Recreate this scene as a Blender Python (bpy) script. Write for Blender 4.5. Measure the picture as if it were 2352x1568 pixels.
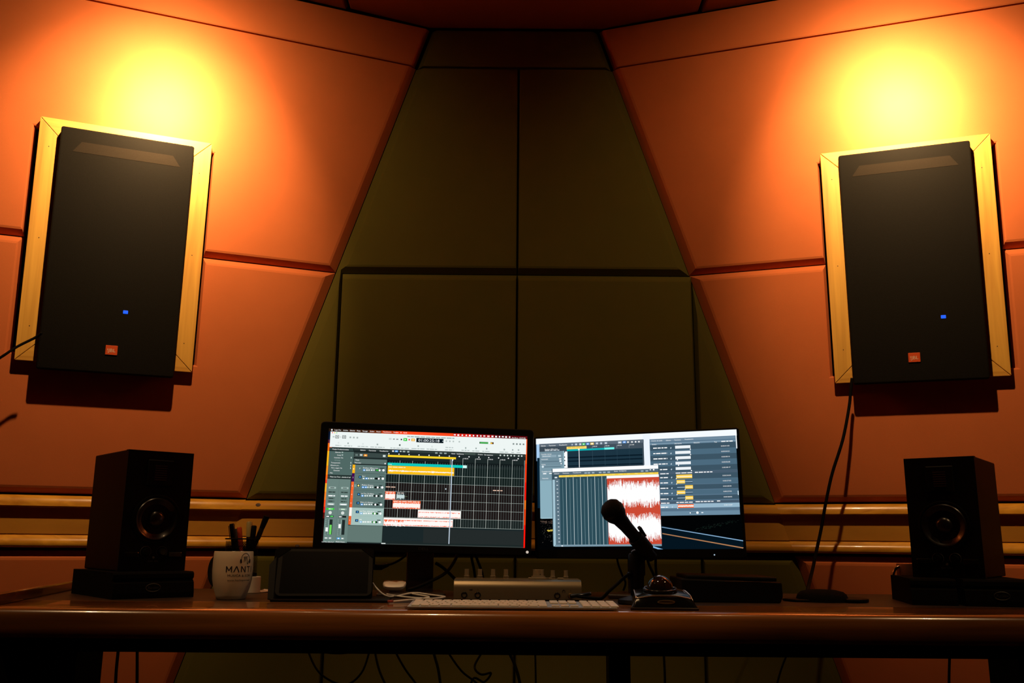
import bpy, bmesh, math, random
from mathutils import Vector, Matrix, Euler

for o in list(bpy.data.objects): bpy.data.objects.remove(o, do_unlink=True)
scene = bpy.context.scene
COL = scene.collection
R = math.radians

# ---------------------------------------------------------------- camera, world, lights, exposure
cam_data = bpy.data.cameras.new('camera'); cam = bpy.data.objects.new('camera', cam_data); COL.objects.link(cam)
cam_data.sensor_width = 36.0; cam_data.lens = 2100 / 2352 * 36.0; cam_data.clip_start = 0.05
cam.location = (0, 0, 0.887)
cam.matrix_world = Matrix.Translation(cam.location) @ Euler((R(90 + 12.2512), 0, 0)).to_matrix().to_4x4() @ Matrix.Rotation(R(0.48), 4, 'Z')
scene.camera = cam

world = bpy.data.worlds.new('world'); scene.world = world; world.use_nodes = True
world.node_tree.nodes['Background'].inputs[0].default_value = (1.0, 0.55, 0.25, 1)
world.node_tree.nodes['Background'].inputs[1].default_value = 0.0

scene.view_settings.view_transform = 'Standard'; scene.view_settings.look = 'None'
scene.view_settings.exposure = 0.0; scene.view_settings.gamma = 1.0; scene.view_settings.use_curve_mapping = False

WARM = (1.0, 0.61, 0.29)
def lamp(name, kind, loc, energy, color, radius, target=None, size=None, blend=None):
    d = bpy.data.lights.new(name, kind); d.energy = energy; d.color = color; d.shadow_soft_size = radius
    if size: d.spot_size = R(size); d.spot_blend = blend
    o = bpy.data.objects.new(name, d); COL.objects.link(o); o.location = loc
    if target is not None:
        o.rotation_euler = (Vector(target) - Vector(loc)).to_track_quat('-Z', 'Y').to_euler()
    return o
LAMPS = [(-0.82, 2.05, 2.73), (0.85, 2.05, 2.73)]
HOT = [(-1.20, 2.89, 2.31), (1.32, 2.88, 2.35)]
def beam_profile(o, lobes):
    """how a reflector lamp spreads its light: a sum of weight * cos(angle from the axis) ** power"""
    d = o.data; d.use_nodes = True; nt = d.node_tree; em = nt.nodes['Emission']
    tc = nt.nodes.new('ShaderNodeTexCoord'); sp = nt.nodes.new('ShaderNodeSeparateXYZ'); nt.links.new(tc.outputs['Normal'], sp.inputs[0])
    ab = nt.nodes.new('ShaderNodeMath'); ab.operation = 'ABSOLUTE'; nt.links.new(sp.outputs['Z'], ab.inputs[0])
    acc = None
    for w, n in lobes:
        pw = nt.nodes.new('ShaderNodeMath'); pw.operation = 'POWER'; pw.inputs[1].default_value = n; nt.links.new(ab.outputs[0], pw.inputs[0])
        ml = nt.nodes.new('ShaderNodeMath'); ml.operation = 'MULTIPLY_ADD'; ml.inputs[1].default_value = w; ml.inputs[2].default_value = 0
        nt.links.new(pw.outputs[0], ml.inputs[0])
        if acc: nt.links.new(acc, ml.inputs[2])
        acc = ml.outputs[0]
    nt.links.new(acc, em.inputs['Strength'])
for p, a in zip(LAMPS, HOT):
    o = lamp('spot_beam', 'SPOT', p, 100, WARM, 0.018, a, 100, 0.5)                     # the ceiling spot that lights each wall speaker
    beam_profile(o, [(9.5, 120), (4.6, 30), (0.35, 10)])
    lamp('spot_field', 'SPOT', p, 62, WARM, 0.018, (a[0] * 1.05, a[1], a[2] - .30), 66, 0.6)
    lamp('spot_spill', 'SPOT', p, 21, WARM, 0.018, (p[0]*1.5, 3.0, 1.75), 136, 1.0)     # wide spill of the same lamp
for p, a in [((-1.75, 1.3, 2.78), (-.7, 1.95, .75)), ((1.75, 1.3, 2.78), (.7, 1.95, .75)), ((-0.32, 1.3, 2.78), (-.05, 1.95, .75))]:
    lamp('room_downlight', 'SPOT', p, 32, WARM, 0.02, a, 52, 0.8)

# ---------------------------------------------------------------- helpers
def lin(c):
    if isinstance(c, str):
        c = c.lstrip('#'); c = [int(c[i:i+2], 16) / 255 for i in (0, 2, 4)]
        return tuple((x / 12.92 if x <= 0.04045 else ((x + 0.055) / 1.055) ** 2.4) for x in c)
    return tuple(c)

MATS = {}
def mat(name, color, rough=0.6, metal=0.0, spec=0.5, noise=None, bump=None, emit=None, coat=0.0, sheen=0.0):
    """noise = (scale xyz, amount, dark colour); bump = (scale, strength)"""
    if name in MATS: return MATS[name]
    m = bpy.data.materials.new(name); m.use_nodes = True; nt = m.node_tree; b = nt.nodes['Principled BSDF']
    c = lin(color) + (1,)
    b.inputs['Base Color'].default_value = c; b.inputs['Roughness'].default_value = rough; b.inputs['Metallic'].default_value = metal
    b.inputs['Specular IOR Level'].default_value = spec; b.inputs['Coat Weight'].default_value = coat; b.inputs['Sheen Weight'].default_value = sheen
    tc = nt.nodes.new('ShaderNodeTexCoord')
    if noise:
        mp = nt.nodes.new('ShaderNodeMapping'); mp.inputs['Scale'].default_value = noise[0]
        nt.links.new(tc.outputs['Object'], mp.inputs['Vector'])
        n = nt.nodes.new('ShaderNodeTexNoise'); n.inputs['Scale'].default_value = 1; n.inputs['Detail'].default_value = 5; n.inputs['Distortion'].default_value = noise[3] if len(noise) > 3 else 0
        nt.links.new(mp.outputs['Vector'], n.inputs['Vector'])
        r = nt.nodes.new('ShaderNodeValToRGB'); r.color_ramp.elements[0].position = 0.5 - noise[1]; r.color_ramp.elements[1].position = 0.5 + noise[1]
        r.color_ramp.elements[0].color = lin(noise[2]) + (1,); r.color_ramp.elements[1].color = c
        nt.links.new(n.outputs['Fac'], r.inputs['Fac']); nt.links.new(r.outputs['Color'], b.inputs['Base Color'])
    if bump:
        n2 = nt.nodes.new('ShaderNodeTexNoise'); n2.inputs['Scale'].default_value = bump[0]; n2.inputs['Detail'].default_value = 3
        nt.links.new(tc.outputs['Object'], n2.inputs['Vector'])
        bp = nt.nodes.new('ShaderNodeBump'); bp.inputs['Strength'].default_value = bump[1]; bp.inputs['Distance'].default_value = 0.002
        nt.links.new(n2.outputs['Fac'], bp.inputs['Height']); nt.links.new(bp.outputs['Normal'], b.inputs['Normal'])
    if emit:
        b.inputs['Emission Color'].default_value = lin(emit[0]) + (1,); b.inputs['Emission Strength'].default_value = emit[1]
    MATS[name] = m
    return m
def emat(col, strength=1.0):
    key = 'screen_' + col
    if key in MATS: return MATS[key]
    m = bpy.data.materials.new(key); m.use_nodes = True; nt = m.node_tree
    nt.nodes.remove(nt.nodes['Principled BSDF'])
    e = nt.nodes.new('ShaderNodeEmission'); e.inputs[0].default_value = lin(col) + (1,); e.inputs[1].default_value = strength
    nt.links.new(e.outputs[0], nt.nodes['Material Output'].inputs[0])
    MATS[key] = m
    return m

def wood(name, light, dark, axis, rough=0.45, fine=60.0, coat=0.0):
    """grain runs along axis 0, 1 or 2 of the object's coordinates"""
    if name in MATS: return MATS[name]
    m = mat(name, light, rough, coat=coat); nt = m.node_tree; b = nt.nodes['Principled BSDF']
    tc = nt.nodes.new('ShaderNodeTexCoord'); mp = nt.nodes.new('ShaderNodeMapping')
    sc = [fine, fine, fine]; sc[axis] = fine * 0.035
    mp.inputs['Scale'].default_value = sc; nt.links.new(tc.outputs['Object'], mp.inputs['Vector'])
    n = nt.nodes.new('ShaderNodeTexNoise'); n.inputs['Scale'].default_value = 1.0; n.inputs['Detail'].default_value = 6; n.inputs['Distortion'].default_value = 0.7
    nt.links.new(mp.outputs['Vector'], n.inputs['Vector'])
    mp2 = nt.nodes.new('ShaderNodeMapping'); sc2 = [9, 9, 9]; sc2[axis] = 1.6; mp2.inputs['Scale'].default_value = sc2
    nt.links.new(tc.outputs['Object'], mp2.inputs['Vector'])
    n2 = nt.nodes.new('ShaderNodeTexNoise'); n2.inputs['Scale'].default_value = 1.0; n2.inputs['Detail'].default_value = 3
    nt.links.new(mp2.outputs['Vector'], n2.inputs['Vector'])
    mx = nt.nodes.new('ShaderNodeMath'); mx.operation = 'MULTIPLY_ADD'; mx.inputs[1].default_value = 0.55
    ad = nt.nodes.new('ShaderNodeMath'); ad.operation = 'MULTIPLY'; ad.inputs[1].default_value = 0.45
    nt.links.new(n2.outputs['Fac'], ad.inputs[0]); nt.links.new(n.outputs['Fac'], mx.inputs[0]); nt.links.new(ad.outputs[0], mx.inputs[2])
    r = nt.nodes.new('ShaderNodeValToRGB'); r.color_ramp.elements[0].position = 0.33; r.color_ramp.elements[1].position = 0.62
    r.color_ramp.elements[0].color = lin(dark) + (1,); r.color_ramp.elements[1].color = lin(light) + (1,)
    nt.links.new(mx.outputs[0], r.inputs['Fac']); nt.links.new(r.outputs['Color'], b.inputs['Base Color'])
    bp = nt.nodes.new('ShaderNodeBump'); bp.inputs['Strength'].default_value = 0.15; bp.inputs['Distance'].default_value = 0.001
    nt.links.new(n.outputs['Fac'], bp.inputs['Height']); nt.links.new(bp.outputs['Normal'], b.inputs['Normal'])
    return m

class MB:
    """collects shapes in one bmesh, linked as ONE mesh object by build()"""
    def __init__(s): s.bm = bmesh.new(); s.mi = 0
    def _xf(s, geom, M):
        bmesh.ops.transform(s.bm, matrix=M, verts=geom)
    def box(s, c, size, rot=(0, 0, 0), bevel=0.0, seg=2):
        r = bmesh.ops.create_cube(s.bm, size=1.0); vs = r['verts']
        bmesh.ops.scale(s.bm, vec=size, verts=vs)
        if bevel:
            es = list({e for v in vs for e in v.link_edges})
            rr = bmesh.ops.bevel(s.bm, geom=es, offset=bevel, segments=seg, profile=0.5, affect='EDGES')
            vs = list({v for f in rr['faces'] for v in f.verts} | {v for v in vs if v.is_valid})
            vs = s._island(vs)
        s._xf(vs, Matrix.Translation(c) @ Euler(rot).to_matrix().to_4x4()); s._mi(vs); return s
    def _island(s, vs):
        seen = set(vs); st = list(vs)
        while st:
            v = st.pop()
            for e in v.link_edges:
                w = e.other_vert(v)
                if w not in seen: seen.add(w); st.append(w)
        return list(seen)
    def _mi(s, vs):
        for f in {f for v in vs for f in v.link_faces}: f.material_index = s.mi
    def lathe(s, prof, c=(0, 0, 0), rot=(0, 0, 0), n=24, closed=False):
        """profile of (radius, height) pairs turned about local Z"""
        rings = []; new = []
        for r, z in prof:
            if r < 1e-6: v = s.bm.verts.new((0, 0, z)); rings.append([v]); new.append(v)
            else:
                ring = [s.bm.verts.new((r * math.cos(2 * math.pi * i / n), r * math.sin(2 * math.pi * i / n), z)) for i in range(n)]
                rings.append(ring); new += ring
        for a, b in zip(rings, rings[1:]):
            for i in range(n):
                j = (i + 1) % n
                q = [a[i % len(a)], a[j % len(a)], b[j % len(b)], b[i % len(b)]]
                q = list(dict.fromkeys(q))
                if len(q) > 2:
                    try: s.bm.faces.new(q)
                    except ValueError: pass
        s._xf(new, Matrix.Translation(c) @ Euler(rot).to_matrix().to_4x4()); s._mi(new); return s
    def tube(s, pts, r, n=8, smooth=6):
        P = [Vector(p) for p in pts]
        if smooth > 1 and len(P) > 2:
            Q = []
            for i in range(len(P) - 1):
                p0 = P[max(i - 1, 0)]; p1 = P[i]; p2 = P[i + 1]; p3 = P[min(i + 2, len(P) - 1)]
                for k in range(smooth):
                    t = k / smooth
                    Q.append(0.5 * ((2 * p1) + (p2 - p0) * t + (2 * p0 - 5 * p1 + 4 * p2 - p3) * t * t + (3 * p1 - p0 - 3 * p2 + p3) * t ** 3))
            Q.append(P[-1]); P = Q
        rings = []; up = Vector((0.3, 0.2, 0.93))
        for i, p in enumerate(P):
            d = (P[min(i + 1, len(P) - 1)] - P[max(i - 1, 0)])
            if d.length < 1e-9: d = Vector((0, 0, 1))
            d.normalize(); u = (up - d * up.dot(d))
            if u.length < 1e-4: u = d.orthogonal()
            u.normalize(); up = u; w = d.cross(u)
            rr = r(i / (len(P) - 1)) if callable(r) else r
            rings.append([s.bm.verts.new(p + (u * math.cos(2 * math.pi * k / n) + w * math.sin(2 * math.pi * k / n)) * rr) for k in range(n)])
        for a, b in zip(rings, rings[1:]):
            for k in range(n): s.bm.faces.new((a[k], a[(k + 1) % n], b[(k + 1) % n], b[k]))
        s.bm.faces.new(rings[0][::-1]); s.bm.faces.new(rings[-1])
        for ring in rings: s._mi(ring)
        return s
    def prism(s, poly, z0, z1, M=None, bevel=0.0):
        """2D polygon (counter-clockwise) extruded from z0 to z1; M places it"""
        a = [s.bm.verts.new((x, y, z0)) for x, y in poly]; b = [s.bm.verts.new((x, y, z1)) for x, y in poly]; n = len(poly)
        s.bm.faces.new(a[::-1]); s.bm.faces.new(b)
        for i in range(n): s.bm.faces.new((a[i], a[(i + 1) % n], b[(i + 1) % n], b[i]))
        vs = a + b
        if bevel:
            es = list({e for v in vs for e in v.link_edges})
            rr = bmesh.ops.bevel(s.bm, geom=es, offset=bevel, segments=2, profile=0.5, affect='EDGES')
            vs = s._island([v for f in rr['faces'] for v in f.verts])
        if M is not None: s._xf(vs, M)
        s._mi(vs); return s
    def loops(s, rings, cap0=True, cap1=True):
        V = [[s.bm.verts.new(p) for p in r] for r in rings]; n = len(V[0])
        for a, b in zip(V, V[1:]):
            for k in range(n): s.bm.faces.new((a[k], a[(k + 1) % n], b[(k + 1) % n], b[k]))
        if cap0: s.bm.faces.new(V[0][::-1])
        if cap1: s.bm.faces.new(V[-1])
        for r in V: s._mi(r)
        return s
    def build(s, name, mats, parent=None, smooth=None):
        bmesh.ops.recalc_face_normals(s.bm, faces=s.bm.faces[:])
        me = bpy.data.meshes.new(name); s.bm.to_mesh(me); s.bm.free()
        for m in (mats if isinstance(mats, (list, tuple)) else [mats]): me.materials.append(m)
        if smooth:
            me.shade_smooth()
            if smooth is not True: me.set_sharp_from_angle(angle=R(smooth))
        o = bpy.data.objects.new(name, me); COL.objects.link(o); o.parent = parent
        return o

def tag(o, label=None, cat=None, group=None, kind=None):
    if label: o['label'] = label
    if cat: o['category'] = cat
    if group: o['group'] = group
    if kind: o['kind'] = kind
    return o
def thing(name, loc, rz=0.0, label=None, cat=None, group=None, kind=None):
    o = bpy.data.objects.new(name, None); COL.objects.link(o); o.empty_display_size = 0.02
    o.location = loc; o.rotation_euler = (0, 0, rz)
    return tag(o, label, cat, group, kind)

_TXT = {}
def text_mesh(txt):
    """flat mesh (verts, faces) of a line of lettering in the built-in font; extent 0..w, cap height 1"""
    if txt in _TXT: return _TXT[txt]
    cu = bpy.data.curves.new('lettering', 'FONT'); cu.body = txt; cu.size = 1.0; cu.resolution_u = 2; cu.fill_mode = 'FRONT'
    ob = bpy.data.objects.new('lettering', cu); COL.objects.link(ob)
    dg = bpy.context.evaluated_depsgraph_get(); dg.update()
    me = ob.evaluated_get(dg).to_mesh()
    vs = [(v.co.x, v.co.y) for v in me.vertices]; fs = [tuple(p.vertices) for p in me.polygons]
    ob.evaluated_get(dg).to_mesh_clear(); bpy.data.objects.remove(ob); bpy.data.curves.remove(cu)
    if vs:
        x0 = min(v[0] for v in vs); x1 = max(v[0] for v in vs)
        vs = [(v[0] - x0, v[1] / 0.73) for v in vs]; w = x1 - x0
    else: w = 1.0
    _TXT[txt] = (vs, fs, w)
    return _TXT[txt]
def lettering(name, txt, h, place, material, parent, width=None):
    """lettering of cap height h; place(x, y) maps flat text coordinates (metres) to a point"""
    vs, fs, w = text_mesh(txt); kx = (width / w) if width else h / 0.73
    me = bpy.data.meshes.new(name); me.from_pydata([place(x * kx, y * h) for x, y in vs], [], fs); me.materials.append(material)
    o = bpy.data.objects.new(name, me); COL.objects.link(o); o.parent = parent
    return o

# ---------------------------------------------------------------- materials
ORANGE = mat('orange_fabric', (0.60, 0.168, 0.054), 0.95, spec=0.1, noise=((9, 9, 9), 0.45, (0.54, 0.148, 0.047)), bump=(900, 0.25))
OLIVE = mat('olive_fabric', (0.135, 0.116, 0.022), 0.95, spec=0.1, noise=((9, 9, 9), 0.45, (0.118, 0.101, 0.019)), bump=(900, 0.25))
BROWN = mat('brown_fabric', (0.20, 0.060, 0.018), 0.95, spec=0.1, bump=(700, 0.2))
BACKING = mat('dark_backing', (0.012, 0.008, 0.005), 0.9, spec=0.1)
PINE_V = wood('pine_upright_grain', (0.82, 0.46, 0.075), (0.52, 0.24, 0.030), 1, 0.5, 45)
PINE_H = wood('pine_level_grain', (0.82, 0.46, 0.075), (0.52, 0.24, 0.030), 0, 0.5, 45)
RAIL = wood('varnished_rail_wood', (0.90, 0.46, 0.050), (0.50, 0.20, 0.015), 0, 0.27, 40, coat=.4)
BOARD = wood('varnished_board_wood', (0.66, 0.31, 0.040), (0.58, 0.26, 0.032), 0, 0.5, 25)
DESKW = wood('dark_desk_wood', (0.036, 0.018, 0.008), (0.020, 0.010, 0.0045), 0, 0.45, 30)
NOSE = wood('varnished_desk_edge_wood', (0.32, 0.120, 0.026), (0.06, 0.020, 0.005), 0, 0.20, 28, coat=0.5)
BLACK = mat('black_plastic', (0.0035, 0.003, 0.0026), 0.5, spec=0.15)
BLACKG = mat('black_gloss', (0.006, 0.006, 0.006), 0.18)
BLACKM = mat('black_metal', (0.004, 0.0034, 0.003), 0.5, 0.1, spec=0.15)
RUBBER = mat('black_cable_rubber', (0.004, 0.0036, 0.003), 0.6, spec=0.06)
FOAM = mat('charcoal_foam', (0.005, 0.0042, 0.0035), 0.95, spec=0.08, bump=(400, 0.5))
CLOTH = mat('black_grille_cloth', (0.013, 0.012, 0.009), 0.85, spec=0.12, noise=((700, 700, 700), 0.3, (0.005, 0.0045, 0.0035)), bump=(900, 0.6))
CLOTH_LIT = mat('lit_grille_cloth', (0.026, 0.021, 0.014), 0.85, spec=0.12, noise=((700, 700, 700), 0.3, (0.017, 0.013, 0.009)), bump=(900, 0.6))  # grille cloth in a paler colour that stands for light falling through it
CAB = mat('dark_cherry_cabinet', (0.0045, 0.0014, 0.0011), 0.5, spec=0.15)
CONE = mat('speaker_cone', (0.008, 0.006, 0.005), 0.3, coat=0.3)
CERAMIC = mat('cream_ceramic', (0.74, 0.62, 0.44), 0.25)
WHITE = mat('white_plastic', (0.72, 0.68, 0.60), 0.35)
PAPER = mat('white_paper', (0.75, 0.70, 0.60), 0.8)
ALU = mat('silver_aluminium', (0.50, 0.46, 0.40), 0.38, 1.0)
ALUK = mat('pale_aluminium', (0.60, 0.56, 0.50), 0.42, 0.85)
CHROME = mat('chrome', (0.75, 0.72, 0.68), 0.12, 1.0)
INK = mat('dark_print', (0.012, 0.010, 0.012), 0.6)
GREYINK = mat('grey_print', (0.10, 0.09, 0.08), 0.5)
DARKSTAND = mat('dark_stand_plastic', (0.020, 0.010, 0.007), 0.4)

# ---------------------------------------------------------------- the room shell: three front wall planes folded along slanting corners
ZC = 2.82                                       # ceiling height
D = 3.2                                         # distance of the centre wall
def plane(origin, h, n):
    h = Vector(h).normalized(); n = Vector(n).normalized(); v = n.cross(h); v = v if v.z > 0 else -v
    M = Matrix((h, v, n)).transposed().to_4x4(); M.translation = Vector(origin)
    return M
def side_plane(s, ang):
    a = R(ang); e = Vector((-s * 0.33, 0, 1)); h = Vector((s * math.cos(a), -math.sin(a), 0))
    n = e.cross(h); n.normalize()
    if n.y > 0: n = -n
    return plane((s * 1.25, D, 0), h, n)
M_C = plane((0, D, 0), (1, 0, 0), (0, -1, 0))
M_L = side_plane(-1, 22.0)
M_R = side_plane(1, 19.0)
def fold_k(M):                                  # the fold in the side wall's own coordinates: h = k * v
    e = M.to_3x3().inverted() @ Vector((-0.33 if M is M_R else 0.33, 0, 1)); return e.x / e.y
def v_at(M, z): return z / M.to_3x3().col[1].z  # height z -> in-plane v (n = 0)
KL, KR = fold_k(M_L), fold_k(M_R)

def inset_poly(poly, ins):
    n = len(poly); out = []
    for i in range(n):
        p0, p1, p2 = Vector(poly[i - 1]), Vector(poly[i]), Vector(poly[(i + 1) % n])
        d1 = (p1 - p0).normalized(); d2 = (p2 - p1).normalized()
        n1 = Vector((-d1.y, d1.x)); n2 = Vector((-d2.y, d2.x))
        a = p0 + n1 * ins[i - 1]; b = p1 + n2 * ins[i]
        cr = d1.x * d2.y - d1.y * d2.x
        if abs(cr) < 1e-6: out.append(tuple(p1 + n1 * ins[i - 1])); continue
        t = ((b.x - a.x) * d2.y - (b.y - a.y) * d2.x) / cr
        out.append(tuple(a + d1 * t))
    return out
def ccw(poly):
    A = sum(a[0] * b[1] - b[0] * a[1] for a, b in zip(poly, poly[1:] + poly[:1])); return A > 0
def panel(M, poly, ch, material, parent, name='panel', depth=0.024, gap=0.0015, front=0.0):
    """a chamfered upholstered slab; ch = chamfer width of each polygon edge"""
    if not ccw(poly): poly = poly[::-1]; ch = ch[::-1][1:] + ch[::-1][:1]
    base = inset_poly(poly, [-.0035 if c >= .025 else gap for c in ch])
    r1 = inset_poly(poly, [gap + c * 0.86 for c in ch]); r2 = inset_poly(poly, [gap + c + 0.004 for c in ch])
    mb = MB()
    ring = lambda P, z: [M @ Vector((x, y, z)) for x, y in P]
    mb.loops([ring(base, front - depth - 0.012), ring(base, front - depth), ring(r1, front - 0.0022), ring(r2, front)])
    return mb.build(name, material, parent)

def shell(name, M, poly, material):
    mb = MB(); mb.prism(poly if ccw(poly) else poly[::-1], -0.12, -0.034, M)
    return tag(mb.build(name, material), kind='structure')
xf = lambda z: 1.25 - 0.33 * z                  # half width of the centre wall at height z
wall_c = shell('wall_front', M_C, [(-xf(0) - .05, 0), (xf(0) + .05, 0), (xf(ZC) + .05, ZC), (-xf(ZC) - .05, ZC)], BACKING)
SEAM = 0.017; Z1, Z2, ZR1, ZR0 = 2.655, 1.836, 1.018, 0.840
CH = 0.022
def cpoly(z0, z1, a, b):                         # centre-wall quad; a, b = x or 'f' for the fold
    fx = lambda q, z, s: s * xf(z) if q == 'f' else q
    return [(fx(a, z0, -1), z0), (fx(b, z0, 1), z0), (fx(b, z1, 1), z1), (fx(a, z1, -1), z1)]
panel(M_C, cpoly(Z1, ZC - .004, 'f', 'f'), [.004, CH, .004, CH], OLIVE, wall_c)
panel(M_C, cpoly(Z2, Z1, 'f', SEAM), [CH, .004, .004, .028], OLIVE, wall_c)
panel(M_C, cpoly(Z2, Z1, SEAM, 'f'), [CH, .028, .004, .004], OLIVE, wall_c)
panel(M_C, [(-xf(ZR1), ZR1), (-.624, ZR1), (-.624, (1.25 - .624) / .33)], [CH, .005, .030], OLIVE, wall_c)
panel(M_C, cpoly(ZR1, Z2, -.624, SEAM), [CH, .004, CH, .005], OLIVE, wall_c)
panel(M_C, cpoly(ZR1, Z2, SEAM, .656), [CH, .010, CH, .004], OLIVE, wall_c)
panel(M_C, [(.656, ZR1), (xf(ZR1), ZR1), (.656, (1.25 - .656) / .33)], [CH, .030, .012], OLIVE, wall_c)
for a, b in (('f', -.624), (-.624, SEAM), (SEAM, .656), (.656, 'f')):
    panel(M_C, cpoly(0.06, ZR0, a, b), [.005, .025 if b == 'f' else .006, CH, .025 if a == 'f' else .006], OLIVE, wall_c)

FR = dict(h0=-0.098, h1=0.436, vL=(1.447, 2.243), vR=(1.427, 2.230))   # where the wall speakers hang
HO = 0.450                                      # outer upright seam, just past the speaker
HMAX = 1.9
def side_wall(name, M, k, fr):
    sgn = 1 if M is M_R else -1                  # h axis runs outwards on both sides
    zt, z1, z2, r1, r0 = (v_at(M, z) for z in (ZC - .003, Z1, Z2, ZR1, ZR0))
    w = shell(name, M, [(k * 0 - .05, 0), (HMAX, 0), (HMAX, zt), (k * zt - .05, zt)], BACKING)
    F = lambda v: k * v
    def P(poly, ch): panel(M, poly, ch, ORANGE, w)
    P([(F(z1), z1), (HMAX, z1), (HMAX, zt), (F(zt), zt)], [.002, .004, .004, CH])
    f0, f1 = fr
    # upper panel is notched round the speaker, lower one too
    hi = FR['h0'] - .004
    P([(F(z2), z2), (hi, z2), (hi, f1 - .03), (HO, f1 - .03), (HO, z2), (HMAX, z2), (HMAX, z1), (F(z1), z1)], [CH, .006, .004, .006, CH, .004, .0015, .030])
    P([(F(r1), r1), (HMAX, r1), (HMAX, z2), (HO, z2), (HO, f0 + .03), (hi, f0 + .03), (hi, z2), (F(z2), z2)], [CH, .004, CH, .014, .004, .010, CH, .030])
    P([(F(.06), .06), (HMAX, .06), (HMAX, r0), (F(r0), r0)], [.005, .004, CH, .025])
    return w
wall_l = side_wall('wall_left', M_L, KL, FR['vL'])
wall_r = side_wall('wall_right', M_R, KR, FR['vR'])

# wooden band across all three walls: two rails with a sunk board between them, mitred at the folds
def band(name, z0, z1, front, back, material, bev):
    t = thing(name, (0, D, z0), kind='structure')
    for M, k in ((M_C, None), (M_L, KL), (M_R, KR)):
        if M is M_C:
            off = 0.19 * front - .003; poly = [(-xf(z0) + off, z0), (xf(z0) - off, z0), (xf(z1) - off, z1), (-xf(z1) + off, z1)]
        else:
            a, b = v_at(M, z0), v_at(M, z1); off = 0.19 * front - .003; poly = [(k * a + off, a), (HMAX, a), (HMAX, b), (k * b + off, b)]
        if not ccw(poly): poly = poly[::-1]
        mb = MB(); rings = []
        for ins, z in ((0, back), (0, front - bev), (bev * .35, front - bev * .25), (bev, front)):
            rings.append([M @ Vector((x, y, z)) for x, y in inset_poly(poly, [ins, min(ins, .001), ins, min(ins, .001)])])
        mb.loops(rings); o = mb.build('board', material, None)
        o.parent = t; o.matrix_parent_inverse = Matrix.Translation((0, D, z0)).inverted()
    return t
def rail(name, z0, z1, prof):
    """prof: (fraction of height, distance out of the wall) of the moulding, from the back foot round to the back top"""
    t = thing(name, (0, D, z0), kind='structure')
    for M, k in ((M_C, None), (M_L, KL), (M_R, KR)):
        A, B = [], []
        for f, n in prof:
            z = z0 + (z1 - z0) * f
            if k is None: A.append(M @ Vector((-xf(z) + .19 * n, z, n))); B.append(M @ Vector((xf(z) - .19 * n, z, n)))
            else: v = v_at(M, z); A.append(M @ Vector((k * v + .19 * n, v, n))); B.append(M @ Vector((HMAX, v, n)))
        mb = MB(); mb.loops([A, B]); o = mb.build('board', RAIL, t, 40); o.matrix_parent_inverse = Matrix.Translation((0, D, z0)).inverted()
    return t
NOSEP = [(0, -.035), (0, .005), (.04, .009), (.14, .011), (.45, .0085), (.75, .003), (.90, -.003), (.97, -.008), (1, -.014), (1, -.035)]
NOSEP2 = [(0, -.035), (0, .000), (.05, .006), (.20, .010), (.45, .0095), (.62, .006), (.78, -.001), (.90, -.008), (.97, -.015), (1, -.022), (1, -.035)]
def knot(M, h, z, out, r, parent):
    v = v_at(M, z); mb = MB(); mb.lathe([(r, 0), (r * .9, .0006), (r * .4, .0008), (0, .0005)], n=14)
    bmesh.ops.scale(mb.bm, vec=(1.5, 1, 1), verts=mb.bm.verts[:]); mb._xf(mb.bm.verts[:], M @ Matrix.Translation((h, v, out)) @ Matrix.Rotation(R(-22), 4, 'X'))
    o = mb.build('knot', mat('knot_brown', (.055, .018, .005), .5), parent); o.matrix_parent_inverse = Matrix.Translation((0, D, parent.location.z)).inverted()
t1 = rail('trim_1', 0.978, 1.014, NOSEP)
knot(M_C, -.868, .9985, .0073, .0060, t1)
band('trim_2', 0.893, 0.978, -0.009, -0.036, BOARD, .001)
t3 = rail('trim_3', 0.852, 0.893, NOSEP2)
knot(M_C, -.725, .8625, .0104, .0050, t3)

# ceiling of dark upholstered panels, floor, and the rest of the room behind the camera
def flat(name, pts, z0, z1, material):
    mb = MB(); mb.prism(pts if ccw(pts) else pts[::-1], z0, z1); return tag(mb.build(name, material), kind='structure')
ceiling = flat('ceiling', [(-3, -3), (3, -3), (3, 3.4), (-3, 3.4)], ZC + .03, ZC + .1, BACKING)
M_T = Matrix(((1, 0, 0), (0, -1, 0), (0, 0, -1))).to_4x4(); M_T.translation = (0, 0, ZC)
def cpanel(pts):
    P = [(x, -y) for x, y in pts]; panel(M_T, P, [.006] * len(P), BROWN, ceiling, depth=.018)
cpanel([(-.33, 3.21), (.335, 3.21), (.69, 3.08), (.69, 1.9), (-.62, 1.9), (-.62, 3.08)])
cpanel([(-.625, 3.09), (-2.6, 2.25), (-2.6, 1.9), (-.625, 1.9)])
cpanel([(.695, 3.09), (2.6, 2.42), (2.6, 1.9), (.695, 1.9)])
cpanel([(-2.6, 1.895), (2.6, 1.895), (2.6, -2.6), (-2.6, -2.6)])
FLOORM = mat('dark_carpet', (0.035, 0.022, 0.015), 0.95, spec=0.1, bump=(300, 0.5))
flat('floor', [(-3, -3), (3, -3), (3, 3.4), (-3, 3.4)], -.05, 0.0, FLOORM)
def wallbox(name, c, s): mb = MB(); mb.box(c, s); return tag(mb.build(name, BROWN), kind='structure')
wallbox('wall_back', (0, -2.75, 1.43), (5.4, .1, 2.84))
wallbox('wall_side_left', (-2.75, -.2, 1.43), (.1, 5.2, 2.84))
wallbox('wall_side_right', (2.75, -.2, 1.43), (.1, 5.2, 2.84))

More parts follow.
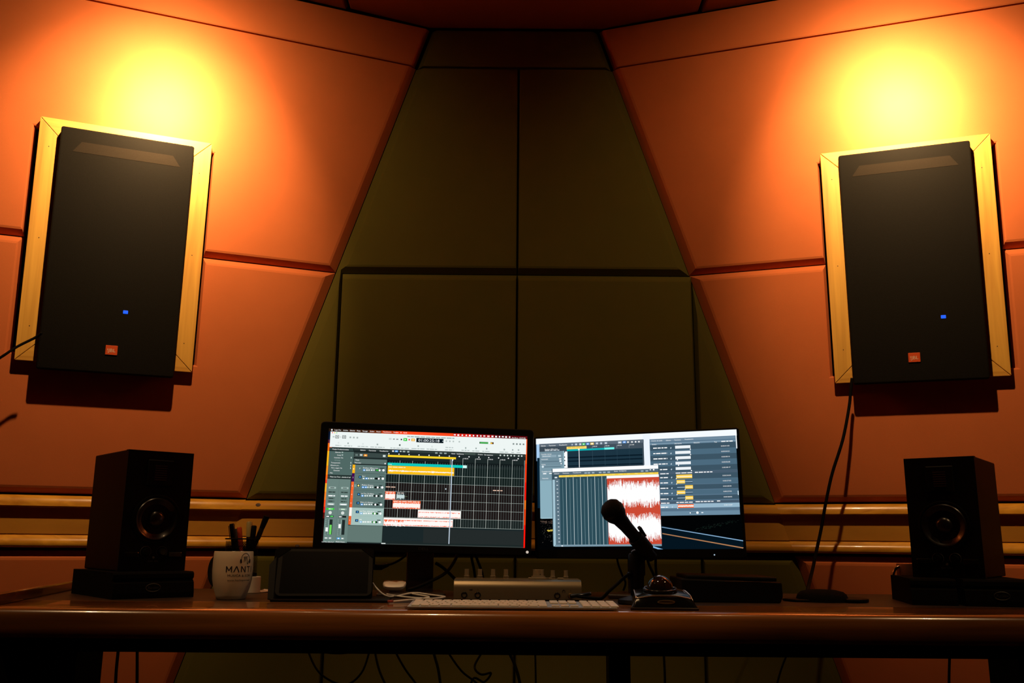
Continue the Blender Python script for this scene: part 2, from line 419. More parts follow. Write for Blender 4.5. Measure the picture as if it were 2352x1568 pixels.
# ---------------------------------------------------------------- the desk
DT = 0.75; DF = 1.872
desk = thing('desk', (0, 2.2, 0), 0, 'wide dark wooden desk with a rounded varnished front edge', 'desk')
def dk(mb, name, m, smooth=None):
    o = mb.build(name, m, desk, smooth); o.matrix_parent_inverse = Matrix.Translation((0, 2.2, 0)).inverted(); return o
mb = MB(); mb.prism([(-1.088, 2.085), (1.235, 2.085), (1.34, 2.60), (-1.19, 2.60)], DT - .040, DT, bevel=.001); dk(mb, 'desk_top', DESKW)
mb = MB(); mb.prism([(-1.052, 1.9085), (1.20, 1.9085), (1.2345, 2.0842), (-1.0875, 2.0842)], DT - .040, DT, bevel=.0008); dk(mb, 'front_plank', NOSE)
prof = [(1.909, .6905), (1.884, .6905), (1.876, .693), (1.8725, .700), (1.872, .722), (1.8735, .735), (1.878, .7435), (1.8865, .7488), (1.897, .7502), (1.909, .7502)]
mb = MB(); xs = [-1.05 + 2.25 * i / 60 for i in range(61)]
mb.loops([[Vector((x, y, z)) for y, z in prof] for x in xs]); dk(mb, 'front_edge', NOSE, 40)
mb = MB(); mb.box((0, 1.955, .685), (2.06, .03, .05)); dk(mb, 'apron', BLACK)
for s, word in ((-1, 'left'), (1, 'right')):
    ox = .14 if s > 0 else .006; a, b = Vector((s * (1.034 + ox), 1.912)), Vector((s * (1.170 + ox), 2.59)); d = (b - a).normalized(); nn = Vector((-d.y, d.x)) * s * 0.009
    mid = (a + b) / 2
    poly = [tuple(p - mid) for p in (a - nn, a + nn, b + nn, b - nn)]
    mb = MB(); mb.prism(poly if ccw(poly) else poly[::-1], 0, .022, bevel=.003); o = mb.build('wooden_board', NOSE); o.location = (mid.x, mid.y, DT)
    tag(o, 'narrow wooden board along the %s end of the desk top' % word, 'board')
x0, x1 = -1.06, -.885
mb = MB(); mb.box(((x0 + x1) / 2, 2.03, .345), (x1 - x0, .13, .69), bevel=.003); dk(mb, 'pedestal', BLACK)
x0, x1 = 1.043, 1.13
mb = MB(); mb.box(((x0 + x1) / 2, 2.03, .345), (x1 - x0, .13, .69), bevel=.003); dk(mb, 'pedestal', BLACK)
mb = MB(); mb.box((.2285, 2.02, .345), (.045, .06, .69), bevel=.003); dk(mb, 'leg', BLACKM)
mb = MB(); mb.box((0, 2.56, .69), (2.0, .03, .04)); dk(mb, 'rear_rail', BLACK)

# ---------------------------------------------------------------- wall speakers in pine frames
def wall_speaker(M, fv, label, led_h, badge_h):
    h0, h1 = FR['h0'], FR['h1']; v0, v1 = fv
    org = M @ Vector(((h0 + h1) / 2, v0, 0)); s = 1 if M is M_R else -1
    B3 = M.to_3x3(); rot = Matrix((B3.col[0] * s, B3.col[1], B3.col[2])).transposed()   # x to the viewer's right
    t = thing('wall_speaker', org, 0, label, 'speaker', 'framed wall speakers'); t.rotation_euler = rot.to_euler()
    W2 = (h1 - h0) / 2; Hh = v1 - v0; bw = .066; fz = .028
    outer = [(-W2, 0), (W2, 0), (W2, Hh), (-W2, Hh)]; inner = [(-W2 + bw, bw), (W2 - bw, bw), (W2 - bw, Hh - bw), (-W2 + bw, Hh - bw)]
    for i in range(4):
        j = (i + 1) % 4
        q = [outer[i], outer[j], inner[j], inner[i]]; q = inset_poly(q, [0, .0008, 0, .0008])
        mb = MB(); mb.prism(q, -.006, fz, bevel=.0012); fb = mb.build('frame_board', PINE_H if i % 2 == 0 else PINE_V, t)
        ax, ay = outer[i]; bx_, by_ = outer[j]; ix, iy = inner[i]; mx, my = ((ax + ix) / 2, (ay + iy) / 2)
        for f in (.12, .5, .86):
            nx = ax + (bx_ - ax) * f; ny = ay + (by_ - ay) * f
            nx, ny = (nx, (ay + iy) / 2) if i % 2 == 0 else ((ax + ix) / 2, ny)
            m2 = MB(); m2.lathe([(.0016, 0), (.0016, .0006), (0, .0006)], (nx, ny, fz - .0002), n=8); m2.build('nail', INK, fb)
    mid = (h0 + h1) / 2
    gx0, gx1 = sorted((s * (-.0405 - mid), s * (.369 - mid))); gy0, gy1 = 1.418 - v0 + (.0 if s > 0 else .004), 2.205 - v0 + (0 if s > 0 else .008)
    mb = MB(); mb.prism([(gx0 + .01, gy0 + .01), (gx1 - .01, gy0 + .01), (gx1 - .01, gy1 - .01), (gx0 + .01, gy1 - .01)], -.02, .05); mb.build('cabinet', BLACK, t)
    mb = MB(); mb.box(((gx0 + gx1) / 2, (gy0 + gy1) / 2, .050), (gx1 - gx0, gy1 - gy0, .034), bevel=.007, seg=3); g = mb.build('grille', CLOTH, t, 40)
    # light falling through the cloth near the top, painted as a paler raised strip
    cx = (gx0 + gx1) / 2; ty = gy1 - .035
    mb = MB(); mb.prism([(cx - .165, ty - .045), (cx + .165, ty - .045), (cx + .140, ty - .010), (cx - .140, ty - .010)], .0668, .0677); mb.build('grille_light_strip', CLOTH_LIT, g)
    z = .0672
    bx = s * (badge_h - mid); by = 1.498 - v0
    mb = MB(); mb.box((bx, by, z + .001), (.036, .031, .004), bevel=.0008, seg=1)
    bd = mb.build('badge', mat('orange_badge', (0.62, 0.085, 0.018), 0.4), t)
    lettering('badge_lettering', '!JBL', .0115, lambda x, y: (bx + (x - .0125), by - .006 + y, z + .0034), mat('badge_white', (0.75, 0.62, 0.48), 0.5), bd, width=.025)
    lx = s * (led_h - mid); ly = 1.626 - v0
    mb = MB(); mb.box((lx, ly, z), (.015, .011, .003), bevel=.001, seg=1); mb.build('power_light', mat('blue_led', (0.01, 0.05, 0.4), 0.4, emit=((0.010, 0.11, 0.95), 1.0)), t)
    return t
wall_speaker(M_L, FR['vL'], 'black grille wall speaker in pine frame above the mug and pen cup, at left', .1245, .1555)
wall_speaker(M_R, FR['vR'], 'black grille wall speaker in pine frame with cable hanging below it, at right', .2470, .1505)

# ---------------------------------------------------------------- desktop studio monitors (speakers) on foam pads
def studio_monitor(loc, rz, label):
    """front faces local -Y, origin at the front bottom edge's middle"""
    t = thing('studio_monitor', loc, rz, label, 'speaker', 'studio monitors on the desk')
    W, H, Dp = .158, .281, .245
    mb = MB(); mb.box((0, Dp / 2 + .006, H / 2), (W, Dp - .012, H), bevel=.003); mb.build('cabinet', CAB, t)
    mb = MB(); mb.prism([(-W/2, 0), (W/2, 0), (W/2, H), (-W/2, H)], -.002, .014, Matrix.Translation((0, .014, 0)) @ Matrix.Rotation(R(90), 4, 'X')); mb.build('baffle', BLACK, t)
    F = (R(90), 0, 0)
    wz = .120; wr = .054
    mb = MB(); mb.lathe([(wr + .004, -.001), (wr + .004, .0025), (wr, .004), (wr - .003, .0025), (wr - .004, .002)], (0, 0, wz), F, 40); mb.build('woofer_ring', BLACK, t, 50)
    mb = MB(); mb.lathe([(wr - .003, .0022), (wr - .006, .0055), (wr - .010, .004), (wr - .012, .0015), (.020, -.0035 + .0), (.019, .0022), (.012, .0062), (0, .0078)], (0, 0, wz), F, 40); mb.build('woofer_cone', CONE, t, 60)
    tz = H - .052
    mb = MB(); mb.box((0, -.001, tz), (.062, .006, .062), bevel=.002, seg=1); tw = mb.build('tweeter_plate', BLACK, t)
    for i in range(7):
        mb = MB(); mb.box((0, -.0045, tz - .0165 + i * .0055), (.028, .003, .0028)); mb.build('tweeter_fold', mat('tweeter_brown', (0.030, 0.009, 0.006), 0.5), tw)
    for sx in (-1, 1):
        mb = MB(); mb.lathe([(.0085, 0), (.0085, .004), (.007, .010), (0, .010)], (sx * .019, -.002, .044), F, 20); mb.build('knob', BLACKG, t, 40)
        mb = MB(); pts = [(sx * .019 + .0125 * math.cos(R(a)), -.0026, .044 + .0125 * math.sin(R(a))) for a in range(-40, 221, 20)]; mb.tube(pts, .0004, 5, 2); mb.build('dial_scale', GREYINK, t)
        mb = MB(); mb.box((sx * .051, -.001, .037), (.034, .006, .014), bevel=.003); mb.build('port', BLACKG, t)
    mb = MB(); mb.lathe([(.0028, 0), (.0028, .002), (0, .002)], (0, -.002, .031), F, 12); mb.build('power_light', GREYINK, t)
    lettering('maker_lettering', 'ADAM  A5X', .0035, lambda x, y: (x - .014, -.0028, .021 + y), GREYINK, t)
    for px, pz in ((-.05, .205), (.05, .205), (-.05, .26), (.05, .26)):
        mb = MB(); mb.lathe([(.0022, 0), (.0022, .0012), (0, .0012)], (px, -.002, pz), F, 10); mb.build('screw', BLACKM, t)
    return t
def place(front_near, yaw, w):
    """world point of the middle of the front bottom edge, from the nearest corner"""
    a = R(yaw); d = Vector((math.cos(a), math.sin(a), 0)); s = 1 if yaw > 0 else -1
    return tuple(Vector(front_near) + d * s * w / 2)
PADZ = .809
studio_monitor(place((-.905, 2.172, PADZ), 41, .158), R(41), 'dark studio monitor speaker on a foam pad beside the white mug')
studio_monitor(place((1.090, 2.160, PADZ), -37.5, .158), R(-37.5), 'dark studio monitor speaker on foam pads beside the copper mug')

def foam_pad(loc, rz, w, dpt, label, logo=True, tail=0):
    t = thing('foam_pad', loc, rz, label, 'foam pad', 'isolation pads under the studio monitors')
    # stepped pad: low body with a thinner overhanging top plate and a scooped front
    prof = [(0.000, 0), (0.0, .012), (.004, .034), (.012, .041), (.006, .045), (.006, .054), (.012, .0585), (dpt, .0585), (dpt, 0)]
    mb = MB(); mb.loops([[Vector((x, y, z)) for y, z in prof] for x in (-w/2, -w/2 + .004, w/2 - .004, w/2)]); mb.build('pad_body', FOAM, t)
    if logo:
        cx = w * (-.02 if tail == 0 else .02)
        mb = MB(); pts = [(cx + .0165 * math.cos(R(a)), -.001, .024 + .0088 * math.sin(R(a))) for a in range(0, 361, 15)]; mb.tube(pts, .0008, 6, 1); rg = mb.build('logo_ring', mat('logo_silver', (0.16, 0.15, 0.13), 0.35, 0.8), t)
        lettering('logo_lettering', 'Auralex', .006, lambda x, y: (cx - .0125 + x, -.0012, .0215 + y), mat('logo_silver', (0.16, 0.15, 0.13)), t, width=.025)
    if tail:
        mb = MB(); mb.loops([[Vector((w/2 - .001, y, z)) for y, z in ((.0, .046), (.10, .046), (.10, .057), (.0, .057))], [Vector((w/2 + .03, y, z)) for y, z in ((.03, .058), (.08, .058), (.08, .062), (.03, .062))]]); mb.build('pad_tail', FOAM, t)
    return t
foam_pad(place((-.886, 2.112, DT), 41, .186), R(41), .186, .30, 'charcoal foam isolation pad under the speaker beside the white mug')
foam_pad((.965, 2.150, DT), R(-12), .098, .24, 'narrow plain half of the foam pads under the right studio monitor', logo=False)
foam_pad((1.098, 2.118, DT), R(-12), .146, .24, 'wider foam pad with oval badge under the right studio monitor', tail=1)

# ---------------------------------------------------------------- computer monitors
SCREEN_LEFT = [["r",0,0,1,1,"#0a0c10"],
["r",0,0.015,0.02,0.1,"#0c1830"],
["r",0,0.1,0.02,0.13,"#5a1c30"],
["r",0,0.13,0.02,0.2,"#f06a10"],
["r",0,0.2,0.02,0.33,"#ffb818"],
["r",0,0.33,0.02,0.41,"#ff9018"],
["r",0,0.41,0.02,0.455,"#ff6414"],
["r",0,0.455,0.02,0.485,"#f83010"],
["r",0,0.485,0.02,0.56,"#ffb020"],
["r",0,0.56,0.02,0.63,"#ff8420"],
["r",0,0.63,0.02,0.69,"#ff4a18"],
["r",0,0.69,0.02,0.74,"#e01c10"],
["r",0,0.74,0.02,0.79,"#5a0c08"],
["r",0,0.79,0.02,0.99,"#140606"],
["r",0.9915,0.02,1,0.25,"#ff5a1c"],
["r",0.9915,0.25,1,0.42,"#ff3c14"],
["r",0.9915,0.42,1,0.58,"#ff1808"],
["r",0.9915,0.58,1,0.66,"#ff7818"],
["r",0.9915,0.66,1,0.8,"#ff4812"],
["r",0.9915,0.8,1,1,"#ff1408"],
["r",0,0,0.1,0.026,"#2a1a10"],
["r",0.1,0,0.2,0.026,"#3c2010"],
["r",0.2,0,0.26,0.026,"#6e2c0e"],
["r",0.26,0,0.33,0.026,"#c84014"],
["r",0.33,0,0.62,0.026,"#ff4a1e"],
["r",0.62,0,0.72,0.026,"#e02418"],
["r",0.72,0,0.83,0.026,"#a81418"],
["r",0.83,0,1,0.026,"#5e0c14"],
["c",0.0145,0.0114,0.0039,"#ffffff"],
["t",0.0277,0.0595,0.0104,0.0117,"Logic Pro","#ffffff"],
["t",0.0703,0.0939,0.0104,0.0117,"Archivo","#ffffff"],
["t",0.1038,0.1283,0.0104,0.0117,"Edición","#ffffff"],
["t",0.1382,0.1555,0.0104,0.0117,"Pista","#ffffff"],
["t",0.1654,0.1925,0.0104,0.0117,"Navegar","#ffffff"],
["t",0.2024,0.2247,0.0104,0.0117,"Grabar","#ffffff"],
["t",0.2346,0.2569,0.0104,0.0117,"Mezclar","#ffffff"],
["t",0.2669,0.3091,0.0104,0.0117,"Visualización","#ffffff"],
["t",0.3192,0.3441,0.0104,0.0117,"Ventana","#ffffff"],
["t",0.3556,0.3586,0.0103,0.0118,"1","#ffffff"],
["t",0.3691,0.3876,0.0103,0.0118,"Ayuda","#ffffff"],
["r",0.6234,0.007,0.6336,0.0172,"#ffffff"],
["r",0.6416,0.0061,0.6509,0.02,"#ffffff"],
["c",0.6666,0.013,0.0041,"#ffffff"],
["c",0.687,0.013,0.004,"#ffffff"],
["r",0.7002,0.0061,0.7094,0.02,"#ffffff"],
["c",0.7237,0.0131,0.004,"#ffffff"],
["c",0.7431,0.0131,0.0041,"#ffffff"],
["c",0.761,0.0131,0.0041,"#ffffff"],
["r",0.7737,0.0071,0.784,0.0173,"#ffffff"],
["r",0.8158,0.0062,0.825,0.0201,"#ffffff"],
["r",0.8348,0.0062,0.844,0.0201,"#ffffff"],
["c",0.8569,0.0132,0.0041,"#ffffff"],
["r",0.8687,0.0071,0.879,0.0174,"#ffffff"],
["r",0.8862,0.0062,0.8955,0.0202,"#ffffff"],
["c",0.9089,0.0132,0.0041,"#ffffff"],
["r",0.7937,0.0062,0.806,0.0199,"#ffd8d8"],
["t",0.9213,0.9539,0.0169,0.0101,"Mar 28 nov.","#ffffff"],
["t",0.9595,0.9906,0.0168,0.0101,"10:57:08","#ffffff"],
["r",0.009,0.0262,0.9953,0.1644,"#eef6f4"],
["c",0.0185,0.0362,0.0029,"#ff5f57"],
["c",0.0293,0.0364,0.0029,"#fdd24a"],
["c",0.0396,0.0365,0.0029,"#8be07a"],
["r",0.0208,0.0682,0.0303,0.0782,"#b4c0be"],
["r",0.0342,0.0583,0.0515,0.0856,"#4a5654"],
["r",0.0368,0.0625,0.049,0.0813,"#eef6f4"],
["c",0.0429,0.0719,0.0029,"#4a5654"],
["c",0.06,0.0724,0.0039,"#d4dedc"],
["r",0.068,0.0575,0.0863,0.0848,"#4a5654"],
["r",0.0705,0.0618,0.0837,0.0805,"#eef6f4"],
["r",0.0731,0.0679,0.0811,0.0744,"#4a5654"],
["r",0.1035,0.0656,0.1117,0.0793,"#a8b4b2"],
["r",0.1207,0.0659,0.1289,0.0796,"#a8b4b2"],
["r",0.1379,0.0662,0.1461,0.0799,"#a8b4b2"],
["r",0.2986,0.0646,0.3118,0.0799,"#d0dad8"],
["p",[[0.3275,0.0661],[0.3226,0.0728],[0.3277,0.0787]],"#303838"],
["p",[[0.3225,0.0665],[0.3177,0.0731],[0.3227,0.0791]],"#303838"],
["p",[[0.3365,0.0672],[0.3416,0.0731],[0.3367,0.0798]],"#303838"],
["p",[[0.3415,0.0668],[0.3465,0.0727],[0.3417,0.0794]],"#303838"],
["r",0.3574,0.0675,0.3646,0.0796,"#202828"],
["r",0.3713,0.0602,0.3896,0.0859,"#1cc82c"],
["p",[[0.3764,0.0652],[0.3855,0.0727],[0.3766,0.0814]],"#ffffff"],
["c",0.3999,0.0725,0.004,"#f01830"],
["r",0.4108,0.0609,0.4281,0.0849,"#f0b020"],
["r",0.4149,0.066,0.424,0.0798,"#ffe8b0"],
["r",0.4357,0.0536,0.5724,0.0925,"#06141c"],
["t",0.4465,0.552,0.0727,0.0244,"01:00:25:18","#f4fbff"],
["r",0.5662,0.0721,0.5713,0.0772,"#e0f0f8"],
["r",0.3896,0.0403,0.403,0.0485,"#8fa6a8"],
["r",0.4065,0.0403,0.4224,0.0485,"#8fa6a8"],
["r",0.4259,0.0403,0.4519,0.0485,"#8fa6a8"],
["r",0.4554,0.0403,0.4796,0.0485,"#8fa6a8"],
["r",0.4831,0.0403,0.5067,0.0485,"#8fa6a8"],
["r",0.5102,0.0403,0.5295,0.0485,"#8fa6a8"],
["r",0.533,0.0403,0.5559,0.0485,"#8fa6a8"],
["r",0.5594,0.0403,0.5841,0.0485,"#8fa6a8"],
["r",0.5876,0.0403,0.6126,0.0485,"#8fa6a8"],
["r",0.6161,0.0403,0.6271,0.0485,"#8fa6a8"],
["c",0.5869,0.0724,0.0041,"#b4c0be"],
["c",0.6046,0.0727,0.0041,"#b4c0be"],
["c",0.6223,0.073,0.0041,"#b4c0be"],
["c",0.6527,0.0735,0.0041,"#b4c0be"],
["r",0.755,0.0665,0.8277,0.0832,"#101810"],
["r",0.7581,0.07,0.8,0.0806,"#48c458"],
["r",0.8,0.0651,0.8113,0.0825,"#f0fff0"],
["r",0.8113,0.0698,0.8205,0.0819,"#f0b830"],
["r",0.8205,0.0709,0.8256,0.0815,"#5a2410"],
["r",0.9254,0.067,0.9336,0.081,"#7a8886"],
["r",0.9429,0.067,0.9511,0.081,"#7a8886"],
["r",0.9599,0.0669,0.9682,0.081,"#7a8886"],
["r",0.977,0.0669,0.9852,0.081,"#7a8886"],
["r",0.0479,0.1179,0.055,0.1317,"#dae4e2"],
["r",0.0949,0.119,0.1021,0.1327,"#a4b2b0"],
["r",0.1681,0.1199,0.1753,0.1337,"#dae4e2"],
["r",0.2396,0.1192,0.2468,0.133,"#a4b2b0"],
["r",0.3507,0.1175,0.3579,0.1314,"#30403e"],
["r",0.4431,0.1199,0.4502,0.1338,"#a4b2b0"],
["r",0.5123,0.1203,0.5195,0.1342,"#dae4e2"],
["r",0.6825,0.1208,0.6896,0.1348,"#a4b2b0"],
["r",0.7353,0.1207,0.7425,0.1347,"#a4b2b0"],
["r",0.7894,0.1205,0.7966,0.1345,"#a4b2b0"],
["r",0.8795,0.1214,0.8867,0.1355,"#a4b2b0"],
["r",0.9227,0.122,0.9299,0.1361,"#a4b2b0"],
["r",0.9526,0.1208,0.9598,0.1349,"#a4b2b0"],
["r",0.0359,0.1447,0.0576,0.1517,"#b2bebc"],
["r",0.0611,0.1447,0.0652,0.1517,"#b2bebc"],
["r",0.0799,0.146,0.0926,0.153,"#b2bebc"],
["r",0.0961,0.146,0.1093,0.153,"#b2bebc"],
["r",0.1128,0.146,0.119,0.153,"#b2bebc"],
["r",0.1461,0.1466,0.1594,0.1536,"#b2bebc"],
["r",0.1629,0.1466,0.1809,0.1536,"#b2bebc"],
["r",0.1844,0.1466,0.1977,0.1536,"#b2bebc"],
["r",0.2091,0.1473,0.2274,0.1545,"#b2bebc"],
["r",0.2309,0.1473,0.2427,0.1545,"#b2bebc"],
["r",0.2462,0.1473,0.269,0.1545,"#b2bebc"],
["r",0.2725,0.1473,0.2792,0.1545,"#b2bebc"],
["r",0.308,0.1492,0.3186,0.1564,"#b2bebc"],
["r",0.3221,0.1492,0.334,0.1564,"#b2bebc"],
["r",0.3375,0.1492,0.3559,0.1564,"#b2bebc"],
["r",0.3594,0.1492,0.3745,0.1564,"#b2bebc"],
["r",0.378,0.1492,0.4009,0.1564,"#b2bebc"],
["r",0.4135,0.148,0.4388,0.1552,"#b2bebc"],
["r",0.4423,0.148,0.4536,0.1552,"#b2bebc"],
["r",0.4571,0.148,0.4784,0.1552,"#b2bebc"],
["r",0.4895,0.1472,0.5016,0.1544,"#b2bebc"],
["r",0.5051,0.1472,0.5267,0.1544,"#b2bebc"],
["r",0.5302,0.1472,0.5412,0.1544,"#b2bebc"],
["r",0.5839,0.1261,0.5973,0.1333,"#b2bebc"],
["r",0.6008,0.1261,0.611,0.1333,"#b2bebc"],
["r",0.6145,0.1261,0.6232,0.1333,"#b2bebc"],
["r",0.5815,0.1479,0.5967,0.1551,"#b2bebc"],
["r",0.6002,0.1479,0.6173,0.1551,"#b2bebc"],
["r",0.6208,0.1479,0.6244,0.1551,"#b2bebc"],
["r",0.6649,0.1464,0.6774,0.1538,"#b2bebc"],
["r",0.6809,0.1464,0.6909,0.1538,"#b2bebc"],
["r",0.6944,0.1464,0.7055,0.1538,"#b2bebc"],
["r",0.7197,0.148,0.7314,0.1554,"#b2bebc"],
["r",0.7349,0.148,0.7561,0.1554,"#b2bebc"],
["r",0.7706,0.1482,0.7812,0.1554,"#b2bebc"],
["r",0.7847,0.1482,0.8083,0.1554,"#b2bebc"],
["r",0.8118,0.1482,0.8124,0.1554,"#b2bebc"],
["r",0.8585,0.1492,0.8811,0.1566,"#b2bebc"],
["r",0.8846,0.1492,0.9023,0.1566,"#b2bebc"],
["r",0.9058,0.1492,0.9072,0.1566,"#b2bebc"],
["r",0.9191,0.1497,0.9329,0.1569,"#b2bebc"],
["r",0.9468,0.1494,0.9658,0.1568,"#b2bebc"],
["r",0.0086,0.1688,0.9925,0.9942,"#1c2626"],
["r",0.0096,0.1705,0.1264,0.1924,"#364846"],
["r",0.0094,0.2006,0.1291,0.4087,"#506864"],
["r",0.009,0.4162,0.1239,0.4362,"#33443f"],
["r",0.0078,0.4451,0.1227,0.9946,"#6a827c"],
["t",0.0246,0.1035,0.1827,0.0115,"Pasaje: 8 seleccionados","#ffffff"],
["t",0.0384,0.0666,0.2092,0.0106,"Silenciar","#ffffff"],
["t",0.0492,0.0672,0.2333,0.0106,"Loop","#ffffff"],
["t",0.0347,0.0789,0.2573,0.0105,"Cuantizar: No","#ffffff"],
["t",0.0212,0.0663,0.3023,0.0105,"Transposición","#ffffff"],
["t",0.0193,0.0634,0.3253,0.0105,"Afinación pre...","#ffffff"],
["t",0.0247,0.0771,0.3478,0.0105,"Fluir y seguir: No","#ffffff"],
["t",0.0355,0.0655,0.3699,0.0105,"Ganancia","#ffffff"],
["t",0.02,0.0326,0.3928,0.0105,"Más","#ffffff"],
["t",0.0381,0.0648,0.2791,0.0097,"Q-Swing","#8fa8a2"],
["t",0.0219,0.1206,0.4268,0.0113,"Pista: Los Tres -...bonita el sol","#ffffff"],
["r",0.1168,0.2463,0.1201,0.2603,"#d8e4e0"],
["r",0.1166,0.2915,0.1198,0.3054,"#d8e4e0"],
["r",0.1164,0.3162,0.1197,0.3301,"#d8e4e0"],
["r",0.1163,0.3391,0.1195,0.353,"#d8e4e0"],
["r",0.0699,0.2026,0.077,0.2145,"#a0b4ae"],
["r",0.0705,0.2265,0.0776,0.2384,"#a0b4ae"],
["r",0.0182,0.5142,0.0534,0.5312,"#a4bab4"],
["r",0.0257,0.5198,0.0454,0.5268,"#40504c"],
["r",0.0173,0.5525,0.0523,0.5678,"#5a706a"],
["r",0.0194,0.5571,0.0343,0.5649,"#2c3a36"],
["r",0.0378,0.5571,0.0502,0.5649,"#2c3a36"],
["r",0.0181,0.5854,0.0531,0.5989,"#829a94"],
["r",0.0192,0.5888,0.0399,0.5974,"#ffffff"],
["r",0.0434,0.5888,0.051,0.5974,"#ffffff"],
["r",0.0197,0.6095,0.0498,0.6216,"#566c66"],
["r",0.0232,0.6127,0.0428,0.6197,"#2c3a36"],
["r",0.0188,0.6337,0.0504,0.6466,"#566c66"],
["r",0.0214,0.6378,0.0406,0.6448,"#2c3a36"],
["r",0.0161,0.658,0.051,0.6725,"#a4bab4"],
["r",0.022,0.6624,0.046,0.6702,"#ffffff"],
["r",0.0176,0.6803,0.0501,0.6924,"#566c66"],
["r",0.0143,0.7003,0.0511,0.7147,"#30d830"],
["r",0.0245,0.7036,0.0351,0.7114,"#e0ffe0"],
["r",0.0386,0.7036,0.0422,0.7114,"#e0ffe0"],
["c",0.033,0.7397,0.0081,"#d6deda"],
["r",0.014,0.7647,0.0321,0.78,"#141c1a"],
["r",0.0331,0.7637,0.0512,0.779,"#0c3014"],
["r",0.0161,0.7685,0.0295,0.7761,"#ffffff"],
["r",0.0352,0.7675,0.0486,0.7751,"#60f070"],
["r",0.0129,0.799,0.0178,0.8013,"#b0c4be"],
["r",0.0132,0.8152,0.018,0.8175,"#b0c4be"],
["r",0.0134,0.8314,0.0182,0.8337,"#b0c4be"],
["r",0.0137,0.8476,0.0185,0.8499,"#b0c4be"],
["r",0.0139,0.8637,0.0187,0.8661,"#b0c4be"],
["r",0.0141,0.8799,0.019,0.8822,"#b0c4be"],
["r",0.0144,0.896,0.0192,0.8983,"#b0c4be"],
["r",0.0146,0.9122,0.0194,0.9145,"#b0c4be"],
["r",0.0148,0.9283,0.0197,0.9306,"#b0c4be"],
["r",0.02,0.7969,0.0214,0.928,"#3c4c48"],
["r",0.033,0.7979,0.0476,0.9267,"#202a28"],
["r",0.0346,0.844,0.0447,0.926,"#70dc60"],
["r",0.0161,0.867,0.0279,0.9022,"#f4f8f6"],
["r",0.0268,0.8,0.0322,0.8031,"#9ab0aa"],
["r",0.0268,0.808,0.0322,0.8111,"#9ab0aa"],
["r",0.0268,0.816,0.0322,0.8192,"#9ab0aa"],
["r",0.0268,0.8241,0.0322,0.8272,"#9ab0aa"],
["r",0.0269,0.8321,0.0322,0.8352,"#9ab0aa"],
["r",0.0269,0.8401,0.0322,0.8432,"#9ab0aa"],
["r",0.0269,0.8481,0.0322,0.8513,"#9ab0aa"],
["r",0.0269,0.8561,0.0322,0.8593,"#9ab0aa"],
["r",0.0269,0.8641,0.0322,0.8673,"#9ab0aa"],
["r",0.0269,0.8721,0.0322,0.8753,"#9ab0aa"],
["r",0.0269,0.8801,0.0322,0.8833,"#9ab0aa"],
["r",0.0269,0.8881,0.0322,0.8913,"#9ab0aa"],
["r",0.0269,0.8961,0.0323,0.8993,"#9ab0aa"],
["r",0.0269,0.9041,0.0323,0.9072,"#9ab0aa"],
["r",0.0269,0.9121,0.0323,0.9152,"#9ab0aa"],
["r",0.027,0.9201,0.0323,0.9232,"#9ab0aa"],
["r",0.013,0.9512,0.0295,0.9649,"#9cb0aa"],
["r",0.0325,0.9512,0.0476,0.9649,"#9cb0aa"],
["r",0.017,0.954,0.0255,0.9616,"#ffffff"],
["r",0.0369,0.954,0.0436,0.9616,"#ffffff"],
["r",0.0791,0.514,0.1143,0.5311,"#a4bab4"],
["r",0.0866,0.5198,0.1064,0.5266,"#40504c"],
["r",0.078,0.5524,0.1132,0.5677,"#5a706a"],
["r",0.0802,0.557,0.0911,0.5648,"#2c3a36"],
["r",0.0946,0.557,0.1111,0.5648,"#2c3a36"],
["r",0.0788,0.5853,0.1139,0.5989,"#8fa6a0"],
["r",0.08,0.5888,0.0954,0.5974,"#ffffff"],
["r",0.0989,0.5888,0.1118,0.5974,"#ffffff"],
["r",0.0803,0.6095,0.1106,0.6216,"#566c66"],
["r",0.0839,0.6127,0.0957,0.6197,"#2c3a36"],
["r",0.0992,0.6127,0.1065,0.6197,"#2c3a36"],
["r",0.0795,0.6338,0.1111,0.6467,"#566c66"],
["r",0.082,0.6379,0.0931,0.6449,"#2c3a36"],
["r",0.0966,0.6379,0.1013,0.6449,"#2c3a36"],
["r",0.0767,0.6581,0.1117,0.6726,"#c8d8d4"],
["r",0.0826,0.6625,0.1067,0.6703,"#ffffff"],
["r",0.0781,0.6805,0.1107,0.6925,"#566c66"],
["r",0.0748,0.7005,0.1117,0.7149,"#90a69e"],
["r",0.085,0.7038,0.1028,0.7116,"#e0ffe0"],
["c",0.0935,0.7399,0.0081,"#d6deda"],
["r",0.0744,0.765,0.0925,0.7803,"#141c1a"],
["r",0.0935,0.764,0.1117,0.7794,"#141c1a"],
["r",0.0765,0.7688,0.0899,0.7764,"#ffffff"],
["r",0.0732,0.7993,0.0781,0.8016,"#b0c4be"],
["r",0.0735,0.8156,0.0783,0.8179,"#b0c4be"],
["r",0.0737,0.8318,0.0785,0.8341,"#b0c4be"],
["r",0.0739,0.848,0.0787,0.8503,"#b0c4be"],
["r",0.0741,0.8642,0.0789,0.8665,"#b0c4be"],
["r",0.0743,0.8804,0.0791,0.8827,"#b0c4be"],
["r",0.0745,0.8966,0.0793,0.8989,"#b0c4be"],
["r",0.0747,0.9127,0.0796,0.915,"#b0c4be"],
["r",0.0749,0.9289,0.0798,0.9312,"#b0c4be"],
["r",0.0804,0.7972,0.0815,0.9285,"#3c4c48"],
["r",0.0934,0.7983,0.1078,0.9273,"#202a28"],
["r",0.0775,0.8359,0.0893,0.8711,"#f4f8f6"],
["r",0.0872,0.8003,0.0925,0.8035,"#9ab0aa"],
["r",0.0872,0.8084,0.0925,0.8115,"#9ab0aa"],
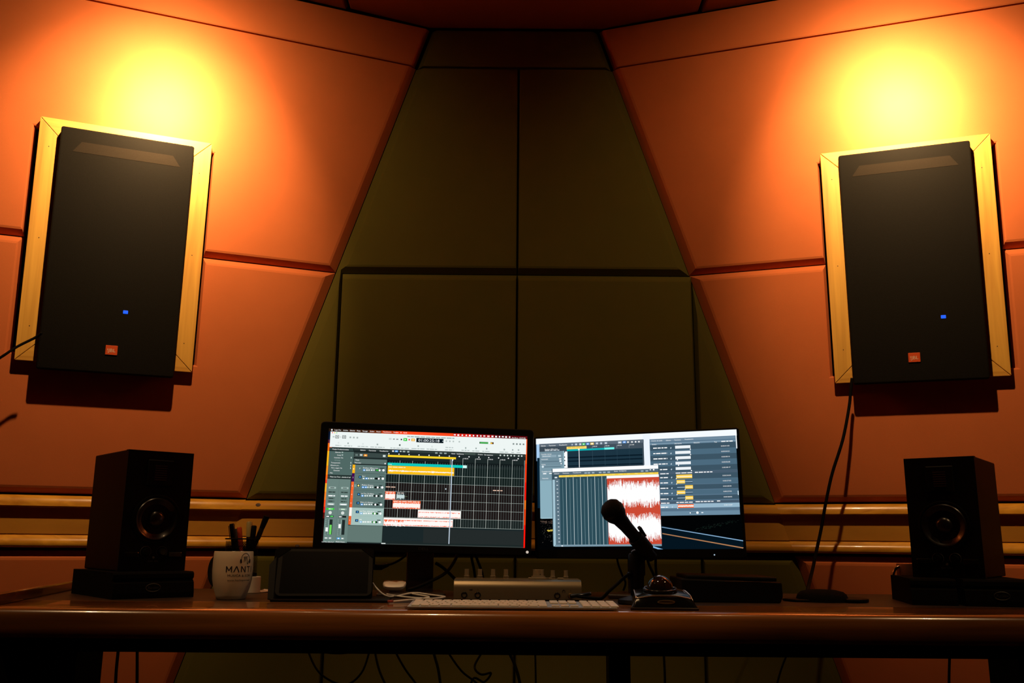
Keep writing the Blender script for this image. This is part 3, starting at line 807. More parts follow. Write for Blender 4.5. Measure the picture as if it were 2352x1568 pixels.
["r",0.0872,0.8164,0.0925,0.8196,"#9ab0aa"],
["r",0.0872,0.8245,0.0925,0.8276,"#9ab0aa"],
["r",0.0872,0.8325,0.0925,0.8356,"#9ab0aa"],
["r",0.0872,0.8405,0.0925,0.8437,"#9ab0aa"],
["r",0.0871,0.8486,0.0925,0.8517,"#9ab0aa"],
["r",0.0871,0.8566,0.0925,0.8597,"#9ab0aa"],
["r",0.0871,0.8646,0.0925,0.8678,"#9ab0aa"],
["r",0.0871,0.8726,0.0925,0.8758,"#9ab0aa"],
["r",0.0871,0.8806,0.0925,0.8838,"#9ab0aa"],
["r",0.0871,0.8886,0.0925,0.8918,"#9ab0aa"],
["r",0.0871,0.8966,0.0925,0.8998,"#9ab0aa"],
["r",0.0871,0.9046,0.0924,0.9078,"#9ab0aa"],
["r",0.0871,0.9126,0.0924,0.9158,"#9ab0aa"],
["r",0.0871,0.9206,0.0924,0.9238,"#9ab0aa"],
["r",0.073,0.9519,0.0896,0.9655,"#18a0e8"],
["r",0.0926,0.9518,0.1077,0.9656,"#9cb0aa"],
["r",0.077,0.9547,0.0856,0.9623,"#ffffff"],
["r",0.0971,0.9546,0.1037,0.9622,"#ffffff"],
["t",0.0031,0.0586,0.9897,0.0102,"Los Tres...chile el sol","#ffffff"],
["t",0.0691,0.112,0.9868,0.0101,"Madera Grupos","#ffffff"],
["r",0.0668,0.4432,0.0679,0.997,"#5c746e"],
["r",0.124,0.4397,0.1242,0.9962,"#2a3634"],
["r",0.1298,0.1691,0.9942,0.1863,"#323e3c"],
["r",0.1296,0.2055,0.2967,0.2465,"#3a4846"],
["t",0.1615,0.186,0.1819,0.0116,"Edición","#ffffff"],
["t",0.2033,0.2378,0.1826,0.0115,"Funciones","#ffffff"],
["t",0.2551,0.2986,0.1834,0.0116,"Visualización","#ffffff"],
["t",0.6146,0.6347,0.1826,0.0117,"Ajuste:","#ffffff"],
["t",0.6423,0.6777,0.1833,0.0118,"Inteligente","#ffffff"],
["t",0.7488,0.7742,0.1814,0.0118,"Arrastre:","#ffffff"],
["t",0.7819,0.8268,0.1827,0.0118,"Sin superpos.","#ffffff"],
["r",0.3183,0.1745,0.3265,0.1873,"#ffffff"],
["r",0.3307,0.1727,0.3478,0.1903,"#2c90f0"],
["r",0.3342,0.1761,0.3443,0.1861,"#c8e4ff"],
["r",0.3566,0.1754,0.3642,0.1856,"#d0dcd8"],
["r",0.371,0.1744,0.3831,0.187,"#a8b8b4"],
["r",0.3934,0.1746,0.4035,0.1891,"#a8b8b4"],
["r",0.533,0.1774,0.5451,0.1901,"#9cacaa"],
["r",0.5556,0.1777,0.5678,0.1903,"#9cacaa"],
["r",0.5782,0.1779,0.5904,0.1906,"#9cacaa"],
["r",0.6802,0.1717,0.7361,0.1931,"#46544f"],
["c",0.8636,0.1825,0.0041,"#d4deda"],
["c",0.8841,0.1824,0.0041,"#d4deda"],
["c",0.9005,0.1823,0.0041,"#d4deda"],
["c",0.9185,0.1822,0.0041,"#d4deda"],
["c",0.9355,0.1821,0.0041,"#d4deda"],
["c",0.9576,0.1819,0.0041,"#d4deda"],
["c",0.9731,0.1818,0.0041,"#d4deda"],
["r",0.1378,0.2192,0.1499,0.2352,"#6a7c78"],
["r",0.1598,0.2185,0.1724,0.2337,"#c8d4d0"],
["r",0.1785,0.2181,0.1965,0.2373,"#f09018"],
["r",0.1835,0.2231,0.1915,0.2323,"#ffe0b0"],
["r",0.2735,0.2187,0.2867,0.2365,"#d0dcd8"],
["r",0.1318,0.2604,0.2947,0.3044,"#586c68"],
["t",0.1389,0.1584,0.2714,0.0106,"Título","#ffffff"],
["t",0.1379,0.1687,0.2962,0.0106,"Marcador","#ffffff"],
["c",0.2867,0.2952,0.0034,"#ffffff"],
["r",0.1368,0.314,0.2942,0.3876,"#5e7672"],
["r",0.1385,0.3887,0.2942,0.3894,"#4a5e5a"],
["r",0.1276,0.3137,0.1404,0.3886,"#f8b418"],
["t",0.1318,0.1352,0.3513,0.0115,"1","#ffffff"],
["t",0.1604,0.1658,0.3424,0.0159,"♪","#e8f0ee"],
["t",0.1794,0.2519,0.3385,0.0115,"Esteban Alfaro Los","#ffffff"],
["r",0.1797,0.3509,0.1912,0.3669,"#3c9cf0"],
["r",0.1823,0.3555,0.1891,0.3635,"#ffffff"],
["r",0.1933,0.35,0.2044,0.366,"#8ca4a0"],
["r",0.196,0.3546,0.2023,0.3626,"#ffffff"],
["r",0.2046,0.3492,0.2142,0.3654,"#8ca4a0"],
["r",0.2072,0.3539,0.2121,0.3619,"#ffffff"],
["r",0.2163,0.3485,0.2279,0.3645,"#8ca4a0"],
["r",0.219,0.3531,0.2258,0.3611,"#ffffff"],
["r",0.2286,0.3477,0.2377,0.3639,"#8ca4a0"],
["r",0.2312,0.3525,0.2356,0.3603,"#ffffff"],
["r",0.2414,0.3477,0.2682,0.3646,"#0e1614"],
["r",0.2434,0.3511,0.2608,0.3615,"#40c048"],
["c",0.2617,0.3562,0.0049,"#ffffff"],
["c",0.2803,0.3549,0.0059,"#ffffff"],
["r",0.2628,0.3349,0.2825,0.3419,"#22302e"],
["r",0.1362,0.3898,0.2938,0.4625,"#5e7672"],
["r",0.1378,0.4633,0.2938,0.4643,"#4a5e5a"],
["r",0.1269,0.3895,0.1397,0.4632,"#460c4e"],
["t",0.1311,0.1345,0.4265,0.0114,"2","#ffffff"],
["r",0.1604,0.4102,0.1745,0.4321,"#0c3050"],
["p",[[0.1625,0.4215],[0.1668,0.4151],[0.1718,0.4209],[0.1671,0.4273]],"#60b8f8"],
["t",0.1787,0.1921,0.4126,0.0114,"Bus 1","#ffffff"],
["r",0.1792,0.4248,0.1908,0.4408,"#8ca4a0"],
["r",0.1818,0.4294,0.1886,0.4374,"#ffffff"],
["r",0.1929,0.424,0.2039,0.44,"#3c9cf0"],
["r",0.1955,0.4287,0.2018,0.4365,"#ffffff"],
["r",0.2041,0.4233,0.2137,0.4394,"#8ca4a0"],
["r",0.2067,0.428,0.2116,0.4358,"#ffffff"],
["r",0.2158,0.4225,0.2274,0.4385,"#8ca4a0"],
["r",0.2184,0.4273,0.2253,0.4351,"#ffffff"],
["r",0.228,0.4218,0.2371,0.4379,"#8ca4a0"],
["r",0.2306,0.4265,0.235,0.4343,"#ffffff"],
["r",0.2408,0.4219,0.2675,0.4387,"#0e1614"],
["c",0.2595,0.4304,0.0049,"#ffffff"],
["c",0.2795,0.4291,0.0059,"#ffffff"],
["r",0.2627,0.4091,0.2734,0.4161,"#22302e"],
["r",0.2769,0.4091,0.2818,0.4161,"#22302e"],
["r",0.1355,0.4643,0.2935,0.5371,"#5e7672"],
["r",0.1371,0.5376,0.2935,0.5389,"#4a5e5a"],
["r",0.1263,0.464,0.139,0.5375,"#f8682c"],
["t",0.1305,0.1339,0.5009,0.0114,"3","#ffffff"],
["r",0.1415,0.4867,0.1712,0.5111,"#7c9a92"],
["r",0.1542,0.4859,0.1692,0.5086,"#201c08"],
["c",0.1617,0.4969,0.0044,"#fff090"],
["t",0.1781,0.2341,0.4897,0.0114,"Madera Grupos","#ffffff"],
["r",0.1788,0.5019,0.1903,0.5179,"#3c9cf0"],
["r",0.1814,0.5065,0.1882,0.5145,"#ffffff"],
["r",0.1924,0.5011,0.2035,0.5171,"#3c9cf0"],
["r",0.195,0.5058,0.2014,0.5136,"#ffffff"],
["r",0.2036,0.5005,0.2132,0.5165,"#8ca4a0"],
["r",0.2062,0.505,0.2111,0.513,"#ffffff"],
["r",0.2153,0.4998,0.2269,0.5157,"#8ca4a0"],
["r",0.2179,0.5043,0.2248,0.5123,"#ffffff"],
["r",0.2275,0.499,0.2366,0.5151,"#8ca4a0"],
["r",0.2301,0.5037,0.2345,0.5115,"#ffffff"],
["r",0.2402,0.4991,0.267,0.5159,"#0e1614"],
["c",0.2565,0.5078,0.0049,"#ffffff"],
["c",0.2788,0.5065,0.0059,"#ffffff"],
["r",0.2626,0.4864,0.278,0.4934,"#22302e"],
["r",0.1348,0.5386,0.2931,0.6122,"#5e7672"],
["r",0.1364,0.6124,0.2932,0.614,"#4a5e5a"],
["r",0.1256,0.5383,0.1384,0.6123,"#f8682c"],
["t",0.1298,0.1332,0.5754,0.0113,"4","#ffffff"],
["r",0.1592,0.5624,0.1732,0.5842,"#0c3050"],
["p",[[0.1613,0.5736],[0.1656,0.5673],[0.1705,0.5731],[0.1658,0.5794]],"#60b8f8"],
["t",0.1774,0.2394,0.5648,0.0113,"Los Tres...Do Bebop","#ffffff"],
["r",0.1784,0.577,0.1899,0.5928,"#3c9cf0"],
["r",0.181,0.5816,0.1878,0.5894,"#ffffff"],
["r",0.192,0.5762,0.203,0.5921,"#8ca4a0"],
["r",0.1946,0.5807,0.2009,0.5887,"#ffffff"],
["r",0.2032,0.5755,0.2127,0.5915,"#8ca4a0"],
["r",0.2058,0.5802,0.2106,0.588,"#ffffff"],
["r",0.2148,0.5749,0.2263,0.5908,"#8ca4a0"],
["r",0.2174,0.5795,0.2242,0.5873,"#ffffff"],
["r",0.227,0.5742,0.2361,0.5902,"#8ca4a0"],
["r",0.2296,0.5787,0.234,0.5867,"#ffffff"],
["r",0.2397,0.5743,0.2663,0.5911,"#0e1614"],
["c",0.253,0.5831,0.0049,"#ffffff"],
["c",0.2781,0.5817,0.0058,"#ffffff"],
["r",0.2625,0.5616,0.279,0.5686,"#22302e"],
["r",0.1342,0.6134,0.2928,0.6887,"#5e7672"],
["r",0.1358,0.6886,0.2929,0.6905,"#4a5e5a"],
["r",0.125,0.613,0.1377,0.6885,"#f06028"],
["t",0.1292,0.1326,0.6509,0.0112,"5","#ffffff"],
["r",0.1571,0.6381,0.1726,0.6598,"#0c3050"],
["p",[[0.1607,0.6492],[0.165,0.6429],[0.1699,0.6486],[0.1652,0.655]],"#60b8f8"],
["t",0.1768,0.2389,0.6405,0.0112,"Dulce y H...Hermoso","#ffffff"],
["r",0.178,0.6525,0.1895,0.6684,"#3c9cf0"],
["r",0.1806,0.6573,0.1874,0.6649,"#ffffff"],
["r",0.1916,0.6518,0.2026,0.6676,"#8ca4a0"],
["r",0.1942,0.6564,0.2005,0.6642,"#ffffff"],
["r",0.2027,0.6512,0.2122,0.6671,"#8ca4a0"],
["r",0.2053,0.6558,0.2102,0.6636,"#ffffff"],
["r",0.2144,0.6505,0.2258,0.6664,"#8ca4a0"],
["r",0.2169,0.6553,0.2237,0.6629,"#ffffff"],
["r",0.2265,0.6499,0.2355,0.6658,"#8ca4a0"],
["r",0.2291,0.6545,0.2335,0.6623,"#ffffff"],
["r",0.2391,0.65,0.2657,0.6668,"#0e1614"],
["c",0.2495,0.659,0.0049,"#ffffff"],
["c",0.2774,0.6575,0.0058,"#ffffff"],
["r",0.2623,0.6374,0.2774,0.6444,"#22302e"],
["r",0.1335,0.6896,0.2925,0.764,"#a6c2bc"],
["r",0.1352,0.7635,0.2925,0.7658,"#90aca6"],
["r",0.1244,0.6892,0.1371,0.7634,"#fff4ec"],
["t",0.1286,0.1319,0.7265,0.0111,"6","#ffffff"],
["r",0.1566,0.7159,0.172,0.7375,"#0c3050"],
["p",[[0.1602,0.7269],[0.1644,0.7207],[0.1694,0.7265],[0.1647,0.7327]],"#60b8f8"],
["t",0.1762,0.2462,0.7183,0.0112,"Los Tres...chile el sol","#ffffff"],
["r",0.1777,0.7303,0.1891,0.7461,"#70bcf0"],
["r",0.1802,0.7349,0.187,0.7427,"#ffffff"],
["r",0.1912,0.7296,0.2021,0.7454,"#c4d8d2"],
["r",0.1938,0.7342,0.2001,0.742,"#ffffff"],
["r",0.2023,0.729,0.2118,0.7449,"#c4d8d2"],
["r",0.2049,0.7336,0.2097,0.7414,"#ffffff"],
["r",0.2139,0.7284,0.2254,0.7442,"#c4d8d2"],
["r",0.2165,0.733,0.2233,0.7408,"#ffffff"],
["r",0.226,0.7278,0.2351,0.7437,"#c4d8d2"],
["r",0.2286,0.7324,0.233,0.7402,"#ffffff"],
["r",0.2387,0.728,0.2652,0.7447,"#0e1614"],
["r",0.2407,0.7313,0.2578,0.7417,"#40c048"],
["c",0.2495,0.7369,0.0049,"#ffffff"],
["c",0.2767,0.7355,0.0058,"#ffffff"],
["r",0.2623,0.7156,0.2789,0.7224,"#22302e"],
["r",0.1329,0.7645,0.2922,0.839,"#a6c2bc"],
["r",0.1345,0.8382,0.2922,0.8407,"#90aca6"],
["r",0.1238,0.7641,0.1364,0.8381,"#f06028"],
["t",0.1279,0.1313,0.8013,0.0111,"7","#ffffff"],
["r",0.156,0.79,0.1714,0.8115,"#0c3050"],
["p",[[0.1596,0.8009],[0.1638,0.7947],[0.1687,0.8005],[0.164,0.8067]],"#60b8f8"],
["t",0.1755,0.1881,0.7924,0.0112,"1982","#ffffff"],
["r",0.1772,0.8043,0.1887,0.8201,"#70bcf0"],
["r",0.1798,0.8089,0.1866,0.8167,"#ffffff"],
["r",0.1907,0.8037,0.2017,0.8194,"#c4d8d2"],
["r",0.1933,0.8082,0.1996,0.816,"#ffffff"],
["r",0.2018,0.8031,0.2113,0.8189,"#c4d8d2"],
["r",0.2044,0.8078,0.2093,0.8154,"#ffffff"],
["r",0.2134,0.8025,0.2249,0.8183,"#c4d8d2"],
["r",0.216,0.8072,0.2228,0.8148,"#ffffff"],
["r",0.2255,0.8019,0.2345,0.8178,"#c4d8d2"],
["r",0.2281,0.8066,0.2324,0.8142,"#ffffff"],
["r",0.2381,0.8021,0.2646,0.8189,"#0e1614"],
["r",0.2401,0.8055,0.2572,0.8158,"#40c048"],
["c",0.2484,0.8111,0.0049,"#ffffff"],
["c",0.276,0.8097,0.0058,"#ffffff"],
["r",0.2622,0.7898,0.2787,0.7966,"#22302e"],
["r",0.1227,0.8439,0.2907,0.9854,"#627872"],
["r",0.1259,0.9876,0.2908,0.9905,"#3a4a46"],
["r",0.2977,0.1893,0.9941,0.2182,"#20292a"],
["r",0.3017,0.3102,0.9915,0.3857,"#14201f"],
["r",0.3005,0.3864,0.9912,0.4576,"#16211f"],
["r",0.2994,0.4622,0.991,0.5364,"#1c1615"],
["r",0.2982,0.5386,0.9907,0.6112,"#1c1615"],
["r",0.297,0.6129,0.9905,0.6875,"#1e1716"],
["r",0.2958,0.6868,0.9902,0.7643,"#1e1716"],
["r",0.2947,0.7648,0.99,0.839,"#1c2423"],
["r",0.2999,0.2605,0.9918,0.2864,"#121a1b"],
["r",0.2941,0.8449,0.9895,0.9657,"#1b2628"],
["r",0.4915,0.8543,0.9895,0.9787,"#242a2a"],
["r",0.2918,0.9922,0.9914,0.9995,"#3c4442"],
["r",0.2889,0.988,0.3093,0.9957,"#e8f0ee"],
["r",0.9753,0.2724,0.9763,0.8402,"#667270"],
["r",0.9627,0.2724,0.9637,0.8402,"#667270"],
["r",0.9502,0.2724,0.9512,0.8402,"#667270"],
["r",0.9376,0.2724,0.9386,0.8402,"#667270"],
["r",0.9124,0.2724,0.9134,0.8402,"#667270"],
["r",0.8998,0.2724,0.9008,0.8402,"#667270"],
["r",0.8873,0.2724,0.8883,0.8402,"#667270"],
["r",0.8747,0.2724,0.8757,0.8402,"#667270"],
["r",0.8495,0.2724,0.8505,0.8402,"#667270"],
["r",0.8369,0.2724,0.8379,0.8402,"#667270"],
["r",0.8244,0.2724,0.8254,0.8402,"#667270"],
["r",0.8118,0.2724,0.8128,0.8402,"#667270"],
["r",0.7866,0.2724,0.7876,0.8402,"#667270"],
["r",0.774,0.2724,0.775,0.8402,"#667270"],
["r",0.7615,0.2724,0.7625,0.8402,"#667270"],
["r",0.7489,0.2724,0.7499,0.8402,"#667270"],
["r",0.7237,0.2724,0.7247,0.8402,"#667270"],
["r",0.7111,0.2724,0.7121,0.8402,"#667270"],
["r",0.6986,0.2724,0.6996,0.8402,"#667270"],
["r",0.686,0.2724,0.687,0.8402,"#667270"],
["r",0.6608,0.2724,0.6618,0.8402,"#667270"],
["r",0.6482,0.2724,0.6492,0.8402,"#667270"],
["r",0.6357,0.2724,0.6367,0.8402,"#667270"],
["r",0.6231,0.2724,0.6241,0.8402,"#667270"],
["r",0.5979,0.2724,0.5989,0.8402,"#667270"],
["r",0.5853,0.2724,0.5863,0.8402,"#667270"],
["r",0.5728,0.2724,0.5738,0.8402,"#667270"],
["r",0.5602,0.2724,0.5612,0.8402,"#667270"],
["r",0.535,0.2724,0.536,0.8402,"#667270"],
["r",0.5224,0.2724,0.5234,0.8402,"#667270"],
["r",0.5099,0.2724,0.5109,0.8402,"#667270"],
["r",0.4973,0.2724,0.4983,0.8402,"#667270"],
["r",0.4721,0.2724,0.4731,0.8402,"#667270"],
["r",0.4595,0.2724,0.4605,0.8402,"#667270"],
["r",0.447,0.2724,0.448,0.8402,"#667270"],
["r",0.4344,0.2724,0.4354,0.8402,"#667270"],
["r",0.4092,0.2724,0.4102,0.8402,"#667270"],
["r",0.3966,0.2724,0.3976,0.8402,"#667270"],
["r",0.3841,0.2724,0.3851,0.8402,"#667270"],
["r",0.3715,0.2724,0.3725,0.8402,"#667270"],
["r",0.3463,0.2724,0.3473,0.8402,"#667270"],
["r",0.3337,0.2724,0.3347,0.8402,"#667270"],
["r",0.3212,0.2724,0.3222,0.8402,"#667270"],
["r",0.3086,0.2724,0.3096,0.8402,"#667270"],
["r",0.2879,0.3848,0.9884,0.3872,"#a8b4ae"],
["r",0.2879,0.4586,0.9884,0.461,"#a8b4ae"],
["r",0.2879,0.5362,0.9884,0.5385,"#a8b4ae"],
["r",0.2879,0.6106,0.9884,0.613,"#a8b4ae"],
["r",0.2879,0.6856,0.9884,0.688,"#a8b4ae"],
["r",0.2879,0.763,0.9884,0.7653,"#a8b4ae"],
["r",0.2879,0.8369,0.9884,0.8393,"#a8b4ae"],
["r",0.9876,0.222,0.9892,0.8402,"#c4ccc6"],
["r",0.9247,0.222,0.9263,0.8402,"#c4ccc6"],
["r",0.8618,0.222,0.8634,0.8402,"#c4ccc6"],
["r",0.7989,0.222,0.8005,0.8402,"#c4ccc6"],
["r",0.736,0.222,0.7376,0.8402,"#c4ccc6"],
["r",0.6731,0.222,0.6747,0.8402,"#c4ccc6"],
["r",0.6102,0.222,0.6118,0.8402,"#c4ccc6"],
["r",0.5473,0.2624,0.5489,0.8402,"#c4ccc6"],
["r",0.4844,0.2624,0.486,0.8402,"#c4ccc6"],
["r",0.4215,0.2624,0.4231,0.8402,"#c4ccc6"],
["r",0.3586,0.2624,0.3602,0.8402,"#c4ccc6"],
["c",0.3025,0.2069,0.003,"#ffffff"],
["c",0.3526,0.2069,0.0029,"#ffffff"],
["c",0.4028,0.207,0.003,"#ffffff"],
["c",0.4526,0.207,0.003,"#ffffff"],
["c",0.5027,0.2071,0.003,"#ffffff"],
["c",0.5543,0.2071,0.0031,"#ffffff"],
["c",0.6047,0.2072,0.003,"#ffffff"],
["c",0.6551,0.2073,0.0031,"#ffffff"],
["c",0.7042,0.2073,0.0031,"#ffffff"],
["c",0.7545,0.2074,0.003,"#ffffff"],
["c",0.8044,0.2074,0.003,"#ffffff"],
["c",0.8549,0.2075,0.0031,"#ffffff"],
["c",0.9046,0.2075,0.0031,"#ffffff"],
["c",0.955,0.2076,0.0031,"#ffffff"],
["t",0.677,0.7008,0.2242,0.0099,"1:00:30","#ffffff"],
["t",0.7398,0.7637,0.2238,0.0099,"1:00:35","#ffffff"],
["t",0.8024,0.8263,0.2233,0.01,"1:00:40","#ffffff"],
["t",0.8652,0.8892,0.2229,0.0099,"1:00:45","#ffffff"],
["t",0.9277,0.9519,0.2224,0.01,"1:00:50","#ffffff"],
["r",0.2982,0.2161,0.6386,0.234,"#fcd428"],
["r",0.2994,0.2855,0.676,0.3097,"#10c8bc"],
["t",0.3035,0.3193,0.2985,0.0097,"Strings","#ffffff"],
["r",0.6748,0.2855,0.6951,0.3102,"#d4fff6"],
["r",0.3008,0.3111,0.6321,0.3831,"#fcc018"],
["r",0.3039,0.3207,0.3216,0.3277,"#ffeec0"],
["r",0.3251,0.3207,0.3492,0.3277,"#ffeec0"],
["r",0.3527,0.3207,0.3755,0.3277,"#ffeec0"],
["r",0.379,0.3207,0.3884,0.3277,"#ffeec0"],
["w",0.3052,0.3401,0.63,0.3726,0.5,[0.273,0.352,0.189,0.609,0.534,0.421,0.241,0.262,0.565,0.297,0.166,0.279,0.318,0.245,0.219,0.21,0.333,0.23,0.326,0.319,0.219,0.243,0.127,0.3,0.096,0.159,0.209,0.349,0.194,0.252,0.332,0.314,0.603,0.186,0.534,0.273,0.131,0.095,0.322,0.279,0.089,0.341,0.193,0.249,0.162,0.202,0.186,0.172,0.096,0.292,0.161,0.345,0.139,0.099,0.264,0.095,0.15,0.117,0.29,0.347,0.148,0.094,0.15,0.305,0.092,0.148,0.146,0.122,0.331,0.347,0.324,0.294,0.215,0.14,0.323,0.174,0.297,0.301,0.258,0.155,0.338,0.342,0.262,0.323,0.342,0.1,0.253,0.283,0.142,0.329,0.317,0.299,0.318,0.318,0.263,0.321,0.209,0.091,0.242,0.583,0.225,0.535,0.161,0.565,0.424,0.293,0.146,0.341,0.114,0.32,0.199,0.291,0.318,0.164,0.196,0.129,0.131,0.215,0.228,0.273,0.167,0.213,0.213,0.149,0.179,0.346,0.264,0.167,0.208,0.165,0.293,0.202,0.289,0.26,0.106,0.299,0.324,0.237,0.249,0.191,0.132,0.171,0.09,0.337,0.297,0.338,0.239,0.237,0.286,0.115],[0.207,0.233,0.354,0.551,0.266,0.293,0.208,0.614,0.554,0.135,0.251,0.311,0.107,0.263,0.131,0.108,0.314,0.164,0.236,0.31,0.194,0.199,0.165,0.096,0.251,0.226,0.175,0.136,0.138,0.157,0.525,0.432,0.206,0.269,0.46,0.32,0.206,0.269,0.338,0.339,0.161,0.29,0.335,0.302,0.135,0.12,0.34,0.086,0.129,0.18,0.11,0.197,0.1,0.129,0.124,0.215,0.349,0.225,0.193,0.211,0.193,0.196,0.321,0.217,0.152,0.139,0.315,0.098,0.234,0.191,0.258,0.282,0.109,0.316,0.33,0.259,0.255,0.224,0.266,0.329,0.104,0.34,0.096,0.118,0.261,0.128,0.235,0.331,0.085,0.087,0.115,0.292,0.23,0.138,0.172,0.29,0.224,0.093,0.214,0.456,0.335,0.414,0.57,0.198,0.344,0.167,0.213,0.109,0.249,0.22,0.312,0.102,0.136,0.306,0.296,0.317,0.124,0.174,0.324,0.085,0.229,0.274,0.104,0.309,0.288,0.251,0.246,0.327,0.326,0.315,0.247,0.121,0.18,0.119,0.122,0.131,0.183,0.177,0.109,0.333,0.258,0.164,0.089,0.305,0.299,0.126,0.216,0.333,0.342,0.257],"#ffffff"],
["r",0.2948,0.5397,0.3449,0.6102,"#f85a20"],
["w",0.296,0.5543,0.344,0.6102,0.5,[0.93,0.525,0.876,0.801,0.773,0.762,0.694,0.825,0.927,0.7,0.516,0.709,0.671,0.737,0.606,0.646,0.73,0.804,0.902,0.83,0.843,0.659,0.933,0.839,0.708,0.721,0.725,0.659,0.905,0.755,0.826,0.6,0.815,0.909,0.91,0.931,0.727,0.793,0.64,0.73],[0.927,0.538,0.831,0.639,0.773,0.571,0.677,0.948,0.745,0.621,0.512,0.643,0.901,0.752,0.511,0.562,0.949,0.582,0.859,0.908,0.855,0.941,0.573,0.822,0.739,0.916,0.874,0.897,0.707,0.914,0.719,0.646,0.575,0.621,0.639,0.818,0.733,0.765,0.594,0.92],"#fff6f0"],
["r",0.2979,0.5442,0.3109,0.5522,"#ffe0d0"],
["r",0.3144,0.5442,0.3291,0.5522,"#ffe0d0"],
["r",0.3326,0.5442,0.34,0.5522,"#ffe0d0"],
["r",0.3498,0.5417,0.3915,0.6076,"#2a3030"],
["w",0.351,0.5553,0.3906,0.6076,0.5,[0.743,0.837,0.807,0.416,0.919,0.895,0.658,0.699,0.407,0.554,0.821,0.838,0.74,0.401,0.515,0.94,0.559,0.697,0.513,0.78,0.892,0.599,0.48,0.566,0.402,0.586,0.85,0.574,0.788,0.936,0.812,0.41,0.601,0.405],[0.808,0.918,0.907,0.656,0.757,0.462,0.536,0.716,0.519,0.904,0.488,0.476,0.47,0.879,0.519,0.88,0.929,0.773,0.918,0.932,0.564,0.491,0.436,0.732,0.773,0.57,0.664,0.665,0.431,0.413,0.865,0.833,0.718,0.426],"#c8dcdc"],
["r",0.3528,0.5464,0.3698,0.5542,"#d0c0b8"],
["r",0.3733,0.5464,0.3868,0.5542,"#d0c0b8"],
["r",0.3916,0.5778,0.4044,0.5806,"#708060"],
["r",0.3342,0.616,0.4708,0.6861,"#f85a20"],
["w",0.3355,0.6315,0.4698,0.6862,0.5,[0.569,0.635,0.763,0.457,0.58,0.948,0.868,0.77,0.767,0.712,0.786,0.829,0.601,0.883,0.809,0.807,0.647,0.672,0.889,0.518,0.933,0.763,0.704,0.625,0.742,0.791,0.878,0.786,0.88,0.902,0.807,0.866,0.592,0.877,0.494,0.655,0.597,0.886,0.757,0.809,0.89,0.703,0.605,0.75,0.549,0.755,0.471,0.607,0.898,0.68,0.772,0.73,0.92,0.666,0.569,0.939,0.724,0.658,0.46,0.766,0.764,0.79,0.803,0.461,0.788,0.576,0.746,0.632,0.635,0.6,0.836,0.735,0.605,0.852,0.544,0.799,0.611,0.867,0.878,0.618,0.892,0.563,0.715,0.853,0.542,0.854,0.853,0.515,0.847,0.623,0.66,0.91,0.452,0.89,0.667,0.914,0.823,0.781,0.595,0.564,0.744,0.855,0.902,0.912,0.9,0.457,0.536,0.781,0.657,0.756],[0.722,0.752,0.483,0.869,0.567,0.685,0.688,0.525,0.884,0.821,0.482,0.746,0.466,0.686,0.889,0.911,0.85,0.918,0.499,0.558,0.668,0.601,0.643,0.743,0.902,0.914,0.945,0.532,0.932,0.735,0.556,0.737,0.482,0.945,0.85,0.525,0.834,0.472,0.472,0.615,0.94,0.949,0.488,0.466,0.654,0.528,0.884,0.929,0.639,0.71,0.748,0.76,0.704,0.81,0.601,0.711,0.456,0.74,0.758,0.48,0.683,0.626,0.819,0.48,0.932,0.678,0.61,0.606,0.748,0.639,0.463,0.818,0.561,0.569,0.668,0.501,0.617,0.669,0.535,0.775,0.676,0.51,0.545,0.869,0.589,0.771,0.623,0.596,0.586,0.658,0.655,0.528,0.922,0.943,0.925,0.561,0.868,0.71,0.621,0.484,0.594,0.473,0.797,0.898,0.738,0.823,0.6,0.712,0.92,0.621],"#fff6f0"],
["r",0.3373,0.6207,0.3593,0.6285,"#ffe0d0"],
["r",0.3628,0.6207,0.3761,0.6285,"#ffe0d0"],
["r",0.3796,0.6207,0.4035,0.6285,"#ffe0d0"],
["r",0.407,0.6207,0.4288,0.6285,"#ffe0d0"],
["r",0.4323,0.6207,0.451,0.6285,"#ffe0d0"],
["r",0.4545,0.6207,0.4661,0.6285,"#ffe0d0"],
["r",0.4601,0.6928,0.6726,0.7602,"#fffaf6"],
["r",0.4623,0.7101,0.6696,0.7569,"#f85a20"],
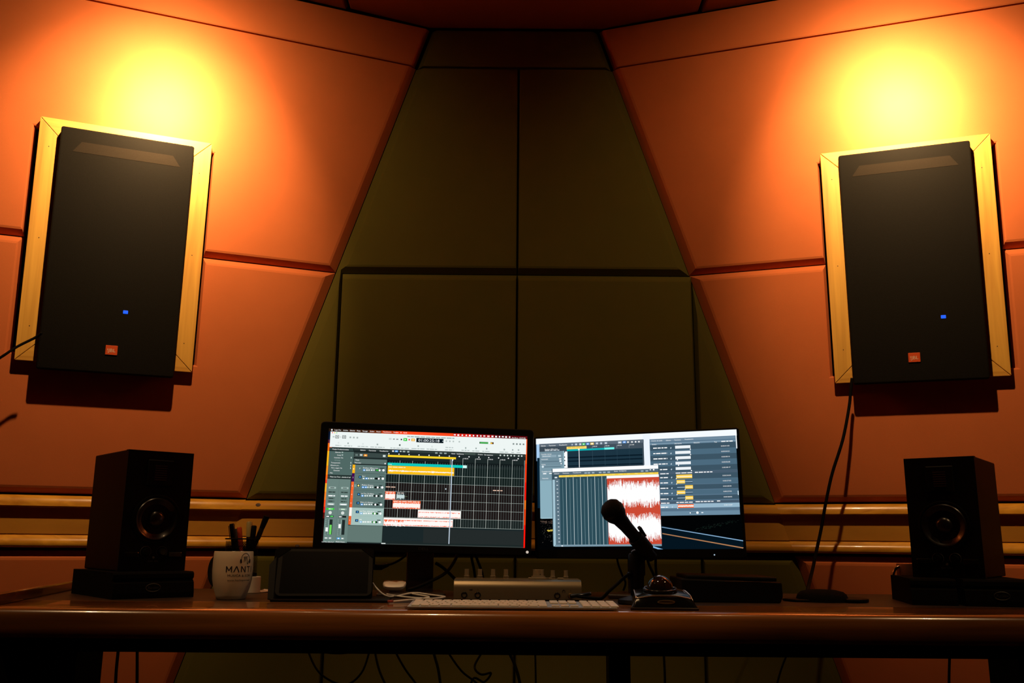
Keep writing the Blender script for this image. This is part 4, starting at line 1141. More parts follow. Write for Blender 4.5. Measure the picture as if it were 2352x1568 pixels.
["w",0.4632,0.7083,0.6696,0.7586,0.5,[0.891,0.759,0.55,0.752,0.71,0.667,0.864,0.781,0.633,0.896,0.895,0.913,0.59,0.896,0.59,0.823,0.959,0.636,0.705,0.941,0.827,0.896,0.562,0.809,0.803,0.928,0.6,0.684,0.758,0.64,0.85,0.885,0.693,0.817,0.712,0.605,0.573,0.871,0.972,0.971,0.838,0.742,0.892,0.752,0.726,0.871,0.76,0.624,0.603,0.705,0.744,0.66,0.928,0.665,0.756,0.712,0.896,0.833,0.947,0.809,0.721,0.891,0.675,0.743,0.563,0.598,0.706,0.917,0.633,0.814,0.886,0.761,0.593,0.612,0.811,0.82,0.595,0.749,0.821,0.605,0.586,0.942,0.934,0.848,0.609,0.941,0.885,0.669,0.577,0.971,0.954,0.919,0.965,0.947,0.587,0.825,0.564,0.709,0.977,0.958,0.698,0.865,0.785,0.763,0.582,0.563,0.615,0.615,0.717,0.645,0.942,0.62,0.653,0.888,0.631,0.714,0.721,0.787,0.858,0.896,0.837,0.621,0.715,0.567,0.599,0.593,0.564,0.888,0.793,0.676,0.861,0.623,0.602,0.973,0.946,0.841,0.83,0.741,0.919,0.889,0.805,0.89,0.978,0.844,0.59,0.564,0.6,0.562,0.958,0.908],[0.903,0.662,0.835,0.877,0.881,0.895,0.728,0.843,0.788,0.664,0.845,0.694,0.894,0.741,0.635,0.675,0.803,0.832,0.951,0.771,0.85,0.97,0.705,0.681,0.589,0.776,0.835,0.634,0.609,0.922,0.555,0.557,0.939,0.682,0.717,0.98,0.732,0.721,0.655,0.934,0.932,0.907,0.772,0.853,0.587,0.664,0.887,0.559,0.803,0.66,0.949,0.727,0.813,0.754,0.611,0.681,0.689,0.967,0.712,0.688,0.76,0.953,0.553,0.575,0.883,0.859,0.954,0.577,0.957,0.732,0.9,0.752,0.706,0.819,0.612,0.592,0.828,0.937,0.852,0.908,0.816,0.94,0.744,0.89,0.956,0.74,0.742,0.856,0.894,0.673,0.586,0.67,0.735,0.564,0.901,0.78,0.625,0.572,0.879,0.851,0.583,0.599,0.75,0.582,0.774,0.776,0.671,0.794,0.646,0.793,0.73,0.686,0.796,0.795,0.69,0.74,0.979,0.835,0.827,0.71,0.968,0.819,0.576,0.876,0.856,0.708,0.783,0.647,0.947,0.753,0.922,0.834,0.598,0.572,0.873,0.864,0.673,0.637,0.885,0.642,0.66,0.87,0.855,0.884,0.806,0.708,0.958,0.946,0.737,0.572],"#fffaf6"],
["r",0.2938,0.7692,0.6354,0.8387,"#fffaf6"],
["r",0.296,0.7854,0.6334,0.8353,"#f85a20"],
["w",0.297,0.7837,0.4003,0.8466,0.5,[0.453,0.708,0.618,0.245,0.229,0.254,0.531,0.297,0.689,0.65,0.961,0.87,0.313,0.441,0.341,0.698,0.627,0.246,0.731,0.445,0.553,0.82,0.39,0.61,0.769,0.965,0.526,0.319,0.231,0.796,0.883,0.742,0.652,0.855,0.57,0.247,0.705,0.841,0.501,0.218,0.331,0.246,0.301,0.505,0.263,0.629,0.839,0.417,0.48,0.947,0.337,0.382,0.66,0.203,0.488,0.943,0.602,0.727,0.902,0.882],[0.318,0.257,0.485,0.596,0.538,0.271,0.845,0.374,0.939,0.509,0.236,0.426,0.292,0.837,0.654,0.49,0.249,0.361,0.534,0.657,0.434,0.745,0.648,0.883,0.425,0.292,0.791,0.581,0.721,0.647,0.445,0.664,0.556,0.937,0.718,0.747,0.975,0.422,0.722,0.56,0.291,0.799,0.393,0.88,0.55,0.889,0.874,0.524,0.89,0.318,0.381,0.578,0.405,0.527,0.642,0.739,0.682,0.242,0.808,0.822],"#fffaf6"],
["w",0.3994,0.7828,0.6324,0.8371,0.5,[0.634,0.597,0.582,0.92,0.787,0.718,0.621,0.583,0.557,0.701,0.69,0.646,0.573,0.69,0.675,0.734,0.884,0.603,0.9,0.622,0.764,0.876,0.682,0.6,0.586,0.81,0.862,0.623,0.746,0.576,0.738,0.631,0.554,0.649,0.689,0.88,0.697,0.795,0.625,0.661,0.833,0.613,0.636,0.715,0.768,0.585,0.589,0.683,0.737,0.913,0.556,0.693,0.825,0.907,0.859,0.874,0.907,0.916,0.616,0.713,0.774,0.725,0.595,0.717,0.713,0.815,0.696,0.633,0.715,0.818,0.776,0.685,0.585,0.83,0.811,0.635,0.825,0.552,0.886,0.893,0.633,0.753,0.687,0.865,0.781,0.84,0.863,0.687,0.863,0.657,0.862,0.896,0.854,0.684,0.731,0.86,0.575,0.65,0.593,0.651,0.848,0.653,0.702,0.907,0.827,0.851,0.857,0.839,0.694,0.839,0.891,0.601,0.803,0.721,0.885,0.584,0.87,0.668,0.89,0.792,0.857,0.818,0.668,0.682,0.742,0.817,0.609,0.694,0.839,0.632,0.615,0.59,0.756,0.855,0.671,0.822,0.758,0.919,0.599,0.701,0.832,0.878,0.777,0.897,0.882,0.806,0.731,0.862,0.664,0.726],[0.906,0.811,0.642,0.627,0.72,0.733,0.857,0.637,0.649,0.884,0.592,0.917,0.779,0.795,0.806,0.79,0.765,0.574,0.731,0.9,0.82,0.656,0.875,0.833,0.805,0.901,0.736,0.606,0.739,0.884,0.809,0.64,0.677,0.707,0.859,0.615,0.611,0.911,0.834,0.555,0.676,0.711,0.702,0.705,0.657,0.582,0.743,0.849,0.812,0.573,0.602,0.762,0.68,0.551,0.628,0.562,0.831,0.765,0.909,0.581,0.734,0.607,0.765,0.597,0.818,0.724,0.683,0.623,0.59,0.812,0.558,0.71,0.908,0.736,0.624,0.745,0.789,0.777,0.825,0.913,0.66,0.911,0.898,0.741,0.904,0.659,0.622,0.905,0.665,0.777,0.803,0.819,0.774,0.708,0.746,0.649,0.821,0.705,0.857,0.658,0.737,0.879,0.684,0.842,0.642,0.771,0.686,0.844,0.792,0.917,0.841,0.776,0.582,0.871,0.892,0.775,0.792,0.564,0.868,0.686,0.851,0.772,0.66,0.671,0.592,0.679,0.644,0.71,0.587,0.658,0.827,0.569,0.822,0.757,0.876,0.727,0.896,0.895,0.671,0.613,0.573,0.767,0.703,0.764,0.891,0.914,0.686,0.745,0.802,0.597],"#fffaf6"],
["r",0.2961,0.4967,0.3179,0.5037,"#f8d0b8"],
["r",0.3214,0.4967,0.3432,0.5037,"#f8d0b8"],
["r",0.8308,0.4975,0.8476,0.5047,"#f8d0b8"],
["r",0.8511,0.4975,0.865,0.5047,"#f8d0b8"],
["r",0.8685,0.4975,0.879,0.5047,"#f8d0b8"],
["p",[[0.59,0.502],[0.5934,0.4939],[0.597,0.5016],[0.5936,0.5098]],"#d8e8f0"],
["r",0.6175,0.2433,0.6219,0.982,"#c4d4e4"],
["p",[[0.6165,0.2355],[0.6276,0.2357],[0.6221,0.2513]],"#e8f0f8"]]
SCREEN_RIGHT = [["r",0,0,1,1,"#020304"],
["r",0.0344,0.8424,0.0389,0.8469,"#3c3c34"],
["r",0.0518,0.8502,0.0529,0.8513,"#4a4640"],
["r",0.0772,0.7831,0.079,0.7849,"#2a2a28"],
["r",0.0694,0.8421,0.0722,0.8449,"#4a4640"],
["r",0.0624,0.7601,0.0667,0.7644,"#2a2a28"],
["r",0.0559,0.8838,0.0576,0.8854,"#1c1c1a"],
["r",0.0853,0.7377,0.0894,0.7419,"#1c1c1a"],
["r",0.0369,0.853,0.0406,0.8567,"#14160c"],
["r",0.0837,0.8117,0.0864,0.8144,"#4a4640"],
["r",0.0863,0.9126,0.0875,0.9138,"#1c1c1a"],
["r",0.0522,0.7825,0.0562,0.7865,"#14160c"],
["r",0.079,0.8171,0.0822,0.8203,"#14160c"],
["r",0.0556,0.814,0.06,0.8184,"#2a2a28"],
["r",0.0681,0.9229,0.0728,0.9276,"#3c3c34"],
["r",0.0648,0.7627,0.0694,0.7674,"#3c3c34"],
["r",0.0831,0.8481,0.0865,0.8515,"#2a2a28"],
["r",0.0882,0.7849,0.0895,0.7862,"#1c1c1a"],
["r",0.0807,0.9356,0.083,0.9379,"#1c1c1a"],
["r",0.0232,0.9161,0.0253,0.9183,"#1c1c1a"],
["r",0.0742,0.9113,0.0775,0.9145,"#1c1c1a"],
["r",0.0721,0.8079,0.0744,0.8102,"#4a4640"],
["r",0.0826,0.9337,0.0845,0.9356,"#4a4640"],
["r",0.0177,0.729,0.021,0.7323,"#1c1c1a"],
["r",0.018,0.7692,0.0202,0.7714,"#14160c"],
["r",0.0368,0.8729,0.039,0.8751,"#3c3c34"],
["r",0.088,0.9163,0.0904,0.9187,"#14160c"],
["r",0.08,0.8098,0.0835,0.8134,"#4a4640"],
["r",0.0261,0.932,0.0282,0.934,"#4a4640"],
["r",0.0639,0.8785,0.0666,0.8812,"#3c3c34"],
["r",0.0351,0.7917,0.0362,0.7928,"#3c3c34"],
["r",0.0475,0.85,0.05,0.8525,"#1c1c1a"],
["r",0.0587,0.7563,0.0615,0.7592,"#3c3c34"],
["r",0.066,0.8026,0.0698,0.8064,"#3c3c34"],
["r",0.0169,0.7403,0.0215,0.745,"#1c1c1a"],
["r",0.0351,0.824,0.0384,0.8273,"#4a4640"],
["r",0.0287,0.7668,0.0329,0.771,"#3c3c34"],
["r",0.0372,0.8933,0.0411,0.8972,"#1c1c1a"],
["r",0.0191,0.8475,0.0213,0.8497,"#2a2a28"],
["r",0.0342,0.8967,0.0365,0.899,"#2a2a28"],
["r",0.0669,0.8647,0.0683,0.8662,"#1c1c1a"],
["r",0.0398,0.7983,0.0425,0.801,"#2a2a28"],
["r",0.0783,0.7642,0.0821,0.7681,"#3c3c34"],
["r",0.0331,0.8475,0.035,0.8494,"#3c3c34"],
["r",0.0258,0.8393,0.0281,0.8415,"#2a2a28"],
["r",0.0781,0.8492,0.0804,0.8515,"#3c3c34"],
["r",0.076,0.7466,0.0783,0.7489,"#4a4640"],
["r",0.0256,0.7893,0.0284,0.7921,"#3c3c34"],
["r",0.0625,0.7895,0.0651,0.7921,"#4a4640"],
["r",0.083,0.7615,0.0858,0.7644,"#1c1c1a"],
["r",0.078,0.8592,0.0807,0.8619,"#4a4640"],
["r",0.0875,0.9227,0.0886,0.9238,"#2a2a28"],
["r",0.0511,0.8863,0.0557,0.8909,"#4a4640"],
["r",0.0579,0.9147,0.0621,0.9189,"#1c1c1a"],
["r",0.0865,0.754,0.0877,0.7552,"#2a2a28"],
["r",0.0834,0.8741,0.0877,0.8784,"#2a2a28"],
["r",0.0827,0.8497,0.0856,0.8525,"#1c1c1a"],
["r",0.0257,0.8337,0.0293,0.8372,"#2a2a28"],
["r",0.055,0.8153,0.0564,0.8167,"#4a4640"],
["r",0.0278,0.9318,0.0306,0.9346,"#4a4640"],
["r",0.0735,0.8025,0.075,0.804,"#2a2a28"],
["r",0.0804,0.7537,0.0844,0.7578,"#2a2a28"],
["r",0.0851,0.8975,0.0879,0.9003,"#1c1c1a"],
["r",0.0583,0.8125,0.0602,0.8145,"#3c3c34"],
["r",0.0621,0.8375,0.0649,0.8403,"#1c1c1a"],
["r",0.072,0.7288,0.0759,0.7328,"#1c1c1a"],
["r",0.0186,0.738,0.0233,0.7428,"#14160c"],
["r",0.0779,0.7467,0.0808,0.7496,"#4a4640"],
["r",0.0268,0.7428,0.0303,0.7463,"#14160c"],
["r",0.0593,0.8042,0.064,0.8089,"#2a2a28"],
["r",0.0469,0.7549,0.0507,0.7587,"#1c1c1a"],
["r",0.0432,0.7448,0.0445,0.746,"#2a2a28"],
["r",0.0511,0.8648,0.0535,0.8672,"#4a4640"],
["r",0.0757,0.8592,0.077,0.8605,"#14160c"],
["r",0.0636,0.8878,0.0662,0.8903,"#3c3c34"],
["r",0.0674,0.8253,0.0693,0.8271,"#2a2a28"],
["r",0.037,0.852,0.0388,0.8539,"#14160c"],
["r",0.0247,0.7335,0.0272,0.736,"#3c3c34"],
["r",0.0833,0.8943,0.0848,0.8958,"#3c3c34"],
["r",0.0687,0.925,0.0727,0.929,"#4a4640"],
["r",0.0664,0.8823,0.0694,0.8853,"#4a4640"],
["r",0.0768,0.8788,0.0784,0.8804,"#14160c"],
["r",0.0719,0.7378,0.0751,0.741,"#1c1c1a"],
["r",0.0646,0.8074,0.0669,0.8097,"#1c1c1a"],
["r",0.0776,0.7339,0.0811,0.7375,"#1c1c1a"],
["r",0.0793,0.9278,0.0815,0.93,"#4a4640"],
["r",0.0252,0.9368,0.0281,0.9397,"#4a4640"],
["r",0.0678,0.7509,0.0723,0.7555,"#1c1c1a"],
["r",0.0207,0.796,0.0224,0.7978,"#4a4640"],
["r",0.0243,0.9373,0.0271,0.94,"#2a2a28"],
["r",0.0694,0.9258,0.0718,0.9282,"#3c3c34"],
["r",0.0454,0.8018,0.05,0.8065,"#14160c"],
["r",0.0434,0.7776,0.0476,0.7818,"#14160c"],
["r",0.0871,0.816,0.091,0.8198,"#4a4640"],
["r",0.0661,0.837,0.0678,0.8387,"#14160c"],
["r",0.0475,0.9142,0.0489,0.9156,"#2a2a28"],
["r",0.0728,0.9204,0.0774,0.9249,"#4a4640"],
["r",0.0609,0.9082,0.063,0.9102,"#2a2a28"],
["r",0.0318,0.8511,0.0363,0.8556,"#3c3c34"],
["r",0.0791,0.8415,0.0826,0.8451,"#3c3c34"],
["r",0.0796,0.8535,0.0828,0.8567,"#4a4640"],
["r",0.0354,0.7737,0.0375,0.7758,"#1c1c1a"],
["r",0.0746,0.7708,0.077,0.7732,"#4a4640"],
["r",0.0414,0.8906,0.044,0.8932,"#2a2a28"],
["r",0.0685,0.8756,0.0712,0.8783,"#2a2a28"],
["r",0.0788,0.9007,0.0799,0.9018,"#4a4640"],
["r",0.0879,0.744,0.0919,0.748,"#14160c"],
["r",0.0798,0.7383,0.0841,0.7427,"#2a2a28"],
["r",0.0651,0.8914,0.0697,0.8959,"#1c1c1a"],
["r",0.0784,0.7795,0.0823,0.7835,"#2a2a28"],
["r",0.0274,0.8586,0.0318,0.863,"#1c1c1a"],
["r",0.0368,0.9095,0.0386,0.9112,"#3c3c34"],
["r",0.0246,0.8956,0.026,0.897,"#1c1c1a"],
["r",0.0771,0.7899,0.0798,0.7927,"#3c3c34"],
["r",0.0699,0.7993,0.0722,0.8016,"#1c1c1a"],
["r",0.0487,0.8303,0.0522,0.8338,"#2a2a28"],
["r",0.071,0.8314,0.0741,0.8345,"#2a2a28"],
["r",0.0248,0.7856,0.0263,0.7871,"#14160c"],
["r",0.0829,0.9188,0.0859,0.9217,"#1c1c1a"],
["r",0.0686,0.8708,0.0725,0.8746,"#3c3c34"],
["r",0.0391,0.87,0.0406,0.8715,"#3c3c34"],
["r",0.0853,0.7999,0.0883,0.8029,"#4a4640"],
["r",0.0251,0.8318,0.0264,0.833,"#3c3c34"],
["r",0.0392,0.8809,0.0427,0.8843,"#2a2a28"],
["r",0.0691,0.7599,0.0734,0.7643,"#3c3c34"],
["r",0.0635,0.7543,0.0651,0.7559,"#4a4640"],
["r",0.0419,0.8794,0.0445,0.882,"#4a4640"],
["r",0.0378,0.7673,0.04,0.7695,"#14160c"],
["r",0.0282,0.7422,0.0321,0.7461,"#2a2a28"],
["r",0.0574,0.8835,0.0588,0.8849,"#3c3c34"],
["r",0.0351,0.7391,0.0363,0.7403,"#2a2a28"],
["r",0.0529,0.7802,0.0553,0.7826,"#4a4640"],
["r",0.0409,0.8129,0.045,0.817,"#4a4640"],
["r",0.0219,0.8326,0.0236,0.8342,"#1c1c1a"],
["r",0.0606,0.8713,0.0645,0.8753,"#4a4640"],
["r",0.069,0.7674,0.0721,0.7705,"#2a2a28"],
["r",0.0655,0.8107,0.0687,0.8139,"#2a2a28"],
["r",0.0272,0.8117,0.0303,0.8148,"#2a2a28"],
["r",0.0282,0.7655,0.0306,0.7679,"#3c3c34"],
["r",0.0395,0.9048,0.0439,0.9091,"#14160c"],
["r",0.0857,0.8092,0.0901,0.8136,"#4a4640"],
["r",0.0395,0.8327,0.0431,0.8363,"#4a4640"],
["r",0.04,0.9085,0.0412,0.9096,"#14160c"],
["r",0.0313,0.8612,0.0352,0.8651,"#1c1c1a"],
["r",0.0652,0.8317,0.0686,0.8351,"#4a4640"],
["r",0.0324,0.8922,0.0336,0.8934,"#2a2a28"],
["r",0.0539,0.8639,0.0554,0.8653,"#14160c"],
["r",0.0382,0.8662,0.0397,0.8677,"#2a2a28"],
["r",0.0751,0.8593,0.0762,0.8605,"#1c1c1a"],
["r",0.0621,0.8347,0.0651,0.8377,"#14160c"],
["r",0.0841,0.7966,0.0878,0.8003,"#3c3c34"],
["r",0.0562,0.8357,0.0617,0.8401,"#c8b040"],
["r",0.0794,0.8304,0.0837,0.8348,"#c8b040"],
["r",0.088,0.8307,0.0927,0.8351,"#c8b040"],
["r",0.0701,0.823,0.073,0.8274,"#c8b040"],
["r",0.0846,0.8291,0.0891,0.8335,"#a89038"],
["r",0.0787,0.8277,0.0834,0.8321,"#e0c858"],
["r",0.0702,0.8218,0.075,0.8262,"#e0c858"],
["r",0.0668,0.8246,0.0736,0.829,"#e0c858"],
["r",0.0611,0.8348,0.0659,0.8392,"#a89038"],
["r",0.0746,0.8239,0.0772,0.8283,"#c8b040"],
["r",0.0611,0.8281,0.0678,0.8325,"#e0c858"],
["r",0.0585,0.8263,0.062,0.8307,"#a89038"],
["r",0.0709,0.8303,0.0743,0.8347,"#e0c858"],
["r",0.0575,0.8304,0.0605,0.8348,"#c8b040"],
["r",0.0669,0.8265,0.0697,0.8309,"#e0c858"],
["r",0.0528,0.8299,0.0573,0.8343,"#c8b040"],
["r",0.0871,0.8312,0.0909,0.8356,"#a89038"],
["r",0.0697,0.8239,0.0753,0.8283,"#a89038"],
["r",0.0872,0.8271,0.0937,0.8316,"#a89038"],
["r",0.0619,0.8338,0.0667,0.8383,"#a89038"],
["r",0.0703,0.8293,0.0731,0.8337,"#a89038"],
["r",0.0759,0.8254,0.079,0.8298,"#e0c858"],
["r",0.0681,0.8231,0.0737,0.8275,"#c8b040"],
["r",0.0519,0.8256,0.0554,0.83,"#c8b040"],
["r",0.07,0.8242,0.075,0.8286,"#a89038"],
["r",0.0589,0.8369,0.0638,0.8413,"#a89038"],
["r",0.0875,0.8319,0.0903,0.8363,"#a89038"],
["r",0.0808,0.8287,0.0853,0.8331,"#a89038"],
["r",0.0581,0.8292,0.0632,0.8336,"#e0c858"],
["r",0.0642,0.832,0.0712,0.8364,"#c8b040"],
["r",0.0843,0.8314,0.0888,0.8358,"#e0c858"],
["r",0.0651,0.8249,0.0715,0.8293,"#a89038"],
["r",0.06,0.834,0.0649,0.8384,"#a89038"],
["r",0.0836,0.8265,0.0897,0.8309,"#e0c858"],
["r",0.0787,0.8334,0.0816,0.8378,"#c8b040"],
["r",0.0791,0.8204,0.0839,0.8248,"#e0c858"],
["r",0.0778,0.8217,0.0815,0.8261,"#e0c858"],
["r",0.0531,0.8328,0.056,0.8372,"#a89038"],
["r",0.0866,0.8292,0.0908,0.8336,"#a89038"],
["r",0.0508,0.8273,0.0572,0.8317,"#c8b040"],
["r",0.0643,0.8268,0.0691,0.8312,"#e0c858"],
["r",0.0592,0.8329,0.0665,0.8373,"#e0c858"],
["r",0.0566,0.8374,0.0598,0.8418,"#a89038"],
["r",0.0893,0.8216,0.0946,0.826,"#a89038"],
["r",0.0711,0.8341,0.0752,0.8385,"#e0c858"],
["r",0.082,0.8262,0.0876,0.8306,"#c8b040"],
["r",0.0837,0.821,0.0864,0.8253,"#c8b040"],
["r",0.0588,0.8358,0.0619,0.8402,"#a89038"],
["r",0.0668,0.8336,0.0727,0.838,"#c8b040"],
["r",0.0765,0.8312,0.0832,0.8356,"#a89038"],
["r",0.0669,0.8313,0.0732,0.8357,"#a89038"],
["r",0.0842,0.8276,0.0906,0.832,"#c8b040"],
["r",0.0554,0.8239,0.0594,0.8283,"#e0c858"],
["r",0.0538,0.8289,0.0588,0.8333,"#c8b040"],
["r",0.0877,0.8283,0.0921,0.8327,"#e0c858"],
["r",0.0535,0.8314,0.0573,0.8358,"#c8b040"],
["r",0.0642,0.8285,0.0672,0.8329,"#c8b040"],
["r",0.0638,0.833,0.0674,0.8374,"#c8b040"],
["r",0.0858,0.8328,0.0913,0.8372,"#e0c858"],
["r",0.0722,0.827,0.0793,0.8315,"#e0c858"],
["r",0.0701,0.7553,0.0798,0.759,"#5c4a40"],
["r",0.0426,0.7572,0.0461,0.7608,"#4a3c34"],
["r",0.026,0.7457,0.0353,0.7494,"#5c4a40"],
["r",0.0444,0.7452,0.0515,0.7488,"#4a3c34"],
["r",0.0583,0.7503,0.0651,0.754,"#5c4a40"],
["r",0.0424,0.7483,0.0521,0.7519,"#4a3c34"],
["r",0.0214,0.7503,0.028,0.7539,"#4a3c34"],
["r",0.0274,0.7547,0.0374,0.7583,"#5c4a40"],
["r",0.0719,0.7666,0.0823,0.7703,"#5c4a40"],
["r",0.0697,0.7541,0.0807,0.7578,"#5c4a40"],
["r",0.0458,0.7562,0.052,0.7598,"#5c4a40"],
["r",0.0319,0.7542,0.0426,0.7579,"#5c4a40"],
["r",0.0587,0.7653,0.0662,0.7689,"#4a3c34"],
["r",0.0231,0.7556,0.0308,0.7592,"#4a3c34"],
["r",0.07,0.7443,0.0814,0.748,"#5c4a40"],
["r",0.0361,0.7657,0.0424,0.7694,"#30282a"],
["r",0.0174,0.7476,0.0207,0.7511,"#5c4a40"],
["r",0.0677,0.7633,0.0759,0.7669,"#4a3c34"],
["r",0.0414,0.7497,0.0502,0.7534,"#5c4a40"],
["r",0.0395,0.7497,0.0431,0.7532,"#5c4a40"],
["r",0.0178,0.7661,0.0224,0.7697,"#30282a"],
["r",0.0296,0.7466,0.0392,0.7503,"#5c4a40"],
["r",0.045,0.7628,0.0528,0.7664,"#5c4a40"],
["r",0.0163,0.7443,0.0236,0.748,"#4a3c34"],
["r",0.0673,0.7649,0.0743,0.7685,"#30282a"],
["r",0.0591,0.7637,0.0704,0.7674,"#30282a"],
["r",0.0394,0.7556,0.044,0.7592,"#4a3c34"],
["r",0.0196,0.7466,0.0298,0.7503,"#4a3c34"],
["r",0.039,0.7518,0.046,0.7554,"#5c4a40"],
["r",0.0418,0.7657,0.0463,0.7693,"#5c4a40"],
["r",0.7877,0.8303,0.7919,0.8336,"#18201c"],
["r",0.9539,0.7639,0.9601,0.7673,"#0c1410"],
["r",0.8607,0.8106,0.8692,0.814,"#0c1410"],
["r",0.8439,0.7988,0.8497,0.8021,"#18201c"],
["r",0.8305,0.8197,0.8357,0.823,"#18201c"],
["r",0.8288,0.8284,0.8375,0.8317,"#14241e"],
["r",0.8935,0.7866,0.8988,0.79,"#18201c"],
["r",0.9435,0.7647,0.9474,0.768,"#0c1410"],
["r",0.8933,0.7938,0.8967,0.7971,"#0c1410"],
["r",0.9685,0.7784,0.9738,0.7818,"#18201c"],
["r",0.8564,0.809,0.8601,0.8124,"#18201c"],
["r",0.9414,0.7817,0.9452,0.7851,"#18201c"],
["r",0.9084,0.7846,0.9114,0.7879,"#101c18"],
["r",0.8419,0.8101,0.8456,0.8135,"#101c18"],
["r",0.8733,0.7935,0.8785,0.7969,"#0c1410"],
["r",0.8174,0.8124,0.8209,0.8157,"#14241e"],
["r",0.9543,0.784,0.957,0.7873,"#14241e"],
["r",0.9788,0.7645,0.9837,0.7678,"#18201c"],
["r",0.8109,0.8329,0.8183,0.8362,"#18201c"],
["r",0.8823,0.801,0.8878,0.8044,"#18201c"],
["r",0.921,0.7835,0.9295,0.7869,"#101c18"],
["r",0.8474,0.8299,0.8521,0.8333,"#101c18"],
["r",0.807,0.8213,0.8136,0.8247,"#101c18"],
["r",0.7821,0.8409,0.7899,0.8443,"#14241e"],
["r",0.8855,0.7941,0.8916,0.7974,"#18201c"],
["r",0.8425,0.8111,0.8481,0.8144,"#14241e"],
["r",0.8993,0.8,0.9068,0.8034,"#14241e"],
["r",0.9493,0.7748,0.958,0.7781,"#14241e"],
["r",0.8165,0.8214,0.8256,0.8248,"#101c18"],
["r",0.8482,0.8197,0.8539,0.823,"#101c18"],
["r",0.9607,0.7694,0.9672,0.7727,"#0c1410"],
["r",0.8577,0.8135,0.8622,0.8168,"#101c18"],
["r",0.9313,0.7909,0.9362,0.7942,"#101c18"],
["r",0.789,0.8281,0.7965,0.8314,"#18201c"],
["r",0.9048,0.7854,0.9106,0.7888,"#18201c"],
["r",0.8747,0.8138,0.878,0.8171,"#18201c"],
["r",0.7957,0.8272,0.8024,0.8306,"#101c18"],
["r",0.9308,0.7762,0.9347,0.7795,"#0c1410"],
["r",0.8934,0.8033,0.9008,0.8067,"#101c18"],
["r",0.8671,0.8006,0.8754,0.804,"#18201c"],
["r",0.8073,0.8201,0.8135,0.8234,"#0c1410"],
["r",0.9339,0.7727,0.9367,0.776,"#14241e"],
["r",0.849,0.8245,0.8547,0.8279,"#101c18"],
["r",0.8511,0.8114,0.8578,0.8148,"#14241e"],
["r",0.8445,0.8204,0.8516,0.8237,"#0c1410"],
["r",0.8046,0.842,0.8094,0.8453,"#0c1410"],
["r",0.8538,0.8208,0.8571,0.8241,"#14241e"],
["r",0.9114,0.7888,0.916,0.7921,"#18201c"],
["r",0.9384,0.7728,0.9467,0.7762,"#101c18"],
["r",0.8696,0.7935,0.8753,0.7968,"#18201c"],
["r",0.849,0.8243,0.8551,0.8277,"#101c18"],
["r",0.8787,0.8018,0.885,0.8052,"#14241e"],
["r",0.8876,0.8026,0.8961,0.806,"#101c18"],
["r",0.8693,0.8171,0.8759,0.8205,"#18201c"],
["r",0.9284,0.786,0.9369,0.7894,"#0c1410"],
["r",0.949,0.7826,0.9536,0.7859,"#0c1410"],
["r",0.8299,0.826,0.8369,0.8293,"#0c1410"],
["r",0.8179,0.8174,0.8224,0.8208,"#14241e"],
["r",0.8347,0.8184,0.8381,0.8217,"#101c18"],
["r",0.8232,0.8113,0.829,0.8146,"#101c18"],
["r",0.825,0.8279,0.8288,0.8313,"#18201c"],
["r",0.8865,0.7906,0.891,0.794,"#14241e"],
["r",0.7997,0.8452,0.8055,0.8485,"#101c18"],
["r",0.843,0.826,0.8471,0.8293,"#18201c"],
["r",0.8609,0.8159,0.8647,0.8192,"#18201c"],
["r",0.8499,0.8186,0.8533,0.8219,"#101c18"],
["r",0.9342,0.7811,0.9423,0.7845,"#18201c"],
["r",0.8314,0.8103,0.8382,0.8136,"#0c1410"],
["r",0.9251,0.7931,0.9314,0.7964,"#14241e"],
["r",0.8962,0.81,0.9036,0.8134,"#14241e"],
["p",[[0.6249,0.8017],[1.0012,0.9282],[1.0,1.0],[0.6281,1.0013],[0.5525,0.9718],[0.6242,0.8974]],"#04141f"],
["p",[[0.6248,0.8109],[1.0003,0.9314],[1.0001,0.9386],[0.6248,0.8167]],"#8cb4d8"],
["p",[[0.6268,0.8642],[0.9998,0.9889],[0.997,0.9976],[0.6267,0.8725]],"#b07c54"],
["p",[[0.5535,0.9701],[0.5725,0.9701],[0.629,1.0013],[0.6045,1.0014]],"#8cc0ec"],
["r",0.0015,0.0235,0.0251,0.205,"#a8ccf0"],
["r",0.0042,0.1761,0.0249,0.6301,"#0a2436"],
["r",0,0,1,0.052,"#f6fbff"],
["r",0.5496,0.006,0.5876,0.2798,"#eef6ff"],
["r",0.0171,0.0489,0.5528,0.276,"#42505c"],
["r",0.0171,0.0508,0.5538,0.0779,"#5c6a78"],
["t",0.0266,0.0508,0.0673,0.0121,"Edición","#ffffff"],
["t",0.069,0.1031,0.0667,0.012,"Funciones","#ffffff"],
["t",0.1212,0.1635,0.0659,0.012,"Visualización","#ffffff"],
["r",0.1845,0.0585,0.1962,0.0778,"#76889a"],
["r",0.1887,0.0644,0.1919,0.0719,"#ffffff"],
["r",0.2044,0.0573,0.2171,0.0765,"#a0b0c0"],
["r",0.2086,0.0631,0.2129,0.0707,"#ffffff"],
["r",0.2264,0.058,0.238,0.0771,"#b0c0cc"],
["r",0.2306,0.0638,0.2338,0.0713,"#ffffff"],
["r",0.242,0.0582,0.2578,0.0777,"#2cc860"],
["r",0.2462,0.064,0.2536,0.0719,"#ffffff"],
["r",0.2628,0.0579,0.2795,0.0774,"#4c94e8"],
["r",0.267,0.0637,0.2753,0.0717,"#ffffff"],
["r",0.2846,0.0577,0.3022,0.0773,"#f8d468"],
["r",0.2887,0.0635,0.2981,0.0715,"#ffffff"],
["r",0.3119,0.0571,0.3249,0.0762,"#9cacbc"],
["r",0.3161,0.0628,0.3207,0.0705,"#ffffff"],
["r",0.334,0.0578,0.3454,0.0768,"#9cacbc"],
